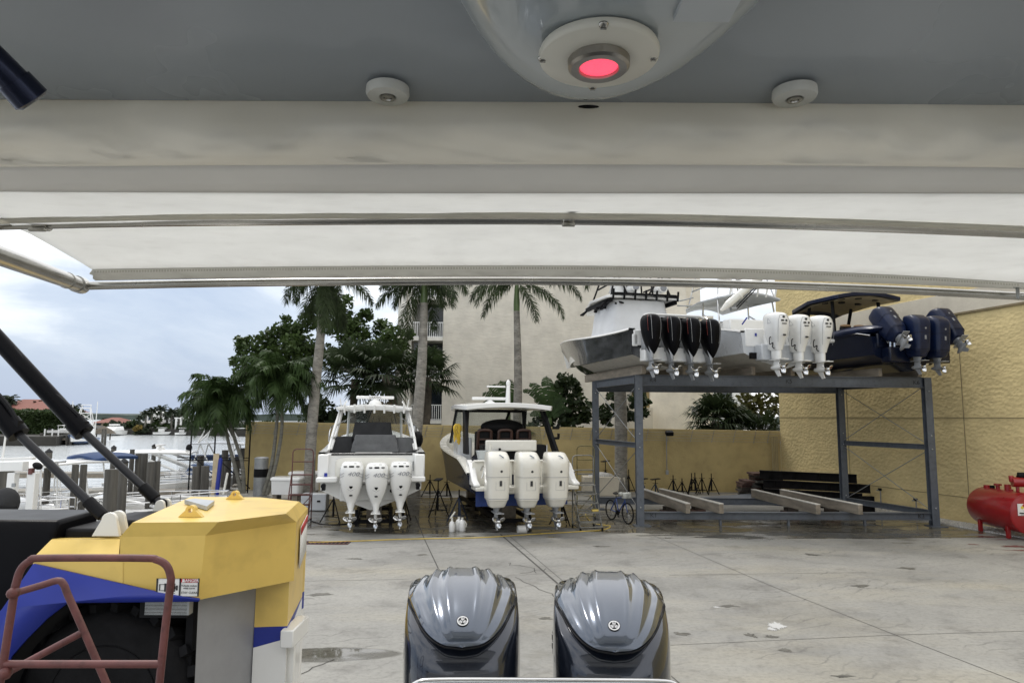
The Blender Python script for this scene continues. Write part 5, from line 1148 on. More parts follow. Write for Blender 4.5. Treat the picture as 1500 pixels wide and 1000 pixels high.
# blue flank and wheel arch
yb = YH - .012
g = MB(); quad(g, [P(50, 825, yb), P(230, 866, yb), P(292, 876, yb), P(292, 880, yb), P(100, 882, yb), P(70, 905, yb), P(40, 935, yb), P(18, 960, yb), P(0, 1000, yb), P(-30, 1080, yb), P(-60, 1080, yb), P(-20, 920, yb), P(5, 890, yb)])
fl = g.build('blue_flank', blue, fk, True, solid=.02)
g = MB(); yi = yb + .05; arch = [P(100, 882, yi), P(70, 905, yi), P(40, 935, yi), P(18, 960, yi), P(0, 1000, yi), P(-30, 1080, yi)]
g.grid([[p + V((.0, .0, 0)) for p in arch], [p + V((.12, 1.0, -.02)) for p in arch]]); g.build('wheel_arch', black, fk, True, solid=.02)
g = MB(); g.box((P(190, 880, 5.2).x, 5.55, P(190, 880, 5.0).z + .05), (1.35, 1.0, .12)); g.box((P(180, 950, 5.6).x, 6.0, 1.2), (1.8, .3, 2.2)); g.box((P(250, 885, 4.9).x, 4.9, P(250, 885, 4.9).z), (.32, .2, .12)); g.box((P(278, 910, 4.95).x, 5.0, 1.8), (.05, .1, .9)); g.build('chassis', black, fk, True)
g = MB(); g.box((P(250, 886, 4.85).x, 4.83, P(250, 886, 4.85).z), (.30, .06, .10)); g.build('arch_bracket', dullmetal, fk, True)
# tyre with lugs
wc = P(165, 1000, 5.0); wc.y = 5.15; Rr = .60; wc.z = P(165, 887, 5.0).z - Rr
wroot_z = wc.z
g = MB(); rx = Matrix(((1, 0, 0), (0, 0, 1), (0, 1, 0)))
g.lathe([(.36, -.26), (.52, -.28), (Rr - .03, -.25), (Rr, -.18), (Rr, .18), (Rr - .03, .25), (.52, .28), (.36, .26)], wc, 48, 0, rx)
for i in range(26):
    a = 2 * math.pi * i / 26
    for sg in (-1, 1):
        a2 = a + (.12 if sg > 0 else 0); c = wc + V((math.cos(a2) * (Rr + .012), sg * .13, math.sin(a2) * (Rr + .012)))
        g.box(c, (.055, .24, .07), Matrix.Rotation(-a2, 3, 'Y') @ Matrix.Rotation(sg * .45, 3, 'X'))
wh = g.build('tyre', rubber, fk, True, angle=50); wh.name = 'wheel'
g = MB(); g.lathe([(.05, -.12), (.20, -.14), (.34, -.2), (.37, -.27), (.37, .2), (.05, .2)], wc, 32, 0, rx); rm_ = g.build('rim', black, fk, True); rm_.parent = wh
g = MB()
for i in range(10): a = 2 * math.pi * i / 10; g.cyl(wc + V((.16 * math.cos(a), -.15, .16 * math.sin(a))), wc + V((.16 * math.cos(a), -.12, .16 * math.sin(a))), .018, 6)
q = g.build('wheel_nut', dullmetal, fk, True); q.parent = wh
# lifting lugs, deck hatch, decals
for (u, v, wpx, zz) in ((278, 757, 34, ZT + .022), (343, 731, 25, ZT + .022)):
    c = G(u, v, zz); s_ = wpx * c.y / 1000 / 2; pts = [V((c.x - s_, c.y, zz))]
    for i in range(9): a = math.pi * (1 - i / 8); pts.append(V((c.x + s_ * .42 * math.cos(a), c.y, zz + s_ * .55 + s_ * .42 * math.sin(a))))
    pts.append(V((c.x + s_, c.y, zz))); n = len(pts); hole = [V((c.x + s_ * .2 * math.cos(1.25 * math.pi - 2 * math.pi * i / n), c.y, zz + s_ * .55 + s_ * .2 * math.sin(1.25 * math.pi - 2 * math.pi * i / n))) for i in range(n)]
    g = MB(); o2 = V((0, .045, 0)); g.loft([pts, hole, [p + o2 for p in hole], [p + o2 for p in pts], pts], False, False); g.build('lifting_lug', yellow, fk, True, angle=30)
g = MB(); hq = [G(270, 737, ZT + .026), G(303, 747, ZT + .026), G(314, 738, ZT + .026), G(285, 735, ZT + .026)]; g.prism(hq, (0, 0, .03)); g.build('hatch_panel', mat('grey_hatch', (.34, .36, .38), .4), fk, True)
yd_ = A0.y - .016
def decal(u0_, v0_, u1, v1, m, nm, par=fk, off=0., Y=yd_):
    g = MB(); a, b_ = P(u0_, v0_, Y - off), P(u1, v1, Y - off); g.box(((a.x + b_.x) / 2, Y - off, (a.z + b_.z) / 2), (abs(b_.x - a.x), .003, abs(a.z - b_.z))); return g.build(nm, m, par, True)
wl = mat('white_vinyl', (.74, .74, .72), .4, var=.03); rl_ = mat('red_vinyl', (.42, .02, .02), .4)
dc = decal(229.5, 846.5, 291, 873, wl, 'warning_decal')
ch = []
for a in ((229.5, 846.5, 291, 847.2), (229.5, 872.4, 291, 873), (229.5, 846.5, 230.2, 873), (290.2, 846.5, 291, 873), (263.2, 846.5, 264, 873), (241, 854, 247, 866), (252, 854, 256, 866), (246, 858, 257, 862), (258, 857, 260, 864), (234, 855, 241, 855.6), (234, 864, 241, 864.6), (233.5, 855, 234.1, 864.6), (247, 852, 256, 852.6), (247, 868, 256, 868.6)): ch.append(decal(*a, text_dark, 'decal_mark', fk, .004))
ch.append(decal(264, 847.3, 290.2, 852.6, rl_, 'decal_header', fk, .004))
for s_, u, v, sz, m in (('DANGER', 279, 850, .026, text_white), ('Vehicle makes', 277, 857.3, .017, text_dark), ('wide turns', 277, 861.0, .017, text_dark), ('STAY CLEAR', 277, 867.5, .0185, text_dark)):
    ch.append(text('decal_lettering', s_, sz, m, fk, P(u, v, yd_ - .008), (R(90), 0, 0), .001, world=True, xs=1.05))
g = MB(); a, b_ = P(266.5, 852, yd_ - .008), P(271, 848, yd_ - .008); g.prism([(a.x, a.y, a.z), (b_.x, a.y, a.z), ((a.x + b_.x) / 2, a.y, b_.z)], (0, -.002, 0)); ch.append(g.build('warning_triangle', wl, fk, True))
for c_ in ch: c_.parent = dc
# rear plate decal on the far flank
def onflank(f, z): p_ = A2.lerp(A3, f); return V((p_.x + .016, p_.y - .006, z))
zq = P(444, 797, 5.75).z
g = MB(); g.add([onflank(.25, zq + .16), onflank(.8, zq + .2), onflank(.8, zq - .1), onflank(.25, zq - .16)], [(3, 2, 1, 0)]); fd = g.build('flank_decal', wl, fk, True, solid=.004)
g = MB(); g.add([onflank(.25, zq + .16) + V((.006, -.004, 0)), onflank(.8, zq + .2) + V((.006, -.004, 0)), onflank(.8, zq + .14) + V((.006, -.004, 0)), onflank(.25, zq + .10) + V((.006, -.004, 0))], [(3, 2, 1, 0)]); q = g.build('decal_header', rl_, fk, True, solid=.003); q.parent = fd
# white tail bracket
g = MB(); c = P(432, 924, 5.55); g.box(c, (.10, .4, .13)); g.build('tail_bracket', white, fk, True, bevel=.01)
g = MB(); g.box((P(427, 950, 5.5).x, 5.5, c.z - .55), (.05, .05, .95)); g.build('tail_post', white, fk, True)
# black engine hood and lift cylinders
g = MB(); hz = 2.775
g.prism([V((-5.0, 4.95, hz - .02)), V((-5.0, 4.90, hz - .10)), V((-5.0, 4.90, 1.4)), V((-5.0, 5.42, 1.4)), V((-5.0, 5.42, hz))], (P(95, 742, 5.0).x + 5.0, 0, 0)); g.build('engine_hood', blackgloss, fk, True, bevel=.03)
g = MB(); hx = P(96, 742, 5.0).x; g.box(((hx + P(235, 742, 5.6).x) / 2, 5.45, hz - .38), (P(235, 742, 5.6).x - hx, .9, .6)); g.box((P(215, 746, 5.3).x, 5.4, hz - .14), (.35, .5, .2)); g.build('hood_end', black, fk, True, bevel=.025)
def lug(u, v, Y, wpx, hpx):
    c = P(u, v, Y); w2 = wpx * Y / 2000; hh = hpx * Y / 1000; g = MB()
    for o_ in (-.05, .05):
        pts = [V((c.x - w2, Y + o_, c.z - hh * .75))] + [V((c.x + w2 * .55 * math.cos(a) + w2 * .15, Y + o_, c.z + hh * .1 + w2 * .55 * math.sin(a))) for a in [math.pi * (1 - i / 7) for i in range(8)]] + [V((c.x + w2, Y + o_, c.z - hh * .75))]
        g.prism(pts, (0, .03, 0))
    g.build('cylinder_lug', offwh, fk, True, bevel=.004)
lug(162, 763, 4.9, 40, 26); lug(236, 740, 5.75, 24, 22)
for (pa, pb, pc, Y, r1, r2, hose) in (((-95, 480), (24, 632), (160, 764), 4.93, .060, .029, [(-20, 560), (8, 590), (22, 612), (24, 622)]), ((-60, 435), (120, 630), (236, 738), 5.78, .068, .033, [(20, 510), (62, 560), (95, 590), (118, 612), (122, 622)])):
    a, b_, c = P(*pa, Y), P(*pb, Y), P(*pc, Y); d = (b_ - a).normalized()
    g = MB(); g.tube([a, b_], r1, 20); g.tube([b_ - d * .09, b_ + d * .03], r1 * 1.18, 20); cy = g.build('lift_cylinder', blackgloss, fk, True)
    g = MB(); g.tube([b_, c], r2, 16); rd = g.build('piston_rod', mat('dark_chrome_rod', (.012, .012, .014), .3, spec=.3), fk, True); rd.parent = cy
    d2 = (c - b_).normalized(); g = MB(); g.tube([c - d2 * .22, c - d2 * .06], r2 * 1.45, 12); g.ell(c, (r2 * 1.5, .05, r2 * 1.5), 12, 8); q = g.build('rod_end', black, fk, True, bevel=.005); q.parent = cy
    g = MB(); g.tube(crom([P(u, v, Y - .02) for u, v in hose], 5), .018, 7); g.box(P(hose[-1][0], hose[-1][1] + 2, Y - .02), (.06, .06, .08)); q = g.build('hydraulic_hose', black, fk, True); q.parent = cy
# ------------------------------------------------------------------ red fuel tank
tk = thing('fuel_tank', 'red cylindrical fuel tank on short legs with a hand pump and placard', 'fuel tank', V((15.55, 21.5, 0)))
ta, tb = V((15.46, 22.7, .78)), V((15.38, 20.6, .78)); tdx = (tb - ta).normalized(); tr_ = .60; tx = tdx.cross(V((0, 0, 1))).normalized()
def tring(p, r_): return [p + (tx * math.cos(2 * math.pi * j / 40) + V((0, 0, 1)) * math.sin(2 * math.pi * j / 40)) * r_ for j in range(40)]
g = MB(); g.loft([tring(ta - tdx * .06, tr_ * .3), tring(ta - tdx * .04, tr_ * .8), tring(ta, tr_ * .98), tring(ta + tdx * .03, tr_), tring(tb - tdx * .03, tr_), tring(tb, tr_ * .98), tring(tb + tdx * .03, tr_ * .8), tring(tb + tdx * .045, tr_ * .3)]); g.build('tank_body', red, tk, True, angle=35)
g = MB(); g.tube(tring(tb - tdx * .01, tr_ + .004) + [tring(tb, tr_ + .004)[0]], .012, 6); g.bar(ta - tx * (tr_ + .002) + V((0, 0, .1)), tb - tx * (tr_ + .002) + V((0, 0, .1)), .02, .02); g.build('weld_seam', red, tk, True)
for f in (.16, .78):
    for sg in (-1, 1):
        p = ta.lerp(tb, f) + tx * sg * .40; g = MB(); g.box((p.x, p.y, .19), (.10, .10, .36)); g.build('leg', red, tk, True, bevel=.008)
def on_top(f): return ta.lerp(tb, f) + V((0, 0, tr_))
for f, r_, hh, m in ((.08, .1, .07, red), (.2, .07, .08, black), (.33, .06, .14, red), (.44, .11, .03, red), (.55, .09, .18, red), (.62, .06, .05, red)):
    p = on_top(f); zz = .0 if f != .44 else .13; 
    if f == .44: p = on_top(.33)
    g = MB(); g.cyl(p + V((0, 0, zz - .02)), p + V((0, 0, zz + hh)), r_, 14); g.build('filler_cap', m, tk, True)
p = on_top(.76); g = MB(); g.cyl(p, p + V((0, 0, .16)), .05, 10); g.cyl(p + V((-.16, 0, .30)), p + V((.16, -.1, .30)), .15, 16); g.tube([p + V((-.16, 0, .3)), p + V((-.18, 0, .48))], .07, 10); pm_ = g.build('hand_pump', red, tk, True, bevel=.01)
g = MB(); g.cyl(p + V((.0, -.05, .50)), p + V((.16, -.1, .50)), .09, 12); g.tube(crom([p + V((.1, -.1, .35)), p + V((.28, -.15, .42)), p + V((.36, -.2, .3)), p + V((.4, -.25, .1)), p + V((.3, -.2, .0))], 5), .03, 7); g.box(p + V((.02, -.05, .44)), (.1, .08, .1)); q = g.build('pump_fitting', black, tk, True); q.parent = pm_
cc = tb + tdx * .05 - tx * -.0; bx = Matrix((tx, tdx, V((0, 0, 1)))).transposed()
g = MB(); sg_ = -1 if tx.x > 0 else 1; cpl = tb + tdx * .055 + tx * (.24 * (-1 if tx.x > 0 else 1)) + V((0, 0, .14)); g.box(cpl, (.36, .012, .34), bx); plc = g.build('hazard_placard', wl, tk, True)
for dx_, dz_, m in ((0, .12, rl_), (-.055, .06, blue), (.055, .06, mat('yellow_vinyl', (.7, .55, .05), .4)), (0, 0.002, wl)):
    c = cpl + tx * dx_ + tdx * .010 + V((0, 0, dz_)); g = MB(); g.box(c, (.075, .006, .075), bx @ Matrix.Rotation(R(45), 3, 'Y')); q = g.build('hazard_diamond', m, tk, True); q.parent = plc
g = MB(); g.box(cpl + tdx * .010 + V((0, 0, -.10)), (.28, .006, .035), bx); g.box(cpl + tdx * .010 + V((0, 0, -.145)), (.22, .006, .012), bx); q = g.build('placard_line', text_dark, tk, True); q.parent = plc
# ------------------------------------------------------------------ bicycle
bkY = 25.4
bk = thing('bicycle', 'blue bicycle with a handlebar bag leaning at the front rack post', 'bicycle', V((P(907, 745, 23.9).x, 23.9, 0)), R(-66))
for x, nm in ((-.52, 0), (.52, 1)):
    g = MB(); ring = [V((x + .33 * math.cos(2 * math.pi * i / 28), 0, .345 + .33 * math.sin(2 * math.pi * i / 28))) for i in range(29)]; g.tube(ring, .024, 8); w_ = g.build('wheel', rubber, bk)
    g = MB(); [g.tube([(x, 0, .345), (x + .32 * math.cos(a), 0, .345 + .32 * math.sin(a))], .004, 4) for a in [2 * math.pi * i / 14 for i in range(14)]]; g.cyl((x, -.04, .345), (x, .04, .345), .03); q = g.build('spoke', steel, bk); q.parent = w_
bpnt = mat('blue_bicycle_paint', (.02, .06, .25), .3, coat=.5)
g = MB(); BB, ST, HT, HB, RA, FA = V((-.05, 0, .3)), V((-.18, 0, .78)), V((.34, 0, .86)), V((.36, 0, .74)), V((-.52, 0, .345)), V((.52, 0, .345))
for a, b_ in ((BB, ST), (ST, HT), (BB, HB), (BB, RA), (ST, RA), (HB, FA), (HT, HB)): g.tube([a, b_], .02, 7)
g.build('frame', bpnt, bk)
g = MB(); g.tube(crom([(.18, -.3, 1.02), (.3, -.2, 1.05), (.33, 0, .98), (.3, .2, 1.05), (.18, .3, 1.02)], 4), .013, 6); g.tube([(.34, 0, .86), (.33, 0, .99)], .015, 6); g.build('handlebar', black, bk)
g = MB(); g.ell((-.22, 0, .93), (.14, .08, .035), 12, 6); g.tube([(-.18, 0, .78), (-.2, 0, .92)], .014, 6); g.build('saddle', black, bk)
g = MB(); g.box((.46, .0, .93), (.16, .32, .2)); g.box((.40, -.18, .98), (.12, .14, .12)); g.build('handlebar_bag', mat('pale_bag_cloth', (.45, .46, .42), .8, var=.5, scale=7), bk, bevel=.03)
g = MB(); g.cyl((-.05, -.03, .3), (-.05, -.01, .3), .09, 14); g.bar((-.05, -.06, .3), (.06, -.06, .16), .02, .02); g.bar((-.05, .06, .3), (-.16, .06, .44), .02, .02); g.build('crank', black, bk)
# ------------------------------------------------------------------ small things on the ground
def bottle(u, v, label, kind):
    c = G(u, v); t = thing('spray_bottle' if kind == 0 else 'jug', label, 'bottle', c)
    g = MB(); pr = [(.085, 0), (.095, .02), (.095, .20), (.07, .28), (.03, .32)] if kind == 0 else [(.10, 0), (.11, .02), (.11, .24), (.08, .31), (.035, .34), (.035, .37)]
    g.lathe(pr, (0, 0, 0), 18); g.build('body', white, t)
    g = MB()
    if kind == 0: g.tube([(0, 0, .32), (0, 0, .42)], .03, 8); g.tube([(-.04, 0, .42), (.09, 0, .60)], .025, 8); g.tube([(.02, 0, .46), (-.07, 0, .40)], .015, 6)
    else: g.cyl((0, 0, .37), (0, 0, .41), .04); g.tube([(.1, 0, .1), (.14, 0, .2), (.09, 0, .29)], .016, 6)
    g.build('spray_head' if kind == 0 else 'cap', offwh, t)
bottle(662, 778, 'white spray bottle with angled trigger head on the wet concrete', 0); bottle(677, 777, 'white jug standing beside the spray bottle', 1); bottle(672, 776, 'smaller white jug tucked between spray bottle and jug', 1)
c = G(764, 780); t = thing('paint_bucket', 'white pail tipped on its side under the cruiser propellers', 'bucket', c, R(15)); g = MB(); g.tube([(-.13, 0, .11), (.13, 0, .11)], [.11, .125], 20); g.build('body', white, t, bevel=.008); g = MB(); g.tube([(.12, 0, .11), (.15, 0, .11)], .132, 20); g.build('lid', offwh, t)
hs = [G(u, v, .015) for u, v in ((452, 794), (520, 792), (600, 789), (700, 787), (780, 782), (850, 778), (885, 775), (894, 770), (880, 768), (868, 765), (858, 752), (868, 735), (862, 722))]
g = MB(); g.tube(crom(hs, 8), .016, 7); tag(g.build('water_hose', mat('yellow_hose', (.50, .36, .07), .55, var=.2)), 'long yellow hose lying across the wet concrete', 'hose')
hs = [G(u, v, .015) for u, v in ((455, 762), (480, 768), (530, 764), (560, 756), (575, 764), (590, 758), (588, 750))]
g = MB(); g.tube(crom(hs, 7), .016, 6); tag(g.build('power_cable', black), 'black cable trailing under the covered white boat', 'cable')
a = G(462, 795); t = thing('drain_grate', 'dark rusty drain grate set in the concrete beside the forklift', 'drain grate', a); g = MB(); g.box((.3, 0, .004), (1.3, .42, .006)); g.build('drain_pit', black, t); g = MB()
for i in range(12): g.box((-.32 + i * .113, 0, .012), (.03, .40, .012))
g.box((.3, -.2, .012), (1.3, .03, .014)); g.box((.3, .2, .012), (1.3, .03, .014)); g.build('grating', rustdark, t)
# dock boxes, bin, planter, box stack
def dockbox(u, v, Y, wd, hh, label):
    c = P(u, v, Y); t = thing('dock_box', label, 'dock box', V((c.x, Y, .28)))
    g = MB(); g.loft([sring(wd * .46, .36, 0, 0, 20, 8), sring(wd * .48, .38, hh, 0, 20, 8)]); g.build('body', white, t)
    g = MB(); g.loft([sring(wd * .51, .41, hh, 0, 20, 8), sring(wd * .51, .41, hh + .07, 0, 20, 8), sring(wd * .46, .37, hh + .13, 0, 20, 8)]); g.build('lid', white, t)
    g = MB(); [g.box((sg * wd * .34, 0, -.14), (.18, .6, .28)) for sg in (-1, 1)]; g.build('foot', timber, t)
dockbox(421, 712, 29.2, 1.25, .58, 'white dock box beside the larger feather palm'); dockbox(446, 712, 30.8, 1.3, .68, 'second white dock box half behind the red ladder')
t = thing('meter_box', 'low grey electric box near the foot of the red ladder', 'box', V((gx(463, 26.3), 26.3, 0))); g = MB(); g.box((0, 0, .32), (.95, .5, .62)); g.build('body', greyhull, t, bevel=.03); g = MB(); g.box((.2, -.26, .36), (.12, .03, .06)); g.build('latch', black, t)
c = G(383, 722); t = thing('litter_bin', 'grey cylindrical bin with a dark band by the yellow wall', 'bin', V((gx(382, 30.9), 30.9, 0))); g = MB(); g.cyl((0, 0, 0), (0, 0, 1.62), .30, 24); g.build('body', dullmetal, t); g = MB(); g.cyl((0, 0, .82), (0, 0, 1.18), .31, 24); g.build('band', black, t); g = MB(); g.lathe([(.31, 1.62), (.31, 1.66), (.2, 1.70), (.02, 1.71)], (0, 0, 0), 24); g.build('lid', gearpaint, t)
t = thing('concrete_planter', 'pale concrete block planter around the palm by the rack', 'planter', V((gx(884, 32.0), 32.2, 0))); g = MB(); g.box((0, 0, .42), (1.9, 1.0, .86)); g.build('block', band, t, bevel=.03); g = MB(); g.ell((-.1, 0, .86), (.6, .35, .18), 14, 6); g.build('sand_heap', grav, t)
# timber stack, steel pile, flat panel
rg = random.Random(17); t = thing('timber_stack', 'untidy stack of dark reddish planks by the end of the yellow wall', 'timber stack', V((gx(1112, 31.0), 31.0, 0)))
woods = [mat('dark_plank_' + c, col, .9, var=.45, scale=5, bump=.4) for c, col in (('red', (.065, .034, .026)), ('brown', (.045, .036, .029)), ('grey', (.07, .066, .058)))]
xa_, xb_ = gx(1084, 31.0), gx(1140, 31.0)
for r_ in range(11):
    for cidx in range(4):
        x = lerp(xa_, xb_, (cidx + .5) / 4) + rg.uniform(-.12, .12); g = MB(); g.box((x, 31.0 + rg.uniform(-.1, .1), .06 + r_ * .105), ((xb_ - xa_) / 4 * rg.uniform(.85, 1.0), rg.uniform(.7, 1.3), .09), Matrix.Rotation(rg.uniform(-.06, .06), 3, 'Z'))
        if r_ > 7 and cidx in (0,): continue
        g.build('plank', rg.choice(woods), t, True)
dksteel = mat('dark_oxidised_steel', (.012, .011, .011), .85, var=.5, dirt=.3, spec=.12)
SG = None
for i, (u0_, u1, z, Y0, Y1, hh, l) in enumerate(((1113, 1255, 1.16, 30.0, 28.0, .34, 'top dark steel beam on the heap below the textured wall'), (1118, 1274, .80, 29.7, 27.6, .32, 'long dark steel beam jutting from the middle of the heap'), (1118, 1262, .44, 29.3, 27.5, .38, 'dark steel beam in the lower layer of the heap'), (1126, 1276, .14, 28.9, 27.4, .28, 'dark steel beam lying lowest on the ground beside the rack'))):
    a, b_ = P(u0_, 700, Y0), P(u1, 700, Y1); a.z = b_.z = z; g = MB(); hbeam(g, a, b_, .3, hh, fl=.03); d = (b_ - a).normalized()
    t = thing('steel_beam', l, 'steel beam', V(((a.x + b_.x) / 2, (a.y + b_.y) / 2, z - hh / 2))); g.build('girder', dksteel, t, True)
    g = MB(); 
    for k in range(4): p_ = a.lerp(b_, .1 + .26 * k); g.box(p_ + V((0, -.10, 0)), (.02, .12, hh - .08))
    g.build('stiffener', dksteel, t, True)
t = thing('loose_block', 'rusty channel offcut leaning at the end of the steel heap', 'steel offcut', V((gx(1264, 27.0), 26.9, 0))); g = MB(); g.box((0, 0, .3), (.5, .05, .6)); g.box((-.24, -.1, .3), (.03, .2, .6)); g.box((.24, -.1, .3), (.03, .2, .6)); g.build('channel', dksteel, t); g = MB(); g.cyl((.05, -.05, .4), (.05, -.01, .4), .04); g.build('bolt', dullmetal, t)
a = [P(u, v, Y) for u, v, Y in ((1030, 721, 30.2), (1080, 722, 28.6), (1128, 729, 28.4), (1060, 722, 30.2))]
t = thing('metal_sheet', 'flat blue grey metal sheet lying on boards behind the low bunks', 'metal sheet', V((P(1078, 725, 29.8).x, 29.2, 0))); g = MB(); c0 = V((P(1078, 725, 29.8).x, 29.8, .2)); g.box(c0, (2.7, 1.3, .05), Matrix.Rotation(R(-4), 3, 'Y')); g.build('sheet', rackgrey, t, True, bevel=.01); [MB().box(c0 + V((x, 0, -.13)), (.16, 1.4, .12)).build('batten', timber, t, True) for x in (-.9, 0, .9)]
for i, (u, Y) in enumerate(((978, 25.5), (1020, 25.8), (1155, 25.5), (1214, 25.2))):
    t = thing('wood_block', ('small stack of broken wood blocks under the first low bunk', 'dark wood block under the second low bunk', 'dark wood block under the third low bunk', 'dark wood block under the last low bunk')[i], 'wood block', V((gx(u, Y), Y, 0))); g = MB(); g.box((0, 0, .1), (.55, .4, .2)); g.build('lower_block', woods[0], t, bevel=.01); g = MB(); g.box((.05, 0, .27), (.42, .3, .13), Matrix.Rotation(.2, 3, 'Z')); g.build('upper_block', woods[1], t, bevel=.01)
# ------------------------------------------------------------------ docks, moored boats and the far shore craft
dockm = mat('weathered_dock_boards', (.26, .245, .215), .9, var=.35, scale=3, stretch=(1, 8, 1), bump=.3)
PGp = 'timber pilings along the docks'
def piling(u, vt, w, Y, cap, label, z0=-2.2):
    c = P(u, vt, Y); r = w * Y / 2000; t = thing('piling', label, 'piling', V((c.x, Y, z0)), 0, None)
    g = MB(); top = c.z - (r * 1.1 if cap else 0)
    g.tube([(c.x, Y, z0), (c.x + .02, Y, (z0 + top) / 2), (c.x, Y, top)], [r * 1.06, r * 1.02, r], 14); g.build('post', pilewood, t, True, angle=50)
    if cap: g = MB(); g.lathe([(r * 1.12, 0), (r * 1.12, r * .25), (r * .05, r * 1.2)], (c.x, Y, top), 14); g.build('cap', black if cap == 2 else charcoal, t, True)
    return t
PILES = [(72, 657, 9, 27, 1, 'capped piling standing alone between the two lift cylinders'), (167, 652, 7, 38, 1, 'thin capped piling beyond the blue canopy'), (182, 671, 11.5, 20.5, 1, 'dark capped piling just behind the broad split piling'), (164, 687, 18, 15.2, 0, 'broad split piling next to the back lift cylinder'),
 (111, 680, 9, 23, 0, 'piling under the white hardtop of the moored boat, near its end'), (123, 680, 9, 24, 0, 'second piling under the white hardtop of the moored boat'), (194, 658, 6.5, 31, 0, 'slim piling at the tip of the arched hardtop'), (203, 664, 8, 29.5, 0, 'dark wet piling beneath the arched hardtop'), (212, 664, 9, 30.5, 0, 'pale grey piling beside the dark wet one'),
 (221, 676, 9.5, 25, 0, 'sawn off piling at the dock edge, one of a close pair, paler'), (231, 675, 8.5, 25.4, 0, 'sawn off piling at the dock edge, one of a close pair, darker'), (226, 650, 6, 44, 2, 'black capped piling far out on the canal'), (287, 683, 9, 26.5, 0, 'piling behind the gate frame, leaning to the water'), (301, 682, 11, 27, 0, 'thick short piling behind the wire gate'), (294, 667, 9.5, 33, 0, 'taller piling beyond the wire gate'),
 (330, 659, 9, 34.5, 0, 'piling behind the cream board post'), (334, 674, 9.5, 33.4, 0, 'short piling near the curved palm trunk'), (347, 668, 9, 35.5, 1, 'capped piling between curved palm trunk and gate'), (354, 673, 7, 36.5, 0, 'narrow piling closest to the end of the yellow wall'), (8, 686, 22, 14, 0, 'large piling behind the white lift posts'), (356, 656, 7, 44, 0, 'distant piling seen past the curved palm')]
for a in PILES: piling(*a)
def dock(name, p0, p1, wd, z, label):
    a = V((*p0, z)); b_ = V((*p1, z)); t = thing('dock', label, 'dock', V(((a.x + b_.x) / 2, (a.y + b_.y) / 2, z)))
    g = MB(); g.bar(a, b_, wd, .06); g.build('decking', dockm, t, True); g = MB(); n = (b_ - a).normalized().cross(V((0, 0, 1))) * (wd / 2 - .05)
    for s_ in (-1, 1): g.bar(a + n * s_ - V((0, 0, .16)), b_ + n * s_ - V((0, 0, .16)), .1, .24)
    g.build('joist', timber, t, True)
dock('dock', (-12.9, 34.6), (-17.2, 52), 1.9, .06, 'grey board walkway running out behind the wire gate')
dock('dock', (-14.6, 34.2), (-26, 33.0), 1.3, -.1, 'finger dock in front of the boat with arched hardtop')
dock('dock', (-12.6, 27.0), (-20, 25.2), 1.2, -.05, 'short finger dock beside the small white skiff')
dock('dock', (-16.5, 44.2), (-34, 43.2), 1.3, -.1, 'far finger dock beyond the arched hardtop boat')
def moored(loc, rz, L, B, label, side=white, s0=1.0, s1=1.5):
    t = thing('moored_boat', label, 'boat', loc, rz); hull(t, L, B, s0, s1, .35, side, bottomblue, white, .5, nst=10, capw=.22, rake=.9)
    g = MB(); g.box((0, .04, s0 * .62), (B * .86, .08, s0 * .75)); g.build('transom', white, t, bevel=.02); return t
def rails(t, L, B, s, h=.45, n=6):
    ps = []
    for sg in (-1, 1):
        pts = [(sg * B / 2 * k, L * y, s + h + .25 * y) for y, k in ((.3, .93), (.45, .92), (.6, .84), (.75, .66), (.9, .36), (1.0, .1))]; ps.append(crom(pts, 3)); ps.append(crom([(p[0], p[1], p[2] - h * .5) for p in pts], 3))
        for p in pts: ps.append([(p[0], p[1], s + .05 + .4 * (p[1] / L) ** 2), p])
    pipe(t, 'rail', ps, .018, steelclean, 5)
# boat with blue canopy, bow towards us
m1 = moored(V((P(146, 700, 28.5).x, 29.5, WZ)), R(160), 7.5, 2.5, 'moored boat with a navy canopy over a white hardtop'); 
hz1 = P(127, 678, 28).z - WZ
slabtop(m1, hz1, 1.1, .9, 3.6, .08, white, None, .05); slabtop(m1, hz1 + .10, 1.15, -.2, 1.6, .12, bluecanvas, None, .14, name='canopy')
pipe(m1, 'top_frame', [crom([(sg * 1.0, y, .7), (sg * .95, y + .1, 1.4), (sg * .8, y + .2, hz1)], 4) for sg in (-1, 1) for y in (1.0, 1.8, 2.9)] + [[(sg * .95, 1.1, 1.4), (sg * .95, 2.95, 1.4)] for sg in (-1, 1)], .03, white); rails(m1, 7.5, 2.5, 1.1)
g = MB(); g.box((0, 2.0, 1.0), (1.0, .9, 1.0)); g.build('console', white, m1, bevel=.05)
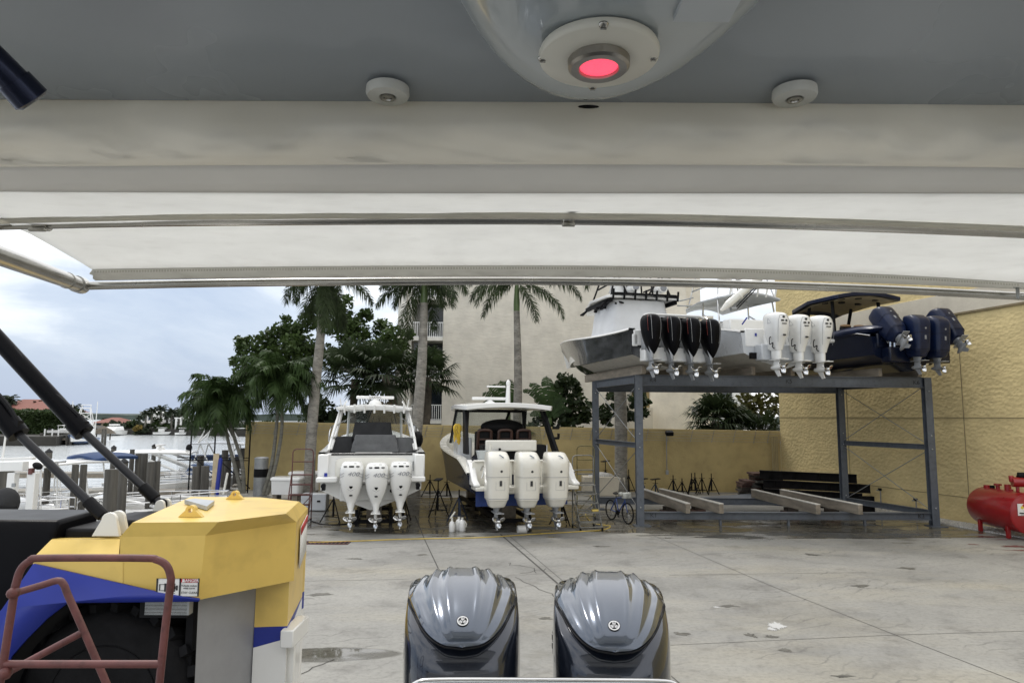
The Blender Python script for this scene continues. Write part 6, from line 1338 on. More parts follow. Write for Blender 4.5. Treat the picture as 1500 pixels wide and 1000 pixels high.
# boat with arched hardtop, side on
m2 = moored(V((P(165, 700, 36).x, 36, WZ)), R(-78), 9.5, 3.0, 'moored cruiser with a long white arched hardtop and blue screen', greyhull, 1.1, 1.5)
hz2 = P(240, 665, 36).z - WZ
slabtop(m2, hz2, 1.25, .2, 3.9, .10, white, None, .1, .9); [pipe(m2, 'top_strut', [q_], .06, white) for q_ in [[(sg * 1.2, 4.2, 1.3), (sg * 1.1, 1.4, hz2)] for sg in (-1, 1)] + [[(sg * 1.2, 5.0, 1.5), (sg * 1.0, 2.4, hz2)] for sg in (-1, 1)] + [[(sg * 1.2, 1.3, 1.1), (sg * 1.1, .6, hz2)] for sg in (-1, 1)] + [[(sg * 1.2, 1.5, 1.1), (sg * 1.1, 2.0, hz2)] for sg in (-1, 1)]]
g = MB(); g.loft([[V((-1.25, 3.6, 1.4)), V((1.25, 3.6, 1.4)), V((1.0, 6.2, 1.55)), V((-1.0, 6.2, 1.55))], [V((-1.1, 4.0, 2.0)), V((1.1, 4.0, 2.0)), V((.6, 4.6, 2.0)), V((-.6, 4.6, 2.0))]]); g.build('windscreen', mat('blue_screen_cover', (.10, .16, .30), .3), m2)
radar(m2, 0, 2.2, hz2 + .15, 1.5); g = MB(); g.ell((0, 3.6, hz2 + .3), (.16, .16, .2)); g.build('search_light', black, m2); rails(m2, 9.5, 3.0, 1.2, .35)
# boat with tower and rolled blue canopy beyond the fence
m3 = moored(V((P(262, 690, 43).x, 43, WZ)), R(-80), 9.0, 3.0, 'moored boat with half tower and rolled navy canopy behind the fence', white, 1.2, 1.7)
hz3 = P(300, 650, 43).z - WZ
slabtop(m3, hz3, 1.3, .8, 3.9, .07, greyhull, None, .05); pipe(m3, 'tower_frame', [[(sg * 1.2, y, 1.2), (sg * 1.0, y2, hz3)] for sg in (-1, 1) for y, y2 in ((1, 1.4), (2.2, 1.4), (2.2, 3.3), (3.6, 3.3))] + [[(sg * .9, 1.2, hz3), (sg * .4, 1.9, hz3 + 1.7)] for sg in (-1, 1)] + [[(sg * .9, 3.4, hz3), (sg * .4, 2.4, hz3 + 1.7)] for sg in (-1, 1)] + [[(-.4, 1.9, hz3 + 1.7), (.4, 2.4, hz3 + 1.7)], [(.9, 1.2, hz3), (-.4, 2.4, hz3 + 1.7)]], .04, white)
g = MB(); g.tube([(-1.4, .3, hz3 - .95), (-1.4, 4.6, hz3 - .9)], .2, 10); g.build('rolled_canopy', bluecanvas, m3); g = MB(); g.loft([[V((-1.2, 3.9, 1.4)), V((1.2, 3.9, 1.4)), V((.9, 5.6, 1.6)), V((-.9, 5.6, 1.6))], [V((-1, 4.2, 2.3)), V((1, 4.2, 2.3)), V((.6, 4.7, 2.3)), V((-.6, 4.7, 2.3))]]); g.build('windscreen', darkglass, m3)
# small skiffs
m4 = moored(V((-19.6, 28.0, WZ)), R(-80), 5.0, 1.9, 'small white skiff with a pale seat cushion at the short finger dock', white, .8, 1.1); rails(m4, 5.0, 1.9, .75, .3)
g = MB(); g.box((0, 1.6, .85), (1.1, .6, .3)); g.build('seat', mat('pale_blue_cushion', (.35, .42, .55), .7), m4, bevel=.04)
m5 = moored(V((-17.3, 23.4, WZ)), R(-70), 5.0, 2.0, 'low white skiff with curved steel hoops closest to the yellow forklift', white, .85, 1.15)
pipe(m5, 'hoop', [crom([(sg, y, .9), (sg, y + .1, 1.5), (sg, y + .5, 1.7), (sg, y + .9, 1.5), (sg, y + 1.0, .9)], 4) for sg in (-.75, .75) for y in (1.0, 2.4)], .02, steelclean, 6)
m6 = moored(V((-18.4, 19.6, WZ)), R(-92), 6.2, 2.5, 'white boat with long steel rails and a bright blue cushion by the seawall', white, 1.25, 1.7); rails(m6, 6.2, 2.5, 1.45, .5)
g = MB(); g.box((0, 3.6, 1.6), (1.4, 1.6, .3)); g.build('sun_pad', mat('bright_blue_vinyl', (.03, .10, .42), .5), m6, bevel=.05); g = MB(); g.box((0, 1.8, 1.5), (1.2, 1.0, .8)); g.build('console', white, m6, bevel=.06); g = MB(); g.ell((.3, 4.9, 1.95), (.35, .3, .3)); g.build('motor_cover', greyhull, m6)
m7 = moored(V((P(2, 690, 22).x, 23.5, WZ)), R(200), 7.0, 2.4, 'white boat with slim hardtop at the edge of view past the lift cylinder', white, 1.2, 1.6); hz7 = P(20, 676, 23.5).z - WZ
slabtop(m7, hz7, 1.1, .6, 3.4, .08, white); pipe(m7, 'top_frame', [[(sg * 1.0, y, 1.1), (sg * .9, y, hz7)] for sg in (-1, 1) for y in (1.0, 2.8)] + [[(.5, 1.5, hz7), (.4, 1.6, hz7 + 1.5)], [(.9, 1.5, hz7), (.7, 1.6, hz7 + 1.5)]], .03, white); g = MB(); g.box((.6, 1.6, hz7 + 1.3), (.8, .5, .3)); g.build('spotter_seat', white, m7, bevel=.05)
m8 = moored(V((P(60, 700, 24).x, 25.2, WZ)), R(-84), 5.8, 2.1, 'white skiff with a small white windscreen beside the lone capped piling', white, 1.0, 1.35); rails(m8, 5.8, 2.1, 1.1, .4)
g = MB(); g.box((0, 1.6, 1.15), (.9, .8, .9)); g.build('console', white, m8, bevel=.06); g = MB(); g.box((0, -.35, .9), (.4, .5, .8)); g.build('outboard_motor', white, m8, bevel=.1)
m9 = moored(V((P(120, 690, 33).x, 34.5, WZ)), R(-75), 6.5, 2.3, 'white open boat with grey seat covers beyond the blue canopy boat', white, 1.0, 1.4); rails(m9, 6.5, 2.3, 1.1, .4)
g = MB(); g.box((0, 2.0, 1.1), (1.0, .9, .8)); g.build('console', white, m9, bevel=.06); g = MB(); g.box((0, 1.0, 1.0), (1.5, .5, .4)); g.build('seat_cover', charc2, m9, bevel=.08)
# white boat lift frame
lf = thing('boat_lift', 'white steel boat lift posts with a black motor behind the forklift hood', 'boat lift', V((P(35, 740, 12).x, 12, -1)))
for u in (20, 50): g = MB(); c = P(u, 692, 12); g.box((c.x, 12, (c.z - 1) / 2), (.13, .13, c.z + 1)); g.build('post', white, lf, True, bevel=.01)
g = MB(); a, b_ = P(-60, 684, 12), P(38, 682, 12); g.bar(a, b_, .16, .16); a, b_ = P(-60, 674, 12.4), P(50, 671, 12.4); g.bar(a, b_, .1, .05); g.build('cross_beam', white, lf, True, bevel=.01)
g = MB(); g.ell(P(55, 682, 12), (.09, .07, .06), 12, 6, 0, Matrix.Rotation(.5, 3, 'Y')); g.build('lift_motor', black, lf, True); g = MB(); g.box(P(46, 690, 11.95), (.06, .08, .10)); g.build('control_box', rustred, lf, True); g = MB(); g.box(P(20, 710, 11.93), (.06, .02, .06)); g.build('bolt_plate', dullmetal, lf, True)
t = thing('outboard_cover', 'black domed motor cover at the edge of view above the forklift hood', 'motor cover', P(10, 735, 11.2)); g = MB(); g.ell(P(8, 736, 11.2), (.20, .2, .24), 16, 10); g.build('shell', charcoal, t, True); g = MB(); g.tube([P(-6, 742, 11), P(24, 742, 11)], .015, 6); g.build('hem', black, t, True)
# seawall cap beam seen beside the forklift
for (u0_, v0_, u1, v1, l) in ((160, 729, 240, 745, 'white weathered pole lying along the seawall edge'), (262, 727, 310, 733, 'second pale pole lying on the seawall by the lifting lug')):
    a, b_ = G(u0_, v0_, .35), G(u1, v1, .25); g = MB(); g.tube([a, a.lerp(b_, .5) + V((0, 0, .03)), b_], .06, 8); tag(g.build('mooring_pole', white), l, 'pole')
# fence and gate
fn = thing('wire_fence', 'black framed chain link fence with gate between the wall and the canal', 'fence', V((-13.6, 31.9, 0)))
fY = 31.9; fu = [268, 281, 316, 367]
for u in fu[1:]:
    c = P(u, 630, fY); g = MB(); g.tube([(c.x, fY, -.1), (c.x, fY, c.z)], .035, 8); g.build('post', black, fn, True)
xl, xr = P(262, 630, fY).x, P(367, 630, fY).x; zt_ = P(320, 629, fY).z; zm = P(320, 670, fY).z
for z in (zt_, zm, zm - .12, .12): g = MB(); g.tube([(xl, fY, z), (xr, fY, z)], .022, 6); g.build('rail', black, fn, True)
g = MB(); g.tube([(P(318, 670, fY).x, fY, zm), (P(366, 715, fY).x, fY, .2)], .025, 6); g.tube([(P(281, 668, fY).x, fY, zm + .1), (P(310, 690, fY).x, fY, zm - .7)], .02, 6); g.build('brace', black, fn, True)
g = MB(); sp = .085; W_ = xr - xl; Hh = zt_
k = -int(Hh / sp)
while k * sp < W_:
    for sg in (1, -1):
        x0_ = xl + k * sp; pts = []
        a0 = max(0, -k * sp); a1 = min(Hh, W_ - k * sp)
        if a1 > a0:
            p0 = (x0_ + a0, fY, .1 + a0 * .97); p1 = (x0_ + a1, fY, .1 + a1 * .97)
            if sg < 0: p0 = (xl + xr - p0[0], fY + .004, p0[2]); p1 = (xl + xr - p1[0], fY + .004, p1[2])
            g.bar(p0, p1, .004, .004)
    k += 1
g.build('chain_link_mesh', black, fn, True)
for u0_, v0_, u1, v1, r_, m, l, nm in ((313, 726, 317, 664, .10, mat('tan_board', (.46, .38, .25), .7, var=.2), 'cream board leaning by the gate behind the blue pole', 'leaning_board'), (317, 727, 323, 674, .085, blue, 'royal blue pole leaning beside the cream board', 'leaning_pole'), (327, 724, 333, 694, .05, offwh, 'short white pole stuck up near the wire gate', 'leaning_pole')):
    a, b_ = P(u0_, v0_, 28.9), P(u1, v1, 29.1); g = MB()
    if 'board' in nm: g.bar(a, b_, .22, .06)
    else: g.tube([a, b_], r_, 10); g.ell(b_, (r_, r_, r_ * 1.4), 10, 6)
    tag(g.build(nm, m), l, 'pole' if 'pole' in nm else 'board')
# far craft
def farboat(u, v, Y, rz, L, B, label, side, s0, s1, zs=.62): 
    c = P(u, v, Y); t = thing('distant_boat', label, 'boat', V((c.x, Y, WZ)), rz); t.scale = (zs, zs, zs * .9); hull(t, L, B, s0, s1, .4, side, side, white, s0 * .6, nst=8, capw=.3, rake=1.5); return t
lb = mat('light_blue_hull', (.10, .16, .30), .3, coat=.4)
f1 = farboat(128, 650, 112, R(-160), 13, 4.6, 'sport fishing boat with blue hull and tall white tower across the canal', lb, 1.3, 2.4, .78)
g = MB(); g.loft([[V((-1.9, 2.5, 1.4)), V((1.9, 2.5, 1.4)), V((1.5, 9.5, 1.9)), V((-1.5, 9.5, 1.9))], [V((-1.7, 3, 3.4)), V((1.7, 3, 3.4)), V((1.1, 7.2, 3.2)), V((-1.1, 7.2, 3.2))]]); g.build('cabin', white, f1, bevel=.1)
g = MB(); g.box((0, 3.2, 4.0), (2.6, 1.6, 1.0)); g.build('flybridge', white, f1, bevel=.1)
pipe(f1, 'tower_frame', [[(sg * 1.6, y, 3.2), (sg * .8, y2, 8.0)] for sg in (-1, 1) for y, y2 in ((2.2, 3.0), (5.0, 3.9))] + [[(sg * 1.3, 2.6, 5), (-sg * 1.0, 3.0, 6.8)] for sg in (-1, 1)] + [[(-1.3, 2.6, 5.2), (1.3, 2.6, 5.2)], [(-1.0, 3, 6.8), (1.0, 3, 6.8)], [(-.8, 3, 8), (.8, 3, 8)], [(-1.9, 3.5, 1.6), (-2.2, 4.5, 9.5)], [(1.9, 3.5, 1.6), (2.2, 4.5, 9.5)], [(-.9, 3.2, 8.7), (.9, 3.2, 8.7)], [(-.8, 3.2, 8), (-.8, 3.2, 8.7)], [(.8, 3.2, 8), (.8, 3.2, 8.7)]], .085, white, 5)
g = MB(); g.box((0, 3.4, 6.9), (2.2, 1.6, .12)); g.build('buggy_top', white, f1)
f2 = farboat(174, 635, 158, R(-170), 13, 6.0, 'wide white power catamaran moored across the canal', white, 1.8, 2.2)
g = MB(); g.loft([[V((-2.6, 2, 2.0)), V((2.6, 2, 2.0)), V((2.2, 11, 2.0)), V((-2.2, 11, 2.0))], [V((-2.3, 2.5, 3.6)), V((2.3, 2.5, 3.6)), V((1.7, 7.5, 3.4)), V((-1.7, 7.5, 3.4))]]); g.build('cabin', white, f2, bevel=.15)
g = MB(); g.grid([[(-1.75, 8.9, 2.75), (1.75, 8.9, 2.75)], [(-1.6, 7.7, 3.3), (1.6, 7.7, 3.3)]]); g.build('windscreen', darkglass, f2, solid=.05); g = MB(); g.box((0, 4.5, 4.2), (3.0, 2.2, .7)); g.build('flybridge', white, f2, bevel=.1)
lift = thing('boat_dock', 'dark timber dock with white topped posts below the clipped hedge', 'dock', V((P(70, 645, 104).x, 104, -1)))
g = MB(); a, b_ = P(36, 648, 104), P(112, 648, 104); g.box(((a.x + b_.x) / 2, 105, -.15), (b_.x - a.x, 3, .3)); g.build('decking', timber, lift, True)
for u in (61, 66, 77, 86, 99, 104): g = MB(); c = P(u, 628 if u in (66, 77, 86) else 634, 103.4); g.tube([(c.x, 103.4, -2), (c.x, 103.4, c.z)], .22 if u > 87 or u < 63 else .1, 8); g.build('post', pilewood if u > 87 or u < 63 else white, lift, True)
f3 = farboat(74, 640, 106, R(-100), 8, 2.6, 'white centre console raised on a lift below the hedge', white, 1.0, 1.4); f3.location.z = .55
slabtop(f3, 2.3, 1.0, 2.5, 4.8, .1, white); pipe(f3, 'top_frame', [[(sg * .9, y, 1.0), (sg * .85, y, 2.3)] for sg in (-1, 1) for y in (2.8, 4.4)], .05, white); g = MB(); g.box((0, 3.5, 1.2), (1.0, 1.2, .9)); g.build('console', white, f3); g = MB(); g.box((0, -.4, .9), (.5, .6, 1.3)); g.build('outboard_motor', black, f3, bevel=.1)
for i, (u, v, Y, L, l) in enumerate(((227, 634, 160, 8, 'white runabout moored below the tall distant palms'), (257, 636, 158, 7, 'small white boat on the far bank right of the palms cluster'), (285, 635, 158, 8, 'white boat on the far bank beside the gate post'), (338, 636, 160, 10, 'pale boat moored far beyond the wire fence'), (365, 634, 160, 8, 'white boat on the far bank hidden partly by the yellow wall'))):
    f = farboat(u, v, Y, R(-95 + 20 * (i % 3)), L, 2.8, l, white, 1.1, 1.6); g = MB(); g.box((0, L * .35, 2.0), (1.6, 2.4, 1.5)); g.build('cabin', white, f, bevel=.2); slabtop(f, 3.0, 1.2, L * .15, L * .55, .12, white)
for u, v, Y, l in ((151, 628, 103, 'dark mooring pile beside the sport fishing boat'), (155, 628, 104, 'second dark mooring pile past the sport fishing boat')):
    piling(u, v, 3.2, Y, 0, l, -3)
t = thing('tiki_hut', 'dark thatched shade roof on posts next to the mooring piles', 'hut', V((P(152, 640, 120).x, 120, .3))); g = MB(); c = P(152, 628, 120); g.lathe([(2.0, 0), (1.2, .7), (.1, 1.3)], c - V((0, 0, .8)), 12); g.build('roof', bark, t, True); g = MB(); [g.tube([(c.x + dx_, 120, -.8), (c.x + dx_, 120, c.z - .6)], .1, 6) for dx_ in (-1.2, 1.2)]; g.build('post', bark, t, True)
t = thing('pergola', 'white pergola frame on the far bank among palms', 'pergola', V((P(264, 630, 160).x, 160, .3))); g = MB(); a, b_ = P(256, 612, 160), P(275, 613, 160); g.bar(a, b_, .4, .25); g.build('beam', white, t, True); g = MB(); [g.box((P(u, 620, 160).x, 160, 1.6), (.35, .35, 3.0)) for u in (258, 265)]; g.build('post', white, t, True)
# ------------------------------------------------------------------ the boat we stand in: hardtop, awning, twin outboards
own = thing('open_fishing_boat', 'boat with grey hardtop, white stern awning and twin blue grey outboards, filling the view', 'boat', (.13, 2.45, .98), R(180))
ownw = own
hull(own, 9.6, 2.9, 1.50, 2.1, .6, white, bottomgrey, white, .8, capw=.24, deckm=mat('grey_nonskid_deck', (.16, .165, .17), .8, var=.1))  # unseen deck, its grey kept dark to cut bounce onto the hardtop
g = MB(); g.box((0, .10, 1.25), (2.6, .12, .62)); g.build('transom_bulkhead', white, own, bevel=.03)
Iv = (Matrix.Translation(own.location) @ Matrix.Rotation(R(180), 4, 'Z')).inverted()
def ob(g, name, m, parent=None, **k):
    """mesh given in world coordinates, parented under the boat (or one of its parts that sits at the boat's origin)"""
    g.xf(Iv); return g.build(name, m, parent or own, **k)
g = MB(); g.tube(crom([P(u, v, 2.25) for u, v in ((598, 1012), (612, 1001), (640, 997.5), (760, 997.5), (900, 998.5), (975, 1000), (992, 1006))], 5), .012, 10); ob(g, 'stern_rail', steelclean)
g = MB(); a, b_ = P(612, 1006, 2.28), P(985, 1008, 2.28); g.box(((a.x + b_.x) / 2, 2.33, a.z - .26), (b_.x - a.x, .1, .5)); ob(g, 'stern_moulding', white, bevel=.02)
# hardtop
htm = mat('grey_hardtop_gelcoat', (.325, .352, .375), .26, var=.03, scale=2); ZH = 3.953
g = MB(); rows = []
for yy in (-2.4, -1.2, -.2, .2, .4, .55, .7, .8, .88, .955):
    rows.append([V((x, yy, ZH + .045 - .045 * max(0, (yy - .25) / .705) ** 1.7)) for x in [-1.75 + 3.5 * i / 14 for i in range(15)]])
topr = [[p + V((0, 0, .10)) for p in r] for r in rows]
rings = [a + list(reversed(b_)) for a, b_ in zip(rows, topr)]; g.loft(rings); ob(g, 'hardtop', htm, bevel=.01)
podm = mat('pale_blue_grey_gelcoat', (.36, .40, .42), .16, var=.04, scale=1, coat=.6)
px, py = .098, .45
def podpt(s_, t_, k=1.0): return None
g = MB(); rings = []
for i in range(13):
    f = i / 12 * .985; sc = math.sqrt(max(0.0, 1 - f ** 7.0)); zz = ZH + .05 - .108 * f
    rings.append([V((px + .195 * lerp(1, .88, f) * sc ** .6 * math.cos(a), py + .475 * lerp(1, .90, f) * sc ** .6 * math.copysign(abs(math.sin(a)) ** .95, math.sin(a)) * (1 if math.sin(a) > 0 else 1.6), zz)) for a in [2 * math.pi * j / 48 for j in range(48)]]) if sc > .0005 else None
rings = [r for r in rings if r]; g.loft(rings, True, True); pod = ob(g, 'ceiling_console', podm, angle=60)
g = MB(); g.box((P(1035, 5, .62).x, .61, ZH - .0575), (.055, .06, .006)); q = ob(g, 'console_sheen_patch', mat('painted_white_sheen', (.44, .47, .49), .2), pod);  # soft white reflection on the console, laid on as a pale patch
# red dome light
LZ = ZH - .058; lc = G(877, 80, LZ - .004); 
g = MB(); g.lathe([(.0635, .004), (.065, 0), (.064, -.005), (.062, -.0065), (.025, -.0065)], lc, 48); bz = ob(g, 'dome_light', mat('cream_light_plate', (.68, .66, .58), .35, var=.03), pod); bz.parent = own
g = MB(); g.lathe([(.031, -.005), (.0335, -.0075), (.033, -.015), (.030, -.0175), (.0215, -.017), (.0205, -.013), (.0205, -.008)], lc, 40); rg_ = ob(g, 'light_ring', mat('brushed_nickel', (.32, .30, .27), .3, metal=1, var=.15, scale=30), bz)
lm = bpy.data.materials.new('red_lens'); lm.use_nodes = True; b = lm.node_tree.nodes['Principled BSDF']; b.inputs['Base Color'].default_value = (.8, .08, .12, 1); b.inputs['Emission Color'].default_value = (1, .07, .13, 1); b.inputs['Emission Strength'].default_value = 1.15; b.inputs['Roughness'].default_value = .4
tn = lm.node_tree.nodes.new('ShaderNodeTexCoord'); vn = lm.node_tree.nodes.new('ShaderNodeTexVoronoi'); vn.inputs['Scale'].default_value = 420; mpn = lm.node_tree.nodes.new('ShaderNodeMapRange'); mpn.inputs['To Min'].default_value = 1.3; mpn.inputs['To Max'].default_value = .9
lm.node_tree.links.new(tn.outputs['Object'], vn.inputs['Vector']); lm.node_tree.links.new(vn.outputs['Distance'], mpn.inputs['Value']); lm.node_tree.links.new(mpn.outputs[0], b.inputs['Emission Strength'])
g = MB(); g.lathe([(.0205, -.008), (.0205, -.014), (.013, -.0152), (.002, -.0154)], lc, 32); ob(g, 'lens', lm, bz)
for (u, v) in ((884, 37), (795, 86), (957, 84), (868, 127)):
    c = G(u, v, LZ - .008); g = MB(); g.ell(c, (.0056, .0056, .0035), 12, 6); g.box(c - V((0, 0, .004)), (.006, .0014, .001)); ob(g, 'plate_screw', steel, bz)
# round white pads
for (u, v) in ((568, 139), (1164, 142)):
    c = G(u, v, ZH - .008); g = MB(); g.lathe([(.0295, .010), (.030, .001), (.028, -.003), (.012, -.004), (.010, -.001), (.004, 0)], c, 32); pd_ = ob(g, 'ceiling_pad', mat('chalky_white_plastic', (.62, .62, .58), .6, var=.1, scale=20))
    g = MB(); g.lathe([(.010, -.002), (.010, -.006), (.006, -.006), (.005, -.003)], c, 16); g.cyl(c + V((0, 0, -.003)), c + V((0, 0, -.0045)), .0045, 10, 0); ob(g, 'pad_screw', steel, pd_)
g = MB(); c = P(862, 156.5, .93); g.ell(c, (.0155, .004, .0022), 14, 8); ob(g, 'ceiling_knob', black)
g = MB(); g.tube([P(-60, 40, .62), P(20, 118, .66), P(34, 140, .67)], .0155, 16); g.tube([P(20, 118, .66), P(46, 146, .675), P(50, 150, .677)], [.0175, .0185, .014], 16); ob(g, 'rod_holder', mat('dark_navy_anodised', (.02, .025, .05), .25, metal=.7))
# rolled valance and awning cloth
vinyl = mat('cream_vinyl_curtain', (.78, .76, .70), .5, var=.04, scale=3, bump=.35, bscale=5, trans=.36); cloth = mat('white_awning_cloth', (.84, .84, .82), .8, var=.03, scale=6, bump=.12, bscale=90, trans=.62, dirt=.06)
def cu(u, k): return k * ((u - 760) / 750) ** 2
rg = random.Random(77)
def sheet(rowdef, n, wr, seed, cut=1.0):
    rg = random.Random(seed); ph = [rg.uniform(0, 6.28) for _ in range(8)]; rows = []
    for r_, (uL, uR, v, k, Y, kR) in enumerate(rowdef):
        row = []
        for i in range(n + 1):
            u = lerp(uL, uR, i / n); vv = v + cu(u, k) + (kR * max(0, (u - 760) / 750) ** 2)
            off = wr * (math.sin(u * .011 + ph[0] + r_ * .7) * .5 + math.sin(u * .027 + ph[1] - r_ * .9) * .35 + math.sin(u * .06 + ph[2] + r_ * 1.7) * .2)
            p = P(u, vv, Y + off * (0 if r_ in (0, 1, len(rowdef) - 2, len(rowdef) - 1) and (wr < .015 or wr > .02) else 0 if r_ in (0, len(rowdef) - 1) else 1)); row.append(p)
        rows.append(row)
    return rows
rd = [(-937, 2437, 134, 0.6, .966, 0.5), (-991, 2491, 158, 3.6, .936, 1.5), (-1037, 2537, 178, 3.6, .912, 1.5), (-1037, 2537, 198, 3.6, .912, 1.5), (-1012, 2512, 216, 3.6, .925, 1.5), (-978, 2478, 229, 3.6, .943, 1.5), (-951, 2451, 236, 3.6, .958, 1.5), (-926, 2426, 239.5, 3.6, .972, 1.5)]
g = MB(); g.grid(sheet(rd, 170, .022, 5)); ob(g, 'rolled_curtain', vinyl, solid=.003, angle=180)
rd = [(-925, 2425, 239.6, 3.6, .973, 1.5), (-880, 2380, 250, 2.4, 1.00, 1.5), (-824, 2324, 266, 0.6, 1.035, 1.5), (-766, 2266, 282, -2.4, 1.075, 3)]
grv = mat('shaded_cream_vinyl', (.72, .71, .68), .6, trans=.30, var=.05, scale=3, bump=.2, bscale=7)  # greyer copy of the curtain vinyl, the panel's shade put into it
g = MB(); g.grid(sheet(rd, 60, .006, 6)); ob(g, 'valance_panel', grv, solid=.003, angle=180)
rd = [(-260, 2270, 280, -4, 1.07, 5), (-120, 2190, 288, -4, 1.125, 6), (-6, 1990, 306, 6, 1.34, 9), (22, 1850, 321, 12, 1.515, 10), (45, 1775, 332, 12, 1.64, 12), (80, 1655, 354, 10, 1.86, 14), (118, 1565, 378, 8, 2.06, 16), (135, 1520, 389, 8, 2.14, 18)]
g = MB(); g.grid(sheet(rd, 90, .014, 9)); ob(g, 'awning_cloth', cloth, solid=.0016, angle=180)
rd = [(136, 1520, 388, 8, 2.135, 18), (131, 1520, 395, 8, 2.16, 18), (136, 1516, 397, 8, 2.175, 15), (136, 1516, 402, 8, 2.215, 12), (140, 1512, 405, 8, 2.235, 11)]
g = MB(); g.grid(sheet(rd, 60, .003, 10)); ob(g, 'awning_hem', mat('hem_cloth', (.74, .73, .68), .7, trans=.25, var=.06, scale=5, bump=.1, bscale=60, dirt=.15), solid=.003, angle=180)
g = MB(); zr_ = sheet([(138, 1494, 391.5, 8, 2.128, 18), (138, 1494, 393.6, 8, 2.134, 18)], 330, 0, 1)
for i in range(330): g.add([zr_[0][i], zr_[0][i].lerp(zr_[0][i + 1], .6), zr_[1][i].lerp(zr_[1][i + 1], .6), zr_[1][i]], [(3, 2, 1, 0)])
ob(g, 'zipper', mat('zipper_tape', (.52, .50, .44), .5), solid=.002, flat=True)
g = MB(); a = P(1490, 418, 2.2); g.box(a, (.024, .01, .016)); g.box(a - V((0, 0, .026)), (.012, .005, .036)); ob(g, 'zipper_pull', dullmetal, bevel=.003)
slv = mat('bow_sleeve_cloth', (.72, .70, .63), .7, var=.06, scale=6, dirt=.15, trans=.4)
g = MB(); g.grid([[P(u, v + d_, y_) for u, v in ((-200, 333), (0, 329), (200, 324.5), (450, 322), (750, 321), (1000, 324), (1250, 331), (1500, 341), (1750, 353))] for d_, y_ in ((-9.5, 1.39), (-6, 1.42), (-2, 1.455))]); ob(g, 'bow_sleeve', slv, solid=.002, angle=180)
g = MB(); pa = [P(u, v, 1.5) for u, v in ((-200, 333), (0, 329), (200, 324.5), (450, 322), (750, 321), (1000, 324), (1250, 331), (1500, 341), (1750, 353), (1850, 358))]; g.tube(crom(pa, 6), .0125, 16); g.tube([P(u, v, 1.512) for u, v in ((-200, 327), (750, 314.5), (1750, 345))] if 0 else crom([p + V((0, .03, .012)) for p in pa], 6), .006, 10); ob(g, 'awning_bow', steel)
g = MB(); g.tube(crom([P(u, v, 2.25) for u, v in ((122, 419), (180, 417.5), (400, 413.5), (750, 411.5), (1000, 414.5), (1250, 422), (1500, 434), (1538, 436))], 6), .0135, 14); ob(g, 'awning_end_bow', steel)
g = MB(); a, b_ = P(118, 418, 2.25), P(-170, 312, 1.15); g.tube([a, a.lerp(b_, .5), b_], .0240, 18); d = (b_ - a).normalized(); g.tube([a - d * .01, a + d * .05], .0275, 18); g.tube([a + d * .14, a + d * .15], .0262, 18); g.tube([a + d * .0, a - d * .02], [.026, .016], 18); ob(g, 'awning_strut', steel)
g = MB(); a, b_ = P(1540, 437, 2.25), V((1.5, .9, ZH + .03)); g.tube([a, a.lerp(b_, .5), b_], .024, 18); g.tube([a - (b_ - a).normalized() * .01, a + (b_ - a).normalized() * .05], .0275, 18); ob(g, 'awning_strut', steel)
for u, v, w_ in ((832, 321, .012), (62, 328, .016)):
    c = P(u, v, 1.5); g = MB(); g.tube([c + V((-w_, 0, 0)), c + V((w_, 0, 0))], .0165, 16); g.box(c + V((0, -.012, .012)), (w_ * 2, .012, .024)); g.box(c + V((0, -.014, -.017)), (w_ * 2.4, .01, .008)); cl = ob(g, 'bow_clip', steel, bevel=.002)
    g = MB(); k_ = c + V((-.002 if u > 100 else -.012, -.118, -.012)); g.ell(k_, (.0115, .010, .0075), 12, 6); g.tube([k_, c + V((0, -.02, .004))], .006, 6); ob(g, 'clip_pad', black, cl)
# twin outboards
cowlp = bpy.data.materials.new('blue_grey_metallic_paint'); cowlp.use_nodes = True; Nn, Ll = nodes(cowlp); b = Nn['Principled BSDF']
b.inputs['Metallic'].default_value = .75; b.inputs['Roughness'].default_value = .24; b.inputs['Coat Weight'].default_value = 1.0; b.inputs['Coat Roughness'].default_value = .02
tn = Nn.new('ShaderNodeTexCoord'); vn = Nn.new('ShaderNodeTexNoise'); vn.inputs['Scale'].default_value = 900; rp = Nn.new('ShaderNodeValToRGB'); rp.color_ramp.elements[0].color = (.05, .062, .085, 1); rp.color_ramp.elements[1].color = (.105, .125, .16, 1)
Ll.new(tn.outputs['Object'], vn.inputs['Vector']); Ll.new(vn.outputs['Fac'], rp.inputs[0]); Ll.new(rp.outputs[0], b.inputs['Base Color'])
sidep = mat('dark_blue_metallic_side', (.016, .021, .034), .22, metal=.6, var=.1, coat=1.0)
CH = P(674, 829, 3.58).z - P(674, 948, 3.02).z
def cowl_pt(s_, t_, y0, zb_, lean=0):
    ph = t_ * R(83); w_ = .262 * min(1, (max(t_, .0) / .72) ** .43 if t_ < .72 else 1) * (1 - .16 * max(0, (t_ - .72) / .28) ** 2)
    x = s_ * w_; a = abs(s_)
    y = y0 + .62 * (1 - math.cos(ph)) + .10 * a ** 2 * min(1, t_ * 2); z = zb_ + CH * math.sin(ph) - .085 * a ** 2.6 * min(1, t_ * 1.5)
    rr = 0
    for c_, am in ((.30, .010), (.60, .013), (.88, .009)):
        cc = c_; rr += am * math.exp(-((a - cc) / .055) ** 2) - am * .55 * math.exp(-((a - cc - .13) / .09) ** 2)
    rr *= min(1, max(0, (t_ - .1)) * 1.7); nz = V((0, -math.cos(ph) * .7, math.sin(ph) + .2)).normalized()
    return V((x, y, z)) + nz * rr
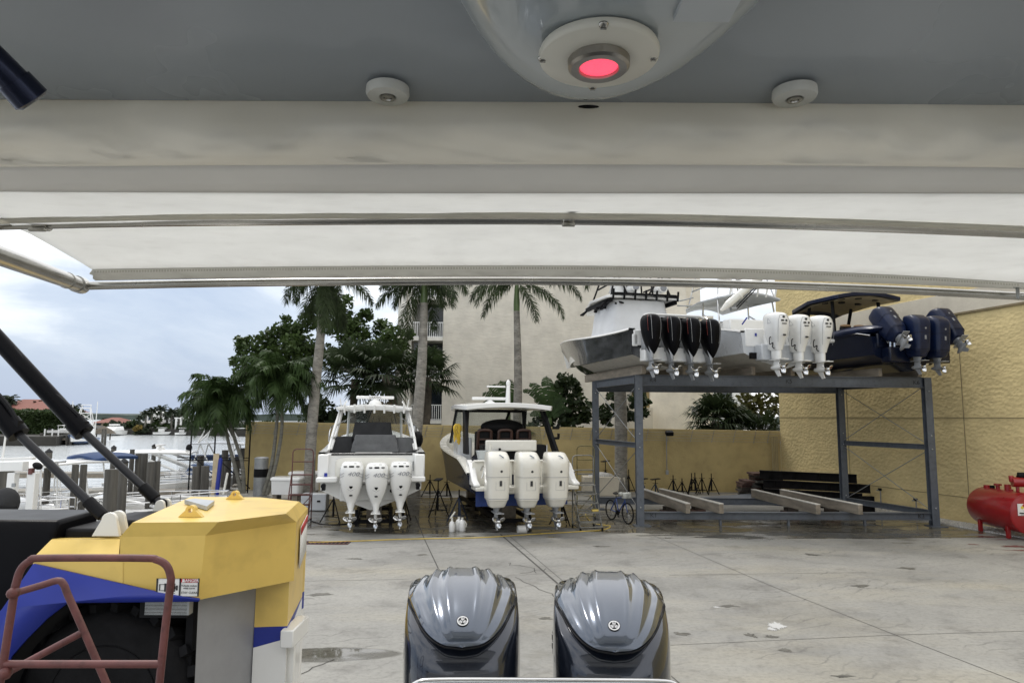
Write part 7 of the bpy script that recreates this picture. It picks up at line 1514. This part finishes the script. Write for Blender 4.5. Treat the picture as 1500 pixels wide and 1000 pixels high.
def ownmotor(x, y0, zb_, rz):
    base = V((x, y0 + .36, 1.2)); loc = Iv @ base
    g = MB(); S = [-1 + 2 * i / 48 for i in range(49)]; rows = []
    for j in range(31): rows.append([cowl_pt(s_, j / 30, 0, 0) for s_ in S])
    last = rows[-1]
    for dy, dz, sc in ((.035, -.012, .985), (.06, -.04, .97), (.075, -.10, .96), (.08, -.25, .95)): rows.append([V((p.x * sc, p.y + dy, p.z + dz)) for p in last])
    rows = [[V((p.x, -p.y + .36, p.z)) for p in r] for r in rows]   # boat frame faces -y
    rows = [[V((-p.x, p.y, p.z)) for p in r] for r in rows]
    zo = zb_ - 1.2
    rows = [[p + V((0, 0, zo)) for p in r] for r in rows]
    g.grid(rows); md = g.build('outboard_motor', cowlp, own, angle=60); md.location = loc; md.rotation_euler = (0, 0, rz)
    sd_ = md.modifiers.new('solid', 'SOLIDIFY'); sd_.thickness = .006; sd_.offset = -1
    g = MB(); Z = zo
    def rr(z, rx, ry, cy, e=2.7): return [V((p.x, -p.y, p.z)) for p in sring(rx, ry, Z + z, cy, 44, e)]
    g.loft(list(reversed([rr(-1.0, .20, .25, .02), rr(-.75, .255, .32, .02), rr(-.45, .270, .355, .02), rr(-.15, .274, .362, .03), rr(-.03, .274, .345, .045), rr(.025, .274, .29, .10, 3.2), rr(.075, .272, .225, .165, 3.6), rr(.115, .268, .17, .22, 4), rr(.128, .25, .14, .24, 4)]))); g.build('lower_cowling', sidep, md, angle=60)
    # dark seam lip under the cap
    seam_ = [cowl_pt(-1 if i < 20 else 1, (20 - i) / 20 * .75 if i < 20 else (i - 20) / 20 * .75, 0, 0) for i in range(41)]
    seam_ = [V((-p.x * 1.005, -(p.y - .006) + .36, p.z + zo - .006)) for p in seam_]
    g = MB(); g.tube(seam_, .0034, 8); g.build('cap_seal', black, md)
    # emblem on the nose of the cap
    t_ = .30; c = cowl_pt(0, t_, 0, 0); c2 = cowl_pt(0, t_ + .02, 0, 0); up_ = (c2 - c).normalized(); n_ = V((1, 0, 0)).cross(up_).normalized()
    conv = lambda p: V((-p.x, -p.y + .36, p.z + zo)); cF = conv(c + n_ * .0012); uF = V((0, -up_.y, up_.z)); nF = V((0, -n_.y, n_.z)); xF = uF.cross(nF).normalized()
    rotm = Matrix((xF, uF, nF)).transposed()
    def disc(r0_, r1_, h, m, nm, par):
        g = MB(); rg_s = [[cF + rotm @ V((r_ * math.cos(2 * math.pi * j / 32), r_ * math.sin(2 * math.pi * j / 32), z_)) for j in range(32)] for r_, z_ in ((max(.0005, r0_), h), (r1_, h), (r1_, -.004), (max(.0005, r0_), -.004))]
        g.loft(rg_s, False, False); return g.build(nm, m, par)
    em = disc(.0, .0265, .0016, black, 'emblem', md)
    disc(.0195, .0240, .0024, text_white, 'emblem_ring', em); 
    g = MB()
    for k in range(3):
        a = R(90 + 120 * k); dr = V((math.cos(a), math.sin(a), 0)); sd2 = V((-dr.y, dr.x, 0))
        for o_ in (-.0052, 0, .0052):
            p0 = dr * (.0015 if o_ == 0 else .005) + sd2 * o_; p1 = dr * (.0185 if o_ == 0 else .0175) + sd2 * o_ * 1.15
            pr = [p0 - sd2 * .0013, p0 + sd2 * .0013, p1 + sd2 * .0013, p1 - sd2 * .0013]; g.loft([[cF + rotm @ (q + V((0, 0, .001))) for q in pr], [cF + rotm @ (q + V((0, 0, .0026))) for q in pr]])
        p = dr * .008; pr = [p - sd2 * .0065 - dr * .0013, p + sd2 * .0065 - dr * .0013, p + sd2 * .0065 + dr * .0013, p - sd2 * .0065 + dr * .0013]; g.loft([[cF + rotm @ (q + V((0, 0, .001))) for q in pr], [cF + rotm @ (q + V((0, 0, .0026))) for q in pr]])
    g.build('emblem_fork', text_white, em)
    for sg in (-1, 1): g = MB(); g.box((sg * .270, -.06, Z - .09), (.012, .06, .11)); g.box((sg * .274, -.06, Z - .07), (.012, .035, .03)); g.box((sg * .274, -.06, Z - .11), (.012, .035, .03)); g.build('side_badge', steelclean, md, bevel=.004)
    g = MB(); g.box((0, .0, -.05), (.22, .3, .5)); g.box((0, .28, .1), (.3, .3, .5)); g.loft([sring(.06, .18, -.9, 0, 16, 2.2), sring(.10, .2, -.3, 0, 16, 2.2)]); g.build('midsection', sidep, md)
    return md
om = ownmotor(P(674, 880, 3.2).x, 3.02, P(674, 948, 3.02).z, R(4))
om2 = ownmotor(P(902, 885, 3.2).x, 3.02, P(902, 955, 3.02).z, R(-5))
SC.cycles.use_denoising = True
SC.cycles.max_bounces = 8; SC.cycles.transparent_max_bounces = 12; SC.cycles.diffuse_bounces = 4
